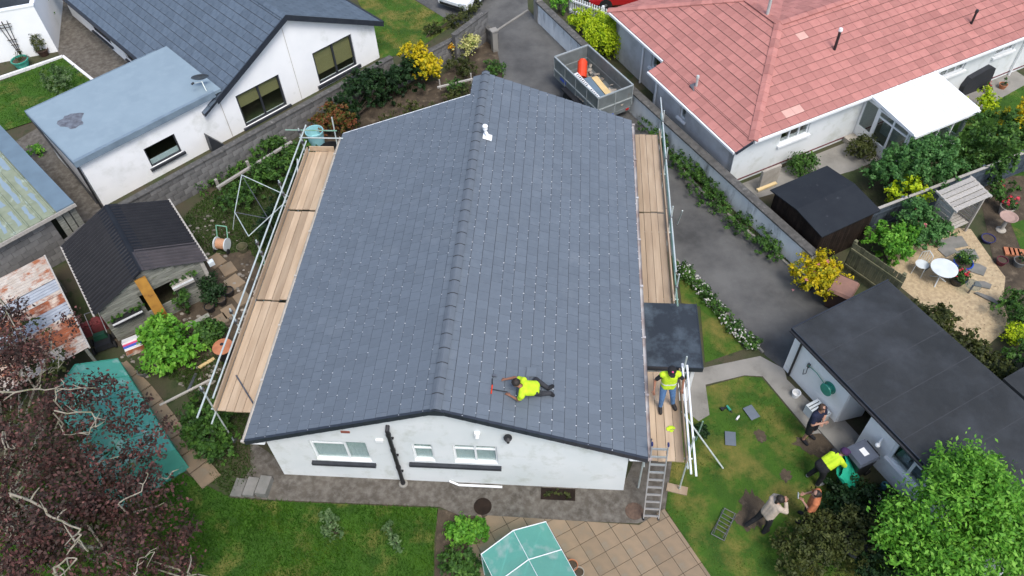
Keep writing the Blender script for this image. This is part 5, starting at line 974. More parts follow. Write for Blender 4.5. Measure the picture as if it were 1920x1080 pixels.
b = MB(); b.hexa([FB.p(-.06,-.08,1.56),FB.p(wB/2,-.08,1.72),FB.p(wB/2,lB+.05,1.72),FB.p(-.06,lB+.05,1.56),FB.p(-.06,-.08,1.60),FB.p(wB/2,-.08,1.76),FB.p(wB/2,lB+.05,1.76),FB.p(-.06,lB+.05,1.60)]); b.hexa([FB.p(wB/2,-.08,1.72),FB.p(wB+.06,-.08,1.56),FB.p(wB+.06,lB+.05,1.56),FB.p(wB/2,lB+.05,1.72),FB.p(wB/2,-.08,1.76),FB.p(wB+.06,-.08,1.60),FB.p(wB+.06,lB+.05,1.60),FB.p(wB/2,lB+.05,1.76)]); b.build('roof','shedfelt',BS)

def fence(name, label, p0, p1, h, mat, board=.14, gap=.01, posts=1.8, z0=.05, tag_='fence', railm=None, th=.02, capm=None):
    p0, p1 = V(*p0), V(*p1); L = np.linalg.norm((p1-p0)[:2]); F = FR(p0[0], p0[1], t=tuple((p1-p0)[:2])); t = thing(name, label, tag_, (p0+p1)/2*V(1,1,0)); n = int(L/(board+gap)); sh = None
    for k in range(n):
        s_ = k*L/n; hh = h*(1+random.uniform(-.012,.012)); MB().box(s_+gap/2,s_+L/n-gap/2,-th/2+random.uniform(-.005,.005),th/2,z0,hh,F).build('board',mat,t)
    for k in range(int(L/posts)+1): s_ = min(L, k*posts); MB().box(s_-.05,s_+.05,.02,.12,0,h+.05,F).build('post',railm or mat,t)
    for z in (h*.25,h*.8): MB().box(0,L,-.06,-.025,z-.04,z+.04,F).build('rail',railm or mat,t)
    if capm: MB().box(0,L,-.05,.05,h+.02,h+.05,F).build('capping',capm,t)
    return t
fence('garden_fence','blue grey board fence with a pale capping behind the arbour seat',(17.60,9.79,0.00),(24.57,13.47,0.00),1.15,'fenceblue',.15,.006,capm='timberpale')
fence('garden_gate','mossy green timber gate and fence between drive and gravel garden',(17.00,8.32,0.00),(18.26,6.87,0.00),1.35,'timbergreen',.12,.015,railm='timbergreen',tag_='gate')
fence('picket_railing','white picket railing at the top by the red car',(7.55,24.13,0.00),(9.82,22.58,0.00),.9,'upvc',.06,.07,railm='upvc',tag_='railing',th=.025)

AB = thing('arbour_seat','weathered grey timber arbour seat with a slatted roof','arbour',(20.7,10.2,0)); FA = FR(20.36,9.62,t=(.865,.50)); wA, dA = 1.35, .62
for (s_, d_) in ((0,0),(wA,0),(0,dA),(wA,dA)): MB().box(s_-.035,s_+.035,d_-.035,d_+.035,0,1.72,FA).build('post','timberpale',AB)
for k in range(7): z = .35 + k*.19; MB().box(-.02,.0,.04,dA-.04,z,z+.15,FA).build('side_slat','timberpale',AB); MB().box(wA,wA+.02,.04,dA-.04,z,z+.15,FA).build('side_slat','timberpale',AB)
for k in range(5): MB().box(.04,wA-.04,.02+k*.12,.02+k*.12+.10,.42,.445,FA).build('seat_slat','timberpale',AB)
for k in range(9): s_ = .06 + k*.14; MB().box(s_,s_+.11,dA-.01,dA+.01,.45,1.6,FA).build('back_slat','timberpale',AB)
for k in range(5):
    d_ = -.14 + k*.185; z = 1.74 + .03*k; b = MB(); b.box(-.12,wA+.12,d_,d_+.17,z,z+.025,FA); b.build('roof_slat','timberpale',AB)
for s_ in (-.08,wA+.08): MB().beam(FA.p(s_,-.16,1.71),FA.p(s_,dA+.2,1.86),.05,.07).build('roof_bearer','timberpale',AB)
# bits on the gravel
pot('plant_pot','bright blue glazed pot with a leafy green plant on the gravel','pot',(20.85,8.53,0.00),.30,.34,'blueglaze','L_green',n=700,top=.28); pot('plant_pot','black pot with orange red flowers beside the white table','pot',(20.55,7.91,0.00),.27,.30,'black','L_green','L_redf',n=600,top=.2)
pot('plant_pot','dark indigo bowl on the upper edge of the gravel','pot',(22.13,9.85,0.00),.22,.16,'indigo'); pot('plant_pot','pale bucket pot of pink flowers in the far right bed','pot',(23.13,11.23,0.00),.24,.36,'stone','L_green','L_redf',n=300,top=.22); pot('plant_pot','grey pot at the right edge beside the bricks','pot',(22.79,8.77,0.00),.2,.24,'stonegrey','L_dark',n=150); pot('plant_pot','maroon pot lying left of the bricks','pot',(22.23,8.80,0.00),.17,.22,M('maroon',(.10,.02,.03),None,4,.4))
q = (19.94,7.93,0.00); t = thing('garden_table','round white metal garden table on the gravel','table',q); MB().lathe([(.40,.66),(.42,.67),(.42,.69),(.01,.695)], q, 24).build('table_top','palepaint',t); MB().tube(q,V(*q)+V(0,0,.66),.03).build('stem','palepaint',t)
for k in range(3): a = k*2.1; MB().tube(V(*q)+V(0,0,.25),V(*q)+V(.28*math.cos(a),.28*math.sin(a),.01),.018).build('leg','palepaint',t)
q = (19.42,8.29,0.00); t = thing('garden_chair','pale metal garden chair left of the round table','chair',q); F = FR(q[0],q[1],-35)
MB().lathe([(.20,.43),(.21,.45),(.01,.455)], q, 16).build('seat','palepaint',t)
for (s_, d_) in ((-.16,-.16),(.16,-.16),(-.16,.16),(.16,.16)): MB().tube(F.p(s_,d_,0),F.p(s_*.9,d_*.9,.43),.012).build('leg','palepaint',t)
b = MB(); b.path([F.p(-.18,.16,.43),F.p(-.17,.22,.75),F.p(0,.25,.88),F.p(.17,.22,.75),F.p(.18,.16,.43)], .012); b.build('backrest','palepaint',t)
for k in range(4): MB().tube(F.p(-.1+k*.066,.18,.45),F.p(-.1+k*.066,.245,.84),.007).build('back_bar','palepaint',t)
q = (22.75,10.38,0.00); t = thing('bird_bath','pale stone bird bath with a pink bowl in the soil bed','bird bath',q); MB().lathe([(.16,0),(.17,.04),(.07,.1),(.06,.5),(.10,.56)], q, 16).build('pedestal','stone',t); MB().lathe([(.10,.56),(.28,.64),(.30,.68),(.27,.68),(.2,.64),(.01,.63)], q, 20).build('bowl','pinkstone',t)
q = (20.81,7.47,0.00); t = thing('glass_table','low round glass topped stand on the gravel','stand',q); MB().lathe([(.24,.40),(.25,.41),(.25,.42),(.01,.42)], q, 20).build('table_top','clearglass',t); MB().tube(q,V(*q)+V(0,0,.4),.03).build('stem','steel',t)
t = thing('brick_row','short row of terracotta bricks at the right edge of the gravel','bricks',(22.70,9.18,0.00))
for k in range(4): a = V(*(22.51,9.19,0.00)) + (V(*(23.07,9.09,0.00))-V(*(22.51,9.19,0.00)))*(k/4); MB().box(0,.20,0,.34,0,.08,FR(a[0],a[1],-6)).build('brick','terracotta',t)
for i, (p, w, l, an) in enumerate((((21.03,9.73,0.00),.8,.55,20),((21.26,9.17,0.00),.75,.5,15),((20.66,9.35,0.00),.6,.5,35),((21.38,8.53,0.00),.62,.5,-20),((21.37,7.83,0.00),.55,.3,-10),((19.76,8.59,0.00),.4,.3,50),((20.46,9.71,0.00),.5,.4,30),((21.33,7.26,0.00),.8,.2,-35))):
    F = FR(p[0],p[1],an); b = MB(); b.ext([F.p(x,y,0) for x, y in ((-w/2,-l/2+.05),(w/2-.08,-l/2),(w/2,l/2-.1),(w*.1,l/2),(-w/2+.06,l/2-.06))],(0,0,.035+.005*i)); tag(b.build('stepping_stone','slabgrey'), ['large grey flag in front of the arbour','grey flag right of the arbour front','grey flag left below the arbour','five-sided grey flag right of the blue pot','small grey flag below the blue pot','pale flag behind the garden chair','dark flag at the left foot of the arbour','long narrow flag crossing the lower gravel'][i], 'paving', 'grey flags on the gravel')
# water butts / bins behind the garage
def wheelie(label, p, ang, body, lid, h=1.0, w=.55, num=False):
    F = FR(p[0],p[1],ang); t = thing('wheelie_bin', label, 'bin', F.p(0,0)); b = MB(); b.hexa([F.p(-w*.4,-w*.4,.06),F.p(w*.4,-w*.4,.06),F.p(w*.4,w*.4,.06),F.p(-w*.4,w*.4,.06),F.p(-w*.48,-w*.5,h*.93),F.p(w*.48,-w*.5,h*.93),F.p(w*.48,w*.5,h*.93),F.p(-w*.48,w*.5,h*.93)]); b.build('body',body,t)
    b = MB(); b.hexa([F.p(-w*.52,-w*.58,h*.935),F.p(w*.52,-w*.58,h*.935),F.p(w*.52,w*.52,h*.935),F.p(-w*.52,w*.52,h*.935),F.p(-w*.46,-w*.5,h*1.03),F.p(w*.46,-w*.5,h*1.03),F.p(w*.46,w*.46,h*1.05),F.p(-w*.46,w*.46,h*1.05)]); l_ = b.build('lid',lid,t)
    if num: MB().box(-w*.16,w*.2,-w*.1,w*.16,h*1.044,h*1.05,F).build('number_label','paper',l_)
    MB().tube(F.p(-w*.4,w*.6,h*.95),F.p(w*.4,w*.6,h*.95),.018).build('handle',body,t)
    for s_ in (-1,1): q = F.p(s_*w*.42,w*.45,.1); R3 = np.array([[-F.t[1],0,F.t[0]],[F.t[0],0,F.t[1]],[0,1,0]]); MB().lathe([(.01,-.03),(.1,-.03),(.1,.03),(.01,.03)], q, 12, R3).build('wheel','tyre',t)
    return t
wheelie('brown wheeled bin between the yellow shrub and the gate',(16.49,6.80,0.00),-32,'darkbrown','brownplastic',.95,.72); wheelie('pale green lidded bin behind the garage corner',tuple(FG.p(-.25,1.0)),-35,'greenplastic','palegreen',.8,.6); wheelie('black wheeled bin with a grey lid and white label by the garage window',tuple(FG.p(3.55,-.62)),-62,'black','bingrey',1.02,.62,True)
b = MB(); b.tube(FG.p(3.55,-.02,1.25),FG.p(3.62,-.22,1.22),.03,n=8); b.ball(FG.p(3.62,-.24,1.2),.07,10,6); b.build('wall_lamp','upvc',GA)

t = thing('outbuilding','dark roofed outbuilding cut by the right edge beyond the garage','outbuilding',(21.34,4.09,0.00)); FZ = FR(*(19.78,3.02,1.60)[:2], t=(.528,-.849)); b = MB(); b.box(0,3.5,0,3.0,1.55,1.66,FZ); b.build('roof','felt',t); b = MB(); b.box(.1,3.4,.1,2.9,0,1.549,FZ); b.build('wall','white2',t)

# ================================================================== SMALL THINGS IN THE GARDENS
RA = thing('rotary_airer','bare metal rotary clothes airer in the left garden','clothes airer',(-2.84,8.50,0.00)); zA = 1.7; cA = V(*(-2.50,8.79,1.70)); pts = [V(*(-3.84,10.55,1.70)),V(*(-3.59,8.78,1.60)),V(*(-2.73,7.58,1.70)),V(*(-1.79,9.47,1.70))]
MB().tube((cA[0],cA[1],0),(cA[0],cA[1],zA-.35),.025).build('pole','steel',RA)
for p in pts: MB().tube((cA[0],cA[1],zA-.38),p,.014,n=6).build('arm','steel',RA)
for k in range(4): MB().tube(pts[k],pts[(k+1)%4],.017,n=6).build('line_bar','galv',RA)
MB().tube((-3.59,8.78,1.60),(-3.89,8.73,0.80),.014,n=6).build('arm','galv',RA)
b = MB(); b.beam((-5.29,11.09,0.55),(-3.13,13.79,0.55),.10,.08); 
for p in ((-5.51,11.56,0.00),(-4.61,12.62,0.00),(-3.49,14.05,0.00)): b.box(-.05,.05,-.05,.05,0,.53,FR(p[0],p[1],48))
tag(b.build('timber_rail','timberpale'),'long pale timber rail on posts in front of the block wall','rail')
b = MB(); b.beam((2.15,17.51,0.50),(3.57,18.13,0.50),.07,.07); 
for p in ((2.16,18.05,0.00),(3.45,18.54,0.00)): b.tube((p[0],p[1],0),(p[0],p[1],.5),.03)
tag(b.build('timber_rail','timberpale'),'thin timber rail behind the jog in the slate roof','rail')
t = thing('hose_cart','wheeled hose cart with a peach drum and green handle by the shed','hose cart',(-4.38,8.49,0.00)); q = V(*(-4.38,8.49,0.00)); F = FR(q[0],q[1],-8)
R3 = np.array([[0,0,F.t[0]],[0,1,F.t[1]],[1,0,0]]); MB().tube(F.p(-.16,0,.30),F.p(.16,0,.30),.19,.19,16).build('drum',M('peach_hose',(.55,.30,.17),(.45,.24,.14),30,.6),t)
for s_ in (-.2,.2): MB().tube(F.p(s_-.02,0,.30),F.p(s_+.02,0,.30),.24,.24,18).build('flange','palepaint',t); MB().tube(F.p(s_*1.25-.02,-.15,.10),F.p(s_*1.25+.02,-.15,.10),.10,.10,12).build('wheel','tyre',t)
b = MB(); b.path([F.p(-.2,.05,.2),F.p(-.2,.35,.85),F.p(.2,.35,.85),F.p(.2,.05,.2)],.018); b.build('handle','palegreen',t)
b = MB(); q = (-3.67,8.47,0.00); b.lathe([(.15,0),(.19,.22),(.2,.24),(.18,.24),(.14,.02),(.01,.02)], q, 16); tag(b.build('wire_basket','timbergreen'),'empty round basket right of the hose cart','basket')
q = (-2.17,13.69,0.00); b = MB(); b.lathe([(.24,0),(.30,.5),(.33,.85),(.36,.95),(.36,1.0),(.33,1.0),(.29,.6),(.01,.55)], (q[0],q[1]+.25,0), 22); tag(b.build('water_butt','aqua'),'pale aqua open water butt behind the left scaffold','water butt')
q = (-1.56,13.39,0.00); b = MB(); b.lathe([(.38,0),(.42,.42),(.45,.46),(.42,.46),(.38,.06),(.01,.05)], (q[0],q[1]+.15,0), 22); tag(b.build('black_tub','black'),'round black tub next to the aqua water butt','tub')
q = (-2.86,3.94,0.00); t = thing('covered_tub','black tub with a round orange lid under the left scaffold','tub',q); MB().lathe([(.26,0),(.30,.5)], q, 20).build('tub','black',t); MB().lathe([(.31,.5),(.32,.53),(.10,.56),(.01,.56)], q, 22).build('lid','terracotta',t); MB().lathe([(.05,.561),(.06,.575),(.01,.58)], V(*q)+V(-.03,.06,0), 10).build('handle','black',t)
for k, (p, lab, lf) in enumerate((((-3.97,5.75,0.00),'left one of three black pots at the shed corner',None),((-3.67,6.04,0.00),'middle one of three black pots at the shed corner',None),((-3.54,6.44,0.00),'right one of three black pots at the shed corner',None))): pot('plant_pot',lab,'pot',p,.17,.26,'black',group='black pots at the shed corner')
pot('plant_pot','grey pot with a straggly plant beside the slab path','pot',(-5.27,3.13,0.00),.16,.24,'stonegrey','L_green',n=200)
# sack of compost with printed bands
q = (-5.90,4.08,0.00); F = FR(q[0],q[1],32); t = thing('compost_sack','sack printed with white pink and blue bands beside the shed','sack',q); b = MB(); z0 = 0
for (a, c, m) in ((.0,.16,'rust'),(.16,.27,'paper'),(.27,.38,'blue'),(.38,.46,'pinkprint'),(.46,.56,'paper')):
    bb = MB(); bb.hexa([F.p(-.32,-.2+a*.55,.02+a*.5),F.p(.32,-.2+a*.55,.02+a*.5),F.p(.32,.12+a*.3,.02),F.p(-.32,.12+a*.3,.02),F.p(-.31,-.2+c*.55,.10+c*.5),F.p(.31,-.2+c*.55,.10+c*.5),F.p(.30,.14+c*.35,.08+c*.4),F.p(-.30,.14+c*.35,.08+c*.4)]); bb.build('printed_band',m,t)
q = (-6.99,4.18,0.00); t = thing('lawn_mower','dark green and black lawn mower beside the rusty lean-to','mower',q); F = FR(q[0],q[1],30)
MB().hexa([F.p(-.3,-.25,.08),F.p(.3,-.25,.08),F.p(.3,.25,.08),F.p(-.3,.25,.08),F.p(-.24,-.2,.26),F.p(.24,-.2,.26),F.p(.24,.2,.26),F.p(-.24,.2,.26)]).build('deck','black',t); MB().hexa([F.p(-.22,.05,.27),F.p(.2,.05,.27),F.p(.2,.3,.27),F.p(-.22,.3,.27),F.p(-.18,.08,.46),F.p(.16,.08,.46),F.p(.16,.27,.42),F.p(-.18,.27,.42)]).build('engine_cover',M('dark_green_paint',(.015,.06,.035),None,4,.4),t)
for (s_, d_) in ((-.33,-.2),(.33,-.2),(-.33,.2),(.33,.2)): MB().tube(F.p(s_-.03,d_,.12),F.p(s_+.03,d_,.12),.12,.12,14).build('wheel','tyre',t)
b = MB(); b.path([F.p(-.2,.25,.3),F.p(-.2,.8,.85),F.p(.2,.8,.85),F.p(.2,.25,.3)],.016); b.build('handle','steel',t)
q = (-7.55,4.76,0.00); b = MB(); F = FR(q[0],q[1],35)
for k in range(6): b.ball(F.p(-.3+k*.12,.03*math.sin(k*2),.42+.03*math.cos(k*3)),.14,8,5,(1.2,.9,.5))
b.box(-.4,.4,-.15,.15,.0,.38,F); tag(b.build('covered_bundle',M('dull_red_cloth',(.20,.04,.045),(.12,.03,.03),5,.9)),'dull red covered bundle in the gap between the sheds','bundle')
b = MB(); q = (24.08,18.62,0.00); F = FR(q[0],q[1],30); pr = [(-.75,0),(-.78,.5),(-.6,.85),(-.1,.95),(.45,1.05),(.7,.9),(.78,.45),(.74,0)]; b.ext([F.p(x,-.32,z) for x, z in pr], F.v(0,.7)); tag(b.build('barbecue_cover',M('dark_cover',(.03,.032,.038),None,5,.6,.3,8)),'dark fabric covered barbecue right of the conservatory','barbecue')
pot('plant_pot','pot of pink flowers behind the covered barbecue','pot',(24.71,18.37,0.00),.16,.2,'stone','L_green','L_redf',n=150); pot('plant_pot','small terracotta pot on the far right patio','pot',(25.43,18.64,0.00),.16,.2,'terracotta','L_green',n=80)
# on the right lawn
for k, (p, an, lab) in enumerate((((13.27,2.61,0.00),28,'loose grey slate lying tilted on the lawn nearer the garage'),((12.57,1.72,0.00),-4,'loose grey slate lying on the lawn nearer the scaffold'))):
    F = FR(p[0],p[1],an); b = MB(); b.hexa([F.p(-.15,-.22,.05),F.p(.15,-.22,.05),F.p(.15,.22,.06),F.p(-.15,.22,.06),F.p(-.15,-.22,.058),F.p(.15,-.22,.058),F.p(.15,.22,.068),F.p(-.15,.22,.068)]); tag(b.build('loose_slate','slate'),lab,'slate')
q = (12.63,2.71,0.00); t = thing('cordless_drill','green and black cordless drill on the lawn','drill',q); F = FR(q[0],q[1],-60); MB().tube(F.p(-.10,0,.07),F.p(.08,0,.07),.035,.035,10).build('body','greenplastic',t); MB().tube(F.p(.08,0,.07),F.p(.17,0,.07),.02,.012,8).build('chuck','black',t); MB().beam(F.p(-.06,-.02,.06),F.p(-.08,-.16,.05),.04,.04).build('grip','black',t); MB().box(-.13,-.03,-.22,-.14,.02,.09,F).build('battery','black',t)
q = (12.86,2.40,0.00); b = MB(); b.tube((q[0]-.05,q[1]-.05,.06),(q[0]+.03,q[1]+.06,.06),.03,.03,10); b.tube((q[0]+.03,q[1]+.06,.06),(q[0]+.05,q[1]+.09,.06),.012,.012,8); tag(b.build('plastic_bottle','paper'),'white plastic bottle lying between drill and slate','bottle')
q = (12.11,-0.86,0.00); t = thing('folding_chair','folded metal garden chair lying on the lawn','chair',q); F = FR(q[0],q[1],62)
for s_ in (-.18,.18): MB().tube(F.p(-.42,s_,.07),F.p(.42,s_*.8,.12),.011).build('frame_bar','steel',t); MB().tube(F.p(-.4,s_*.7,.15),F.p(.38,s_,.06),.011).build('frame_bar','steel',t)
for k in range(5): MB().tube(F.p(-.25+k*.12,-.16,.13),F.p(-.23+k*.12,.16,.13),.010).build('slat','steel',t)
for k in (-.42,.42): MB().tube(F.p(k,-.17,.09),F.p(k,.17,.09),.011).build('cross_bar','steel',t)
q = (15.45,-1.26,0.00); t = thing('stone_planter','round grey stone dish with a dark centre in the lower right bed','stone dish',q); MB().lathe([(.34,0),(.36,.20),(.40,.28),(.36,.30),(.30,.27),(.28,.20),(.16,.19),(.15,.25),(.08,.27),(.01,.26)], q, 26).build('dish','stonegrey',t); MB().ball(V(*q)+V(.02,0,.29),.08,8,5).build('centre','black',t)
for p, r, h, m, lab in (((16.45,0.38,0.00),.10,.35,M('teal_glaze',(.05,.14,.17),None,4,.3),'teal jar in the dark bed beyond the green bag'),((16.29,0.14,0.00),.10,.08,'paper','white ring-shaped dish in the dark bed'),((16.08,-0.05,0.00),.14,.1,'stone','pale round stone in the dark bed'),((16.51,-0.33,0.00),.11,.34,bpy.data.materials['teal_glaze'],'second teal jar nearest the bright green tree'),((16.31,-0.53,0.00),.12,.12,'stone','pale stone beside the nearest teal jar')):
    b = MB(); b.lathe([(r*.8,0),(r,h*.5),(r*.8,h),(r*.5,h),(r*.4,h*.7),(.01,h*.6)], p, 14); tag(b.build('garden_ornament',m),lab,'ornament')
q = tuple(FG.p(1.2,-.28)); t = thing('plastic_crate','pale slatted crate leaning by the garage wall','crate',q); F = FG.at(1.75,-.30,0)
for k in range(6): MB().box(-.26+k*.09,-.26+k*.09+.06,-.2,.2,.36,.38,F).build('slat','palepaint',t)
for (a, c, d0, d1) in ((-.28,.28,-.22,-.2),(-.28,.28,.2,.22),(-.28,-.26,-.2,.2),(.27,.29,-.2,.2)): MB().box(a,c,d0,d1,0,.38,F).build('side','palepaint',t)
b = MB(); q = FG.p(.95,-.35); b.lathe([(.10,0),(.12,.18),(.13,.2),(.11,.2),(.09,.03),(.01,.03)], q, 14); tag(b.build('paint_tin','paper'),'white round tin on the ground by the garage','tin')
b = MB(); n = 18; vs_ = []; A0, A1 = V(*(15.25,0.68,0.72)), V(*(15.73,0.52,0.05)); ax_ = A1-A0; sx_ = np.cross(ax_, V(0,0,1)); sx_ /= np.linalg.norm(sx_); nz_ = np.cross(sx_, ax_); nz_ /= np.linalg.norm(nz_)
for k, (f_, w_, h_) in enumerate(((.22,.26,.03),(.1,.34,.06),(-.04,.42,.10),(.12,.44,.15),(.35,.43,.18),(.6,.40,.19),(.85,.36,.17),(1.08,.28,.12),(1.16,.12,.04))):
    for i in range(n): a = 2*math.pi*i/n; vs_.append(A0 + ax_*f_ + sx_*(w_+.03*math.sin(4*a+1.7*k))*math.cos(a) + nz_*(h_+.025*math.cos(5*a+2.1*k))*math.sin(a) + V(0,0,.06))
b.add(vs_, [(k*n+i,k*n+(i+1)%n,(k+1)*n+(i+1)%n,(k+1)*n+i) for k in range(8) for i in range(n)]+[tuple(8*n+i for i in range(n))]); tag(b.build('garden_bag','sheetgreen'),'bright green garden waste bag held open by the stooping worker','bag')
t = thing('gutter_length','white gutter length lying at the foot of the front wall','gutter',(5.55,-0.02,0.00)); MB().tube((4.97,-0.09,0.05),(6.18,-0.09,0.05),.035,n=8).build('pipe','whitetube',t); MB().tube((4.71,-0.04,0.16),(4.97,-0.09,0.05),.03,n=8).build('bend','whitetube',t)
# slater's tools on the roof
t = thing('slate_cutter','red and black slate cutter lying in front of the kneeling roofer','tool',V(6.012, 0.790, 3.738)); MB().tube(V(6.016, 0.583, 3.747),V(6.022, 0.833, 3.745),.018,n=8).build('jaw','red',t); MB().tube(V(6.022, 0.833, 3.745),V(6.007, 1.017, 3.751),.013,n=6).build('handle','black',t); MB().tube(V(6.032, 0.711, 3.741),V(6.407, 0.734, 3.610),.013,n=6).build('handle','black',t); MB().beam(V(5.998, 1.117, 3.743),V(6.102, 1.132, 3.704),.06,.03).build('head','steel',t)
b = MB(); b.hexa([V(6.831, 1.625, 3.429),V(7.074, 1.681, 3.338),V(7.074, 1.402, 3.338),V(6.821, 1.328, 3.433),V(6.832, 1.618, 3.440),V(7.074, 1.674, 3.348),V(7.074, 1.395, 3.349),V(6.821, 1.321, 3.444)]); tag(b.build('loose_slate','slate'),'single loose slate resting on the roof behind the roofer','slate')

for k, (a, c, w, m, lab) in enumerate((((-6.09,3.77,0.05),(-5.27,4.54,0.08),.12,'timber','grey plank edging the bed below the shed front'),((-4.37,2.03,0.05),(-3.10,3.01,0.06),.07,'timberpale','thin pale batten lying beside the slab path'),((-4.52,5.02,0.05),(-3.94,5.50,0.10),.16,'timber','short weathered plank near the black pots'),((-5.14,5.25,0.06),(-4.44,4.42,0.06),.14,'timbergreen','mossy plank lying before the stained upright plank'),((-3.63,3.43,0.05),(-3.24,3.81,0.05),.1,'cream','pale yellow batten beside the orange lidded tub'),((-3.67,2.54,0.05),(-3.64,3.23,0.04),.09,'steel','dark metal bar standing out of the left bed'))):
    b = MB(); b.beam(a, c, w, .05); tag(b.build('plank', m), lab, 'plank')
b = MB()
for k in range(240):
    q = V(*random.choice(((-4.77,8.43,0.00),(-3.62,7.22,0.00),(-5.50,9.46,0.00),(-4.88,4.87,0.00),(-4.14,4.26,0.00),(-3.12,3.28,0.00),(-5.74,3.37,0.00),(-2.71,5.40,0.00)))) + V(random.gauss(0,.4), random.gauss(0,.4), 0); s_ = random.uniform(.02,.075); b.rv = random.random(); b.ball((q[0],q[1],s_*.3), s_, 6, 4, (1.2,.9,.55))
tag(b.build('scattered_stones', M('stone_mix', (.24,.215,.18), None, 6, .95, rand=.45)), 'stones and broken pots scattered over the left garden soil', 'stones', kind='stuff')
# ================================================================== PLANTS
def px(p): return V(*p)
def strip(name, label, cat, pts, w, h, n, size, mat, per=.5, **kw):
    base = px(pts[0]); bl = []
    for a, c in zip(pts[:-1], pts[1:]):
        a, c = px(a), px(c); L = np.linalg.norm(c-a); m = max(1, int(L/per))
        for i in range(m):
            q = a + (c-a)*(i+.5)/m - base; s_ = random.uniform(.75,1.25); bl.append((q[0]+random.uniform(-.15,.15)*w, q[1]+random.uniform(-.15,.15)*w, h*.5*s_, w*.55*s_, w*.55*s_, h*.55*s_))
    return bush(name, label, cat, base, bl, n, size, mat, **kw)
bush('golden_shrub','tall golden yellow shrub against the grey block wall','shrub',(1.41,18.34,0.00),[(0,0,.85,.72,.7,.8),(-.35,.3,1.3,.55,.5,.55),(.2,-.1,.7,.65,.6,.6)],5200,.055,'L_yellow')
strip('laurel_hedge','dense dark green laurel hedge beneath the white house gable','hedge',[(-1.41,15.55,0.00),(-0.49,16.63,0.00),(0.49,17.57,0.00),(1.18,18.34,0.00)],1.35,1.5,9000,.07,'L_dark',.5)
bush('red_tinged_shrub','red tinged shrub behind the far end of the left scaffold','shrub',(-1.75,14.86,0.00),[(0,0,.6,.8,.7,.6),(.35,.2,.8,.5,.5,.45),(-.4,0,.5,.5,.5,.5)],3800,.055,'L_red')
bush('cream_shrub','cream flowering shrub in the corner by the grey wall','shrub',(2.97,20.44,0.00),[(0,0,.6,.55,.45,.5),(.35,.1,.7,.35,.3,.35)],1700,.05,'L_cream',extra=[('L_orange',300,.05,[(-.45,-.25,.75,.22,.2,.2)],'flowers')])
bush('twiggy_shrub','brown twiggy shrub below the cream flowers','shrub',(2.87,19.15,0.00),[(0,0,.35,.6,.5,.35),(.6,-.2,.3,.4,.4,.3)],1500,.045,'L_olive')
bush('low_shrub','low green clump left of the driveway mouth','shrub',(4.50,19.18,0.00),[(0,0,.25,.4,.4,.28),(-.3,.3,.22,.3,.3,.25)],900,.045,'L_green')
strip('low_planting','mixed low plants behind the rear of the slate roof','planting',[(-0.35,14.66,0.00),(0.99,15.78,0.00),(2.85,16.89,0.00),(3.41,18.00,0.00)],.8,.45,3000,.05,'L_olive',.45)
bush('green_shrub','small mid green shrub between rail and roof jog','shrub',(2.86,17.80,0.00),[(0,0,.3,.4,.35,.32)],800,.045,'L_green')
strip('wall_top_hedge','small hedge growing along the neighbouring side of the drive wall','hedge',[(1.02,22.02,0.00),(2.15,22.93,0.00),(3.15,24.32,0.00)],.6,.6,1800,.05,'L_olive',.4)
bush('lime_ball_shrub','round clipped lime yellow shrub beside the white driveway wall','shrub',(9.20,21.08,0.00),[(0,0,.78,.95,.95,.82),(0,0,.95,.75,.75,.62)],7500,.05,'L_lime',clump=10,spread=.09,inner=.2,tufts=False)
bush('lime_shrub','smaller lime shrub behind the round lime one','shrub',(8.07,22.47,0.00),[(0,0,.55,.6,.5,.5),(.5,.3,.5,.5,.4,.45)],2600,.05,'L_lime')
bush('pale_green_shrub','pale green shrub at the head of the white wall','shrub',(7.04,24.27,0.00),[(0,0,.6,.6,.6,.6)],2000,.05,'L_bright')
strip('verge_planting','low green planting along the foot of the white driveway wall','planting',[(10.86,15.85,0.00),(12.24,13.02,0.00),(13.72,10.39,0.00),(15.12,8.61,0.00)],1.0,.36,9500,.045,'L_green',.35,stem=False)
bush('pink_gold_shrub','yellow and pink flowering shrub at the end of the driveway wall','shrub',(15.79,7.38,0.00),[(0,0,.55,.75,.7,.5),(.15,.2,.75,.5,.5,.4)],5600,.05,'L_yellow',extra=[('L_pinkf',160,.045,None,'flowers')])
strip('silver_border','white flecked silver green border beside the driveway','planting',[(11.56,8.28,0.00),(12.30,7.02,0.00),(13.03,5.79,0.00),(13.67,4.92,0.00)],.46,.30,4600,.038,'L_green',.28,stem=False,extra=[('L_whitef',1500,.028,None,'flowers')])
bush('round_shrub','small round green shrub against the pink-roofed bungalow','shrub',(16.40,13.14,0.00),[(0,0,.42,.52,.45,.40)],1600,.05,'L_green'); bush('round_shrub','small olive shrub by the conservatory door','shrub',(18.80,14.21,0.00),[(0,0,.4,.5,.45,.42)],1400,.05,'L_olive')
bush('large_shrub','big mounded mid green shrub in front of the conservatory','shrub',(20.11,12.29,0.00),[(0,0,.95,1.35,1.25,.95),(.6,.4,1.1,1.0,.9,.8),(-.8,-.2,.8,.85,.8,.75),(0,.1,1.3,.9,.8,.6)],13000,.06,'L_mid')
bush('large_shrub','darker green shrub right of the conservatory','shrub',(23.29,13.64,0.00),[(0,0,.95,1.4,1.3,.9),(1.0,.6,.9,1.1,1.0,.8),(-.8,-.3,.7,.9,.8,.7)],9000,.065,'L_green')
bush('golden_shrub','big golden mound at the right edge of the picture','shrub',(24.84,15.13,0.00),[(0,0,1.0,1.2,1.1,.8),(1.0,.5,.9,1.0,1.0,.8)],5000,.06,'L_yellow'); bush('lime_shrub','small lime shrub at the outer corner of the conservatory','shrub',(23.83,16.84,0.00),[(0,0,.5,.5,.5,.5)],1600,.05,'L_lime')
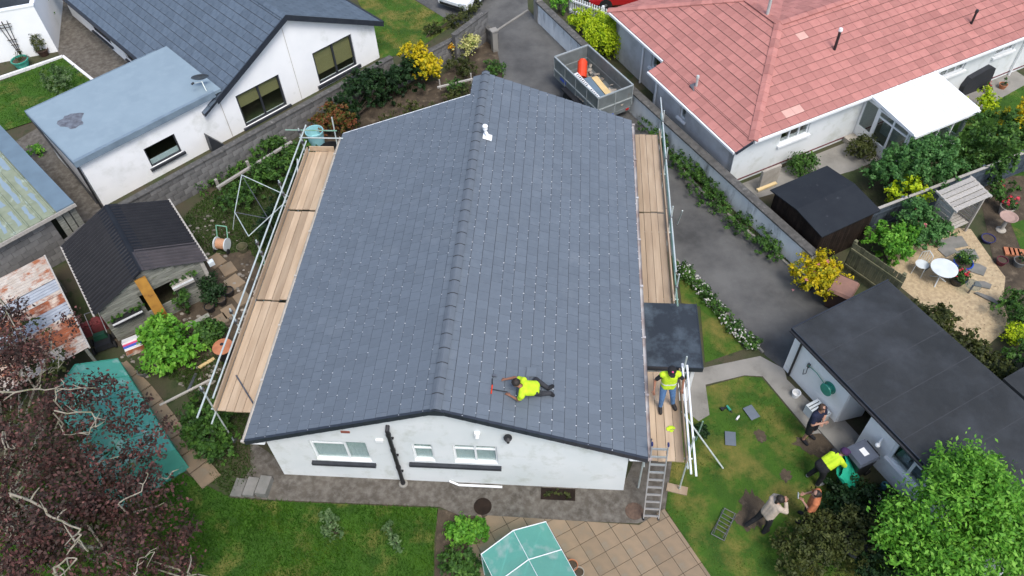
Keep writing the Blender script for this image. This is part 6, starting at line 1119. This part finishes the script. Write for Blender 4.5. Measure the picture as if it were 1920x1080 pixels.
bush('fence_shrub','lime green shrub in front of the blue grey fence','shrub',(18.64,8.78,0.00),[(0,0,.6,.75,.7,.55),(-.2,.4,.7,.6,.6,.5),(.3,.3,.7,.55,.5,.5)],5600,.055,'L_bright'); bush('rose_shrub','green rose bush with pink blooms left of the arbour','shrub',(19.56,9.68,0.00),[(0,0,.8,.85,.8,.7),(.3,-.2,.6,.6,.6,.55)],5200,.055,'L_mid',extra=[('L_pinkf',90,.06,None,'flowers'),('L_whitef',40,.05,None,'flowers')])
bush('shed_side_shrub','yellow green shrub behind the blue grey fence','shrub',(19.63,11.25,0.00),[(0,0,.7,.7,.6,.6)],2200,.055,'L_lime')
strip('garage_hedge','dull olive hedge between garage roof and gravel','hedge',[(18.50,6.60,0.00),(19.34,5.47,0.00),(20.02,4.51,0.00),(20.70,3.50,0.00)],.9,.9,7000,.05,'L_olive',.4)
bush('border_shrub','mid green shrub on the right of the gravel','shrub',(21.96,6.42,0.00),[(0,0,.4,.6,.6,.42)],2200,.05,'L_green'); bush('border_shrub','yellow green shrub low on the right of the gravel','shrub',(21.52,5.57,0.00),[(0,0,.3,.35,.35,.3)],900,.045,'L_lime'); bush('border_shrub','loose green shrub at the right edge below the gravel','shrub',(21.44,4.38,0.00),[(0,0,.6,.8,.8,.6)],2800,.05,'L_green'); bush('rambling_plant','pink flowered plant beside the arbour','shrub',(23.13,11.91,0.00),[(0,0,.4,.5,.5,.4)],1100,.05,'L_green',extra=[('L_redf',30,.06,None,'flowers')])
bush('lady_mantle','bright leafy clump left of the plastic greenhouse','plant',(5.23,-1.44,0.00),[(0,0,.22,.38,.34,.24),(.35,.0,.2,.28,.3,.22)],1500,.06,'L_bright'); bush('lady_mantle','darker leafy clump below the bright one beside the greenhouse','plant',(5.21,-2.30,0.00),[(0,0,.22,.4,.4,.24),(.3,-.2,.2,.3,.3,.22)],1500,.055,'L_green')
bush('sapling','young pale green sapling nearer the front path','sapling',(1.86,-1.62,0.00),[(0,0,.35,.28,.25,.3),(-.15,.2,.55,.22,.2,.2)],420,.05,'L_sage'); bush('sapling','young sparse sapling nearer the flower bed','sapling',(3.49,-1.90,0.00),[(0,0,.4,.25,.25,.35),(-.15,.2,.6,.18,.18,.2)],240,.05,'L_sage')
bush('raspberry_bush','large leafy green bush in front of the weathered shed','shrub',(-4.71,3.78,0.00),[(0,0,.5,.8,.7,.45),(.6,-.1,.45,.6,.6,.4),(-.5,.3,.5,.6,.5,.45),(.1,.7,.5,.6,.5,.4)],4600,.07,'L_bright',spread=.2); bush('green_shrub','leafy green shrub beside the orange lidded tub','shrub',(-3.48,4.50,0.00),[(0,0,.4,.4,.45,.4)],1500,.055,'L_green'); bush('green_shrub','broad green shrub under the near end of the left scaffold','shrub',(-2.55,1.24,0.00),[(0,0,.5,.75,.7,.45),(.6,-.6,.45,.6,.6,.4),(.2,-.4,.5,.6,.6,.4)],4800,.055,'L_green')
bush('shed_creeper','dark leafy plant at the right side of the weathered shed','shrub',(-3.98,6.26,0.00),[(0,0,.5,.35,.45,.5)],1300,.05,'L_dark'); bush('vine','leafy vine climbing the middle of the shed front','vine',tuple(FH.p(2.3,-.15)),[(0,0,.5,.3,.15,.35),(.15,.1,.9,.25,.12,.3)],420,.06,'L_green')
strip('garden_planting','tall weedy green planting between the left scaffold and block wall','planting',[(-4.76,10.31,0.00),(-4.07,11.48,0.00),(-3.28,12.41,0.00),(-2.56,13.36,0.00)],1.1,.7,6500,.055,'L_green',.5,stem=False); strip('garden_planting','dark weedy planting tight under the left scaffold','planting',[(-2.84,8.50,0.00),(-2.59,10.95,0.00),(-2.41,12.74,0.00)],.8,.6,3600,.05,'L_dark',.5,stem=False); strip('wall_planting','patchy green plants at the foot of the long block wall','planting',[(-5.89,11.28,0.00),(-5.33,12.19,0.00),(-4.55,13.15,0.00),(-3.55,14.31,0.00)],.8,.5,3800,.05,'L_green',.4,stem=False)
bush('corner_shrub','bushy shrub at the top left corner beside the side path','shrub',(-17.89,23.14,0.00),[(0,0,.9,.9,.8,.8)],2600,.06,'L_green'); bush('herb_clump','small yellow green clump beside the garden steps on the far left','plant',(-13.62,13.38,0.00),[(0,0,.2,.28,.28,.22)],420,.045,'L_bright'); bush('ornamental_grass','soft grey green clump on the small upper left lawn','plant',(-14.75,18.02,0.00),[(0,0,.3,.9,.6,.3)],1500,.05,'L_sage')
bush('dark_shrub','rounded olive shrub at the bottom right edge of the lawn','shrub',(14.37,-1.67,0.00),[(0,0,.55,1.0,.9,.5),(.9,.4,.5,.8,.7,.45),(-.6,-.3,.45,.7,.7,.4)],7000,.045,'L_olive',clump=12); strip('dark_planting','dark green planting between the people and the bright tree','planting',[(15.09,0.05,0.00),(15.72,-0.30,0.00),(16.31,-0.71,0.00),(16.87,-0.09,0.00)],1.1,.45,5200,.05,'L_dark',.5,stem=False); strip('dark_planting','dark shrubs under the near side of the bright green tree','planting',[(15.49,-2.01,0.00),(16.62,-1.68,0.00),(17.10,-0.81,0.00)],1.1,.7,4800,.05,'L_dark',.5,stem=False)
strip('ladder_weeds','weedy dark clump below the right scaffold by the porch','planting',[(11.84,2.10,0.00),(11.67,1.58,0.00)],.4,.35,700,.045,'L_dark',.3,stem=False)

def limb(b, p0, p1, r0, r1, depth, spread=.5):
    pts = [V(*p0)]; n = 4
    for k in range(1, n+1): pts.append(V(*p0) + (V(*p1)-V(*p0))*k/n + rng.normal(size=3)*np.linalg.norm(V(*p1)-V(*p0))*.05*(k < n))
    b.path(pts, r0, r1, 6)
    if depth > 0:
        for k in (2,3,4):
            d = (pts[-1]-pts[0])*random.uniform(.08,.2) + rng.normal(size=3)*spread*.35; d[2] = abs(d[2])*.4; limb(b, pts[k], pts[k]+d, r1*1.0+.2*(r0-r1), r1*.45, depth-1, spread)
# bright green tree, lower right
c = V(*(17.21,-1.45,2.00)); base = V(c[0]+.2,c[1]-.5,0); GT = thing('green_tree','bright green leafy tree in the lower right corner','tree',base)
bl = [(0,0,2.2,1.35,1.3,1.0),(.9,.6,2.1,1.0,1.0,.9),(-.95,-.35,1.9,.9,.85,.8),(.2,1.15,2.4,.75,.7,.75),(.2,.5,3.0,.8,.75,.6),(1.3,-.5,2.0,1.0,1.0,.8),(-.2,-.9,2.0,1.0,.9,.8),(-1.2,.15,1.6,.6,.6,.6),(.9,1.3,2.2,.6,.6,.7)]
bl = [(q[0]+c[0]-base[0],q[1]+c[1]-base[1],q[2]-.25)+tuple(q[3:]) for q in bl]
P, N, r = crown(bl, 27000, .06, 'L_bright', clump=14, spread=.34, inner=.45); o = bpy.data.objects.new('crown', leafmesh('crown', P, N, .06, 'L_bright', r, .45)); col.objects.link(o); o.parent = GT
b = MB(); b.tube(base, base+V(0,0,1.0), .14, .11, 10)
for q in bl: limb(b, base+V(0,0,.9), base+V(*q[:3])*V(1,1,.95), .06, .02, 1)
b.build('trunk','barkdark',GT)
def bough(b, pts, r0):
    P = []
    for a, c in zip(pts[:-1], pts[1:]):
        for f in (0,.33,.66): P.append(a+(c-a)*f+rng.normal(size=3)*.03)
    P.append(pts[-1]); b.path(P, r0*.52, r0*.2, 7)
    for q in P[2::2]:
        d = rng.normal(size=3)*.22; d[2] = abs(d[2])*.3; b.path([q, q+d*.5+rng.normal(size=3)*.02, q+d], r0*.4, r0*.15, 5)
# copper purple tree, lower left
base = V(*(-6.70,-2.23,0.00)); PT = thing('copper_tree','purple leaved tree with bare pale branches in the lower left corner','tree',base); bl = []
for (u, q, rr, hh) in (((-6.64,1.15,3.20),3.2,.8,.5),((-4.61,-0.19,3.40),3.4,.75,.5),((-4.71,-1.60,3.80),3.8,.85,.5),((-3.38,-1.85,3.60),3.6,.7,.45),((-2.06,-2.66,3.20),3.2,.75,.45),((-3.11,-3.44,4.00),4.0,.85,.5),((-1.88,-3.93,3.60),3.6,.8,.45),((-4.54,-3.02,4.00),4.0,.8,.5),((-3.33,-4.50,4.00),4.0,.8,.5),((-7.99,2.83,2.80),2.8,.6,.4),((-1.07,-3.70,2.80),2.8,.6,.35),((-2.73,-2.48,3.30),3.3,.7,.4),((-6.65,-0.50,3.50),3.5,.8,.5),((-6.40,2.08,2.90),2.9,.4,.3),((-2.05,-1.73,2.80),2.8,.35,.25)): bl.append((u[0]-base[0],u[1]-base[1],q,rr,rr,hh))
thin = []
for u in ((-3.80,0.56,2.90),(-3.04,-0.28,2.90),(-2.46,-0.81,2.80),(-2.54,-0.14,2.70),(-2.90,-1.23,3.00),(-1.39,-2.44,2.80),(-0.88,-2.90,2.70),(-6.36,3.09,2.80),(-1.05,-3.16,2.70),(-4.25,0.88,3.00),(-3.52,-0.27,3.10),(-3.20,0.40,2.80),(-2.82,-1.03,2.90),(-3.80,-0.55,3.30),(-2.39,-1.53,2.80)): thin.append((u[0]-base[0],u[1]-base[1],u[2],.38,.38,.22))
P, N, r = crown(bl, 19000, .068, 'L_purple', clump=10, spread=.6, inner=.5); P2, N2, r2 = crown(thin, 2600, .06, 'L_purple', clump=9, spread=.22, inner=.5); P, N, r = np.vstack([P,P2]), np.vstack([N,N2]), np.concatenate([r,r2]); o = bpy.data.objects.new('crown', leafmesh('crown', P, N, .048, 'L_purple', r, .6)); col.objects.link(o); o.parent = PT
P, N, r = crown([(q[0],q[1],q[2]-.6)+tuple(q[3:]) for q in bl], 3600, .06, 'L_olive', clump=10, spread=.25, inner=.8); o = bpy.data.objects.new('crown', leafmesh('crown', P, N, .06, 'L_olive', r, .6)); col.objects.link(o); o.parent = PT
b = MB(); b.tube(base, base+V(.1,.1,1.5), .2, .16, 10)
for q in bl: limb(b, base+V(.1,.1,1.3), base+V(*q[:3]), .055, .018, 1, .6)
for pts_, r0 in (([(-6.43,-0.10,4.00),(-5.22,-0.10,4.20),(-4.63,-0.04,4.20),(-3.78,0.14,4.00)],.05),([(-4.54,-0.37,4.20),(-4.55,-0.10,4.30),(-4.42,0.06,4.30)],.035),([(-4.30,-0.79,4.30),(-3.32,-0.76,4.30),(-3.12,-1.02,4.30),(-3.30,-1.22,4.20),(-3.93,-1.23,4.10)],.035),([(-4.09,-3.02,4.60),(-3.16,-3.29,4.70),(-2.77,-3.54,4.70),(-2.16,-3.74,4.70),(-2.18,-3.93,4.60),(-2.41,-4.15,4.40)],.055),([(-2.18,-3.93,4.60),(-1.86,-4.14,4.60)],.03),([(-2.39,-4.61,4.60),(-2.25,-4.37,4.70),(-1.97,-4.32,4.70)],.05),([(-0.97,-4.38,4.20),(-0.94,-4.10,4.20),(-0.74,-3.88,4.10)],.025),([(0.06,-4.22,3.90),(-0.04,-3.83,3.90)],.03),([(-2.00,-2.83,4.00),(-1.61,-2.49,4.00),(-1.60,-2.10,4.00)],.035),([(-5.37,-1.29,4.20),(-4.99,-1.75,4.30),(-4.87,-1.69,4.20)],.045),([(-8.41,3.47,3.20),(-7.63,2.65,3.30),(-6.74,1.88,3.40),(-6.30,0.79,3.50)],.035),([(-6.24,2.05,3.20),(-5.47,1.30,3.30),(-5.67,0.89,3.40)],.02)): bough(b, [V(*p) for p in pts_], r0); j0 = base+V(.1,.1,1.4); e0 = V(*pts_[0]); b.path([j0, (j0+e0)/2-V(0,0,.6), e0-V(0,0,.5), e0], r0*.7, r0*.5, 6)
b.build('trunk','bark',PT)

# ================================================================== GRASS
blades('grass', LAWN1, 1000, .12, 'G_lawn', 'longer green grass on the lower left lawn', 'grass', width=.012); blades('grass', LAWN2, 620, .04, 'G_dry', 'patchy short grass on the right lawn', 'grass', width=.012, holes=[[(p[0]*.75+.25*sum(q[0] for q in B_)/len(B_), p[1]*.75+.25*sum(q[1] for q in B_)/len(B_)) for p in B_] for B_ in BARE]); blades('grass', LAWN3, 800, .035, 'G_dry', 'yellowing grass between porch and silver border', 'grass', width=.011); blades('grass', LAWN4, 420, .05, 'G_dry', 'grass of the neighbouring lawn at the top', 'grass', width=.018); blades('grass', LAWN5, 420, .05, 'G_lawn', 'grass of the small upper left lawn', 'grass', width=.018, z=.05); blades('grass', LAWN6, 300, .04, 'G_lawn', 'grass right of the conservatory', 'grass', width=.018)
WEED = [(-6.58,9.70,0.00),(-5.73,11.43,0.00),(-2.62,15.00,0.00),(-2.56,13.36,0.00),(-2.51,7.26,0.00),(-3.42,8.48,0.00),(-4.78,8.17,0.00)]
blades('weeds', WEED, 750, .12, 'G_weed', 'rough weeds over the left garden soil', 'weeds', width=.02, lean=1.1)
blades('weeds', [(-4.14,3.24,0.00),(-2.99,4.52,0.00),(-1.41,1.47,0.00),(-0.81,-0.05,0.00),(-1.38,-0.72,0.00),(-1.96,-0.35,0.00)], 750, .12, 'G_weed', 'rough weeds beside the slab path', 'weeds', width=.02, lean=1.1)
blades('weeds', [(15.65,1.10,0.00),(17.29,-0.07,0.00),(16.74,-2.21,0.00),(13.19,-2.41,0.00),(14.74,-0.35,0.00)], 300, .10, 'G_weed', 'weedy ground cover in the lower right bed', 'weeds', width=.02, lean=1.1)
blades('weeds', [(-5.79,4.40,0.00),(-4.68,5.32,0.00),(-2.66,2.91,0.00),(-3.60,2.67,0.00),(-4.81,3.21,0.00)], 700, .10, 'G_weed', 'weeds around the leafy bush by the shed', 'weeds', width=.018, lean=1.1)
blades('weeds', [(10.68,16.53,0.00),(11.73,13.77,0.00),(15.27,8.42,0.00),(15.70,8.92,0.00),(11.77,15.04,0.00)], 420, .09, 'G_weed', 'weeds along the driveway verge', 'weeds', width=.016, lean=1.1)
b = MB()
for k in range(900):
    q = V(*GRAV[0]); x = random.uniform(min(p[0] for p in GRAV), max(p[0] for p in GRAV)); y = random.uniform(min(p[1] for p in GRAV), max(p[1] for p in GRAV))
    if inpoly(np.array([x]), np.array([y]), GRAV)[0]: s_ = random.uniform(.012,.03); b.rv = random.random(); b.add([(x-s_,y-s_*.6,.012),(x+s_,y-s_*.5,.012),(x+s_*.3,y+s_,.012),(x,y,.012+s_)], [(0,1,3),(1,2,3),(2,0,3)])
tag(b.build('gravel_stones',M('gravel_stone',(.48,.38,.24),None,5,.9,rand=.35)),'loose buff stones scattered on the gravel garden','gravel',kind='stuff')
kb = MB(); 
for a, c in zip([(11.73,13.77,0.00),(12.73,11.87,0.00),(14.05,10.05,0.00)],[(12.73,11.87,0.00),(14.05,10.05,0.00),(15.27,8.42,0.00)]): kb.beam(V(*a)+V(0,0,.03),V(*c)+V(0,0,.03),.08,.08)
tag(kb.build('kerb','concrete'),'narrow concrete kerb between driveway and planted verge','kerb')
kb = MB()
for a, c in zip([(11.50,8.57,0.00),(12.63,6.85,0.00)],[(12.63,6.85,0.00),(13.90,4.79,0.00)]): kb.beam(V(*a)+V(0,0,.03),V(*c)+V(0,0,.03),.07,.09)
tag(kb.build('kerb','concrete'),'narrow brick-coloured kerb between driveway and silver border','kerb')

# ================================================================== PEOPLE
def capsule(b, p0, p1, r0, r1, n=12):
    b.tube(p0, p1, r0, r1, n); b.ball(p0, r0, n, 8); b.ball(p1, r1, n, 8)
def person(label, J, outfit, skin='skin', hair='hair', hat=None, face=(0,-1,0), pos=None, hairlen=0.0, headup=(0,0,1)):
    """one continuous body grown over a posed skeleton J (joint -> world point); clothes and hair are its children"""
    J = {k: V(*v_) for k, v_ in J.items()}; face = V(*face)/np.linalg.norm(face); hu = V(*headup)/np.linalg.norm(headup)
    pv = (J['hipL']+J['hipR'])/2; ch = (J['shL']+J['shR'])/2; B = []
    def bone(g_, a, c, r0, r1): B.append((g_, V(*a), V(*c), r0, r1))
    ax = J['shR']-J['shL']; ax /= np.linalg.norm(ax)
    for sg in (-1,0,1): bone('torso', pv+ax*.075*sg, pv+(ch-pv)*.85+ax*.085*sg, .105, .10)
    bone('torso', J['shL'], J['shR'], .065, .065); bone('neck', ch, J['head']-hu*.05, .055, .05)
    for S in 'LR':
        bone('uparm', J['sh'+S], J['el'+S], .056, .044); bone('foarm', J['el'+S], J['wr'+S], .042, .029); d = J['wr'+S]-J['el'+S]; d /= np.linalg.norm(d); J['hd'+S] = J['wr'+S]+d*.075; bone('hand', J['wr'+S]+d*.01, J['hd'+S], .028, .03)
        bone('thigh', J['hip'+S], J['kn'+S], .092, .062); bone('calf', J['kn'+S], J['an'+S], .06, .042); bone('foot', J['an'+S], J['toe'+S], .045, .04)
    hc = J['head']; bone('head', hc+hu*.03-face*.015, hc-hu*.045+face*.015, .092, .072); bone('head', hc+face*.085-hu*.01, hc+face*.10-hu*.03, .016, .018); rt = np.cross(face, hu)
    for sg in (-1,1): bone('head', hc+rt*.09*sg, hc+rt*.092*sg-hu*.02, .018, .014)
    b = MB()
    for (_, a, c, r0, r1) in B: capsule(b, a, c, r0, r1)
    base = V(*(pos if pos is not None else (pv[0],pv[1],min(J['toeL'][2],J['toeR'][2])-.04))); tm = b.mesh('tmp', skin, base); to = bpy.data.objects.new('tmp', tm); col.objects.link(to)
    m = to.modifiers.new('r','REMESH'); m.mode = 'VOXEL'; m.voxel_size = .017; m2 = to.modifiers.new('s','SMOOTH'); m2.iterations = 4; m2.factor = .5
    dg = bpy.context.evaluated_depsgraph_get(); me = bpy.data.meshes.new_from_object(to.evaluated_get(dg)); bpy.data.objects.remove(to)
    nv = len(me.vertices); co = np.empty(nv*3); me.vertices.foreach_get('co', co); co = co.reshape(-1,3)+base; no = np.empty(nv*3); me.vertices.foreach_get('normal', no); no = no.reshape(-1,3)
    polys = [tuple(p.vertices) for p in me.polygons]; fc = np.array([co[list(p)].mean(0) for p in polys]); best = np.full(len(fc), 1e9); gi = np.zeros(len(fc), int); groups = sorted({x[0] for x in B}); par_t = np.zeros(len(fc))
    for (g_, a, c, r0, r1) in B:
        ab = c-a; t_ = np.clip(((fc-a)@ab)/(ab@ab+1e-9), 0, 1); d = np.linalg.norm(fc-(a+t_[:,None]*ab), axis=1)-(r0+(r1-r0)*t_); k = d < best; best[k] = d[k]; gi[k] = groups.index(g_); par_t[k] = t_[k]
    fb = MB(); fb.v = [tuple(q) for q in co]; fb.f = list(polys); fb.m = [0]*len(polys); fb.r = [0]*len(polys)
    for S in 'LR':      # five unequal, slightly curled fingers on each palm
        w_, h_ = J['wr'+S], J['hd'+S]; d = h_-w_; d /= np.linalg.norm(d); sd_ = np.cross(d, V(0,0,1)); sd_ = sd_/np.linalg.norm(sd_) if np.linalg.norm(sd_) > .1 else V(1,0,0); dn = np.cross(sd_, d); dn = dn if dn[2] < 0 else -dn
        for i, ln in enumerate((.062,.075,.08,.072)): o_ = h_+sd_*(.027-.018*i); fb.path([o_, o_+d*ln*.55+dn*.004, o_+d*ln+dn*.022], .0095, .0075, 6)
        o_ = w_+d*.03+sd_*.028; fb.path([o_, o_+sd_*.025+d*.03, o_+sd_*.028+d*.06+dn*.01], .011, .0085, 6)
    for sg in (-1,1): pass
    t = thing('person', label, 'person', base); fb.build('body', skin, t, smooth=True)
    eb = MB()
    for sg in (-1,1): eb.ball(hc+face*.083+rt*.034*sg+hu*.012, .011, 6, 4)
    eb.beam(hc+face*.088-rt*.022-hu*.052, hc+face*.088+rt*.022-hu*.052, .012, .008); eb.build('face', 'hair', t)
    for (nm, mt, gs, off, lim) in outfit:
        fb = MB(); keep = [i for i in range(len(polys)) if groups[gi[i]] in gs and (lim is None or lim(groups[gi[i]], par_t[i], fc[i]))]; idx = {}
        cv = co + no*off
        for i in keep:
            for q in polys[i]: idx.setdefault(q, len(idx))
        vv = [None]*len(idx)
        for q, k in idx.items(): vv[k] = tuple(cv[q])
        fb.v = vv; fb.f = [tuple(idx[q] for q in polys[i]) for i in keep]; fb.m = [0]*len(keep); fb.r = [0]*len(keep)
        if keep: fb.build(nm, mt, t, smooth=True)
    if hair:
        hb = MB(); vs_ = []; n = 14; rings = 7
        for k in range(rings+1):
            th_ = (math.pi*.56)*k/rings
            for i in range(n):
                a = 2*math.pi*i/n; front = math.cos(a); tt = th_*(1 - .42*max(0, front)) * (1 + .25*hairlen*max(0,-front)); dvec = hu*math.cos(tt) + (face*math.cos(a) + rt*math.sin(a))*math.sin(tt); vs_.append(hc+hu*.012-face*.012+dvec*(.112+.006*math.sin(5*a+k)))
        hb.add(vs_, [(k*n+i,k*n+(i+1)%n,(k+1)*n+(i+1)%n,(k+1)*n+i) for k in range(rings) for i in range(n)]); hb.build('hair', hair, t, smooth=True)
        if hairlen: hb = MB(); hb.path([hc-face*.09+hu*.02, hc-face*.125-hu*.10, hc-face*.11-hu*.20], .05, .02, 8); hb.build('hair', hair, t, smooth=True)
    if hat:
        hb = MB(); vs_ = []; n = 16; rings = 5
        for k in range(rings+1):
            th_ = math.pi*.5*k/rings
            for i in range(n): a = 2*math.pi*i/n; vs_.append(hc+hu*.03-face*.01+(hu*math.cos(th_)*.95+(face*math.cos(a)+rt*math.sin(a))*math.sin(th_))*.122)
        hb.add(vs_, [(k*n+i,k*n+(i+1)%n,(k+1)*n+(i+1)%n,(k+1)*n+i) for k in range(rings) for i in range(n)])
        hb.ext([hc+hu*.035+face*.10+rt*.085, hc+hu*.03+face*.19+rt*.05, hc+hu*.03+face*.19-rt*.05, hc+hu*.035+face*.10-rt*.085], hu*.008); ht = hb.build('cap', hat, t, smooth=False)
        if hat == 'blackcloth': MB().ball(hc+hu*.12+face*.085, .03, 8, 5, (1,1,.6)).build('badge','pinkprint',ht)
    return t
def pose(base, fdir, h=1.75, **over):
    """upright joints for someone h tall at base facing fdir degrees; overrides are (right, forward, up) in metres"""
    k = h/1.75; a = math.radians(fdir); f = V(math.cos(a),math.sin(a),0); r_ = V(math.sin(a),-math.cos(a),0); base = V(*base)
    L = dict(hipL=(-.10,0,.92),hipR=(.10,0,.92),knL=(-.12,.03,.50),knR=(.12,.03,.50),anL=(-.13,-.02,.08),anR=(.13,-.02,.08),toeL=(-.15,.15,.045),toeR=(.15,.15,.045),shL=(-.19,0,1.42),shR=(.19,0,1.42),elL=(-.27,-.02,1.13),elR=(.27,-.02,1.13),wrL=(-.28,.08,.90),wrR=(.28,.08,.90),head=(0,.03,1.63))
    L.update(over); return {n_: base + (r_*v_[0]+f*v_[1]+V(0,0,v_[2]))*k for n_, v_ in L.items()}
ALLT = {'torso','uparm','foarm'}; TEE = lambda g_, t_, c_: g_ == 'torso' or (g_ == 'uparm' and t_ < .8)
PANTS = ('trousers',)
def waist(z): return lambda g_, t_, c_: g_ != 'torso' or c_[2] > z
# 1 standing worker on the right scaffold, facing the camera
b0 = V(10.50,1.70,1.765); J = pose(b0, -85, 1.80, knL=(-.16,.05,.5), anL=(-.22,.02,.08), toeL=(-.27,.18,.045), anR=(.12,.10,.08), knR=(.12,.10,.5), toeR=(.13,.28,.045), elL=(-.36,.0,1.16), wrL=(-.34,.14,.95), elR=(.36,.0,1.16), wrR=(.38,.16,.98), head=(0,.06,1.63))
person('worker in yellow vest, cap and jeans standing on the right scaffold', J, [('shirt','blackcloth',{'torso','uparm'},.010,TEE),('vest','hivis',{'torso'},.026,lambda g_,t_,c_: c_[2] > b0[2]+.93),('reflective_band','reflect',{'torso'},.031,lambda g_,t_,c_: abs(c_[2]-b0[2]-1.14) < .028),('jeans','denim',{'thigh','calf'},.016,None),('belt','darkcloth',{'torso'},.014,lambda g_,t_,c_: c_[2] < b0[2]+.96),('boots','boot',{'foot'},.014,None)], skin='skindark', hat='blackcloth', face=(.05,-.9,-.2), hair='hair')
# 2 kneeling roofer on the right slope
J = dict(hipL=V(7.072, 0.936, 3.659),hipR=V(7.068, 0.748, 3.661),shL=V(6.798, 0.934, 3.859),shR=V(6.771, 0.493, 3.847),head=V(6.617, 0.748, 4.012),elL=V(6.548, 1.081, 3.739),wrL=V(6.332, 1.075, 3.660),elR=V(6.687, 0.508, 3.623),wrR=V(6.481, 0.627, 3.615),knL=V(7.081, 1.265, 3.400),knR=V(7.205, 0.888, 3.353),anL=V(7.398, 1.094, 3.291),anR=V(7.456, 0.982, 3.247),toeL=V(7.502, 1.223, 3.198),toeR=V(7.524, 0.958, 3.190))
person('roofer in yellow high visibility top kneeling on the slate roof', J, [('shirt','hivis',{'torso','uparm'},.024,lambda g_,t_,c_: g_ == 'torso' or t_ < .55),('trousers','darkcloth',{'thigh','calf'},.016,None),('boots','blackcloth',{'foot'},.014,None)], skin='skindark', face=(-.85,-.1,-.3), headup=(-.4,.05,.9), pos=V(7.022, 1.055, 3.325))
# 3 man in navy with folded arms by the garage
J = pose((14.71,1.86,0.00), -50, 1.78, elL=(-.26,.08,1.13), wrL=(-.02,.19,1.13), elR=(.26,.08,1.11), wrR=(.02,.22,1.17))
person('man in navy polo shirt and black shorts with folded arms by the garage', J, [('polo_shirt','navycloth',{'torso','uparm'},.024,lambda g_,t_,c_: g_ == 'torso' or t_ < .75),('shorts','blackcloth',{'thigh'},.03,None),('shoes','blackcloth',{'foot'},.014,None)], face=(.5,-.8,-.25), hair='hairbrown')
# 4 stooping worker with the green bag
J = pose((14.71,0.53,0.00), 25, 1.72, shL=(-.17,.36,1.20), shR=(.17,.36,1.20), hipL=(-.10,-.05,.90), hipR=(.10,-.05,.90), head=(0,.55,1.30), elL=(-.22,.50,.98), wrL=(-.16,.62,.76), elR=(.22,.50,.98), wrR=(.16,.64,.76), knL=(-.14,.06,.48), anL=(-.20,-.1,.08), toeL=(-.22,.08,.045))
person('stooping worker in black and yellow jacket and purple hat beside the green bag', J, [('jacket','hivis',{'torso','uparm','foarm'},.026,lambda g_,t_,c_: (g_ == 'torso' and (t_ > .35)) or (g_ == 'uparm') or (g_ == 'foarm')),('jacket_panel','blackcloth',{'torso'},.028,lambda g_,t_,c_: t_ <= .35),('trousers','blackcloth',{'thigh','calf'},.018,None),('shoes','greyshoe',{'foot'},.014,None)], hat='purple', face=(.85,.4,-.4), headup=(.35,.15,.9), hair='hairbrown')
# 5 person in beige raising both hands
J = pose((13.06,-0.88,0.00), 28, 1.68, shL=(-.16,.16,1.38), shR=(.16,.16,1.38), head=(0,.26,1.58), elL=(-.25,.34,1.22), wrL=(-.09,.36,1.46), elR=(.25,.34,1.22), wrR=(.09,.38,1.48), knL=(-.14,-.10,.50), anL=(-.20,-.34,.10), toeL=(-.22,-.18,.045), knR=(.14,.06,.48), anR=(.16,-.02,.08), hipL=(-.1,.02,.9), hipR=(.1,.02,.9))
person('person in beige top and black trousers raising both hands to the face', J, [('jumper','beigecloth',{'torso','uparm','foarm'},.022,lambda g_,t_,c_: True),('trousers','blackcloth',{'thigh','calf'},.016,None),('boots','boot',{'foot'},.016,None)], face=(.8,.45,-.1), hairlen=1.0)
# 6 person in rust orange holding a phone
J = pose((14.23,-0.59,0.00), 160, 1.66, elL=(-.29,.06,1.14), wrL=(-.12,.26,1.16), elR=(.29,.06,1.14), wrR=(.12,.26,1.20), head=(0,.06,1.57))
person('person in rust orange top and black trousers holding a pale phone', J, [('top','rustcloth',{'torso','uparm'},.022,lambda g_,t_,c_: True),('trousers','blackcloth',{'thigh','calf'},.016,None),('shoes','blackcloth',{'foot'},.014,None)], skin='skin', face=(-.9,.2,-.4), hairlen=.6)
q = (V(*J['wrL'])+V(*J['wrR']))/2 + V(-.16,.04,.03); b = MB(); b.beam(q+V(0,-.04,-.06), q+V(0,.04,.07), .075, .009, (-.9,.2,.4)); tag(b.build('mobile_phone','paper'),'pale mobile phone in the hands of the person in orange','phone')
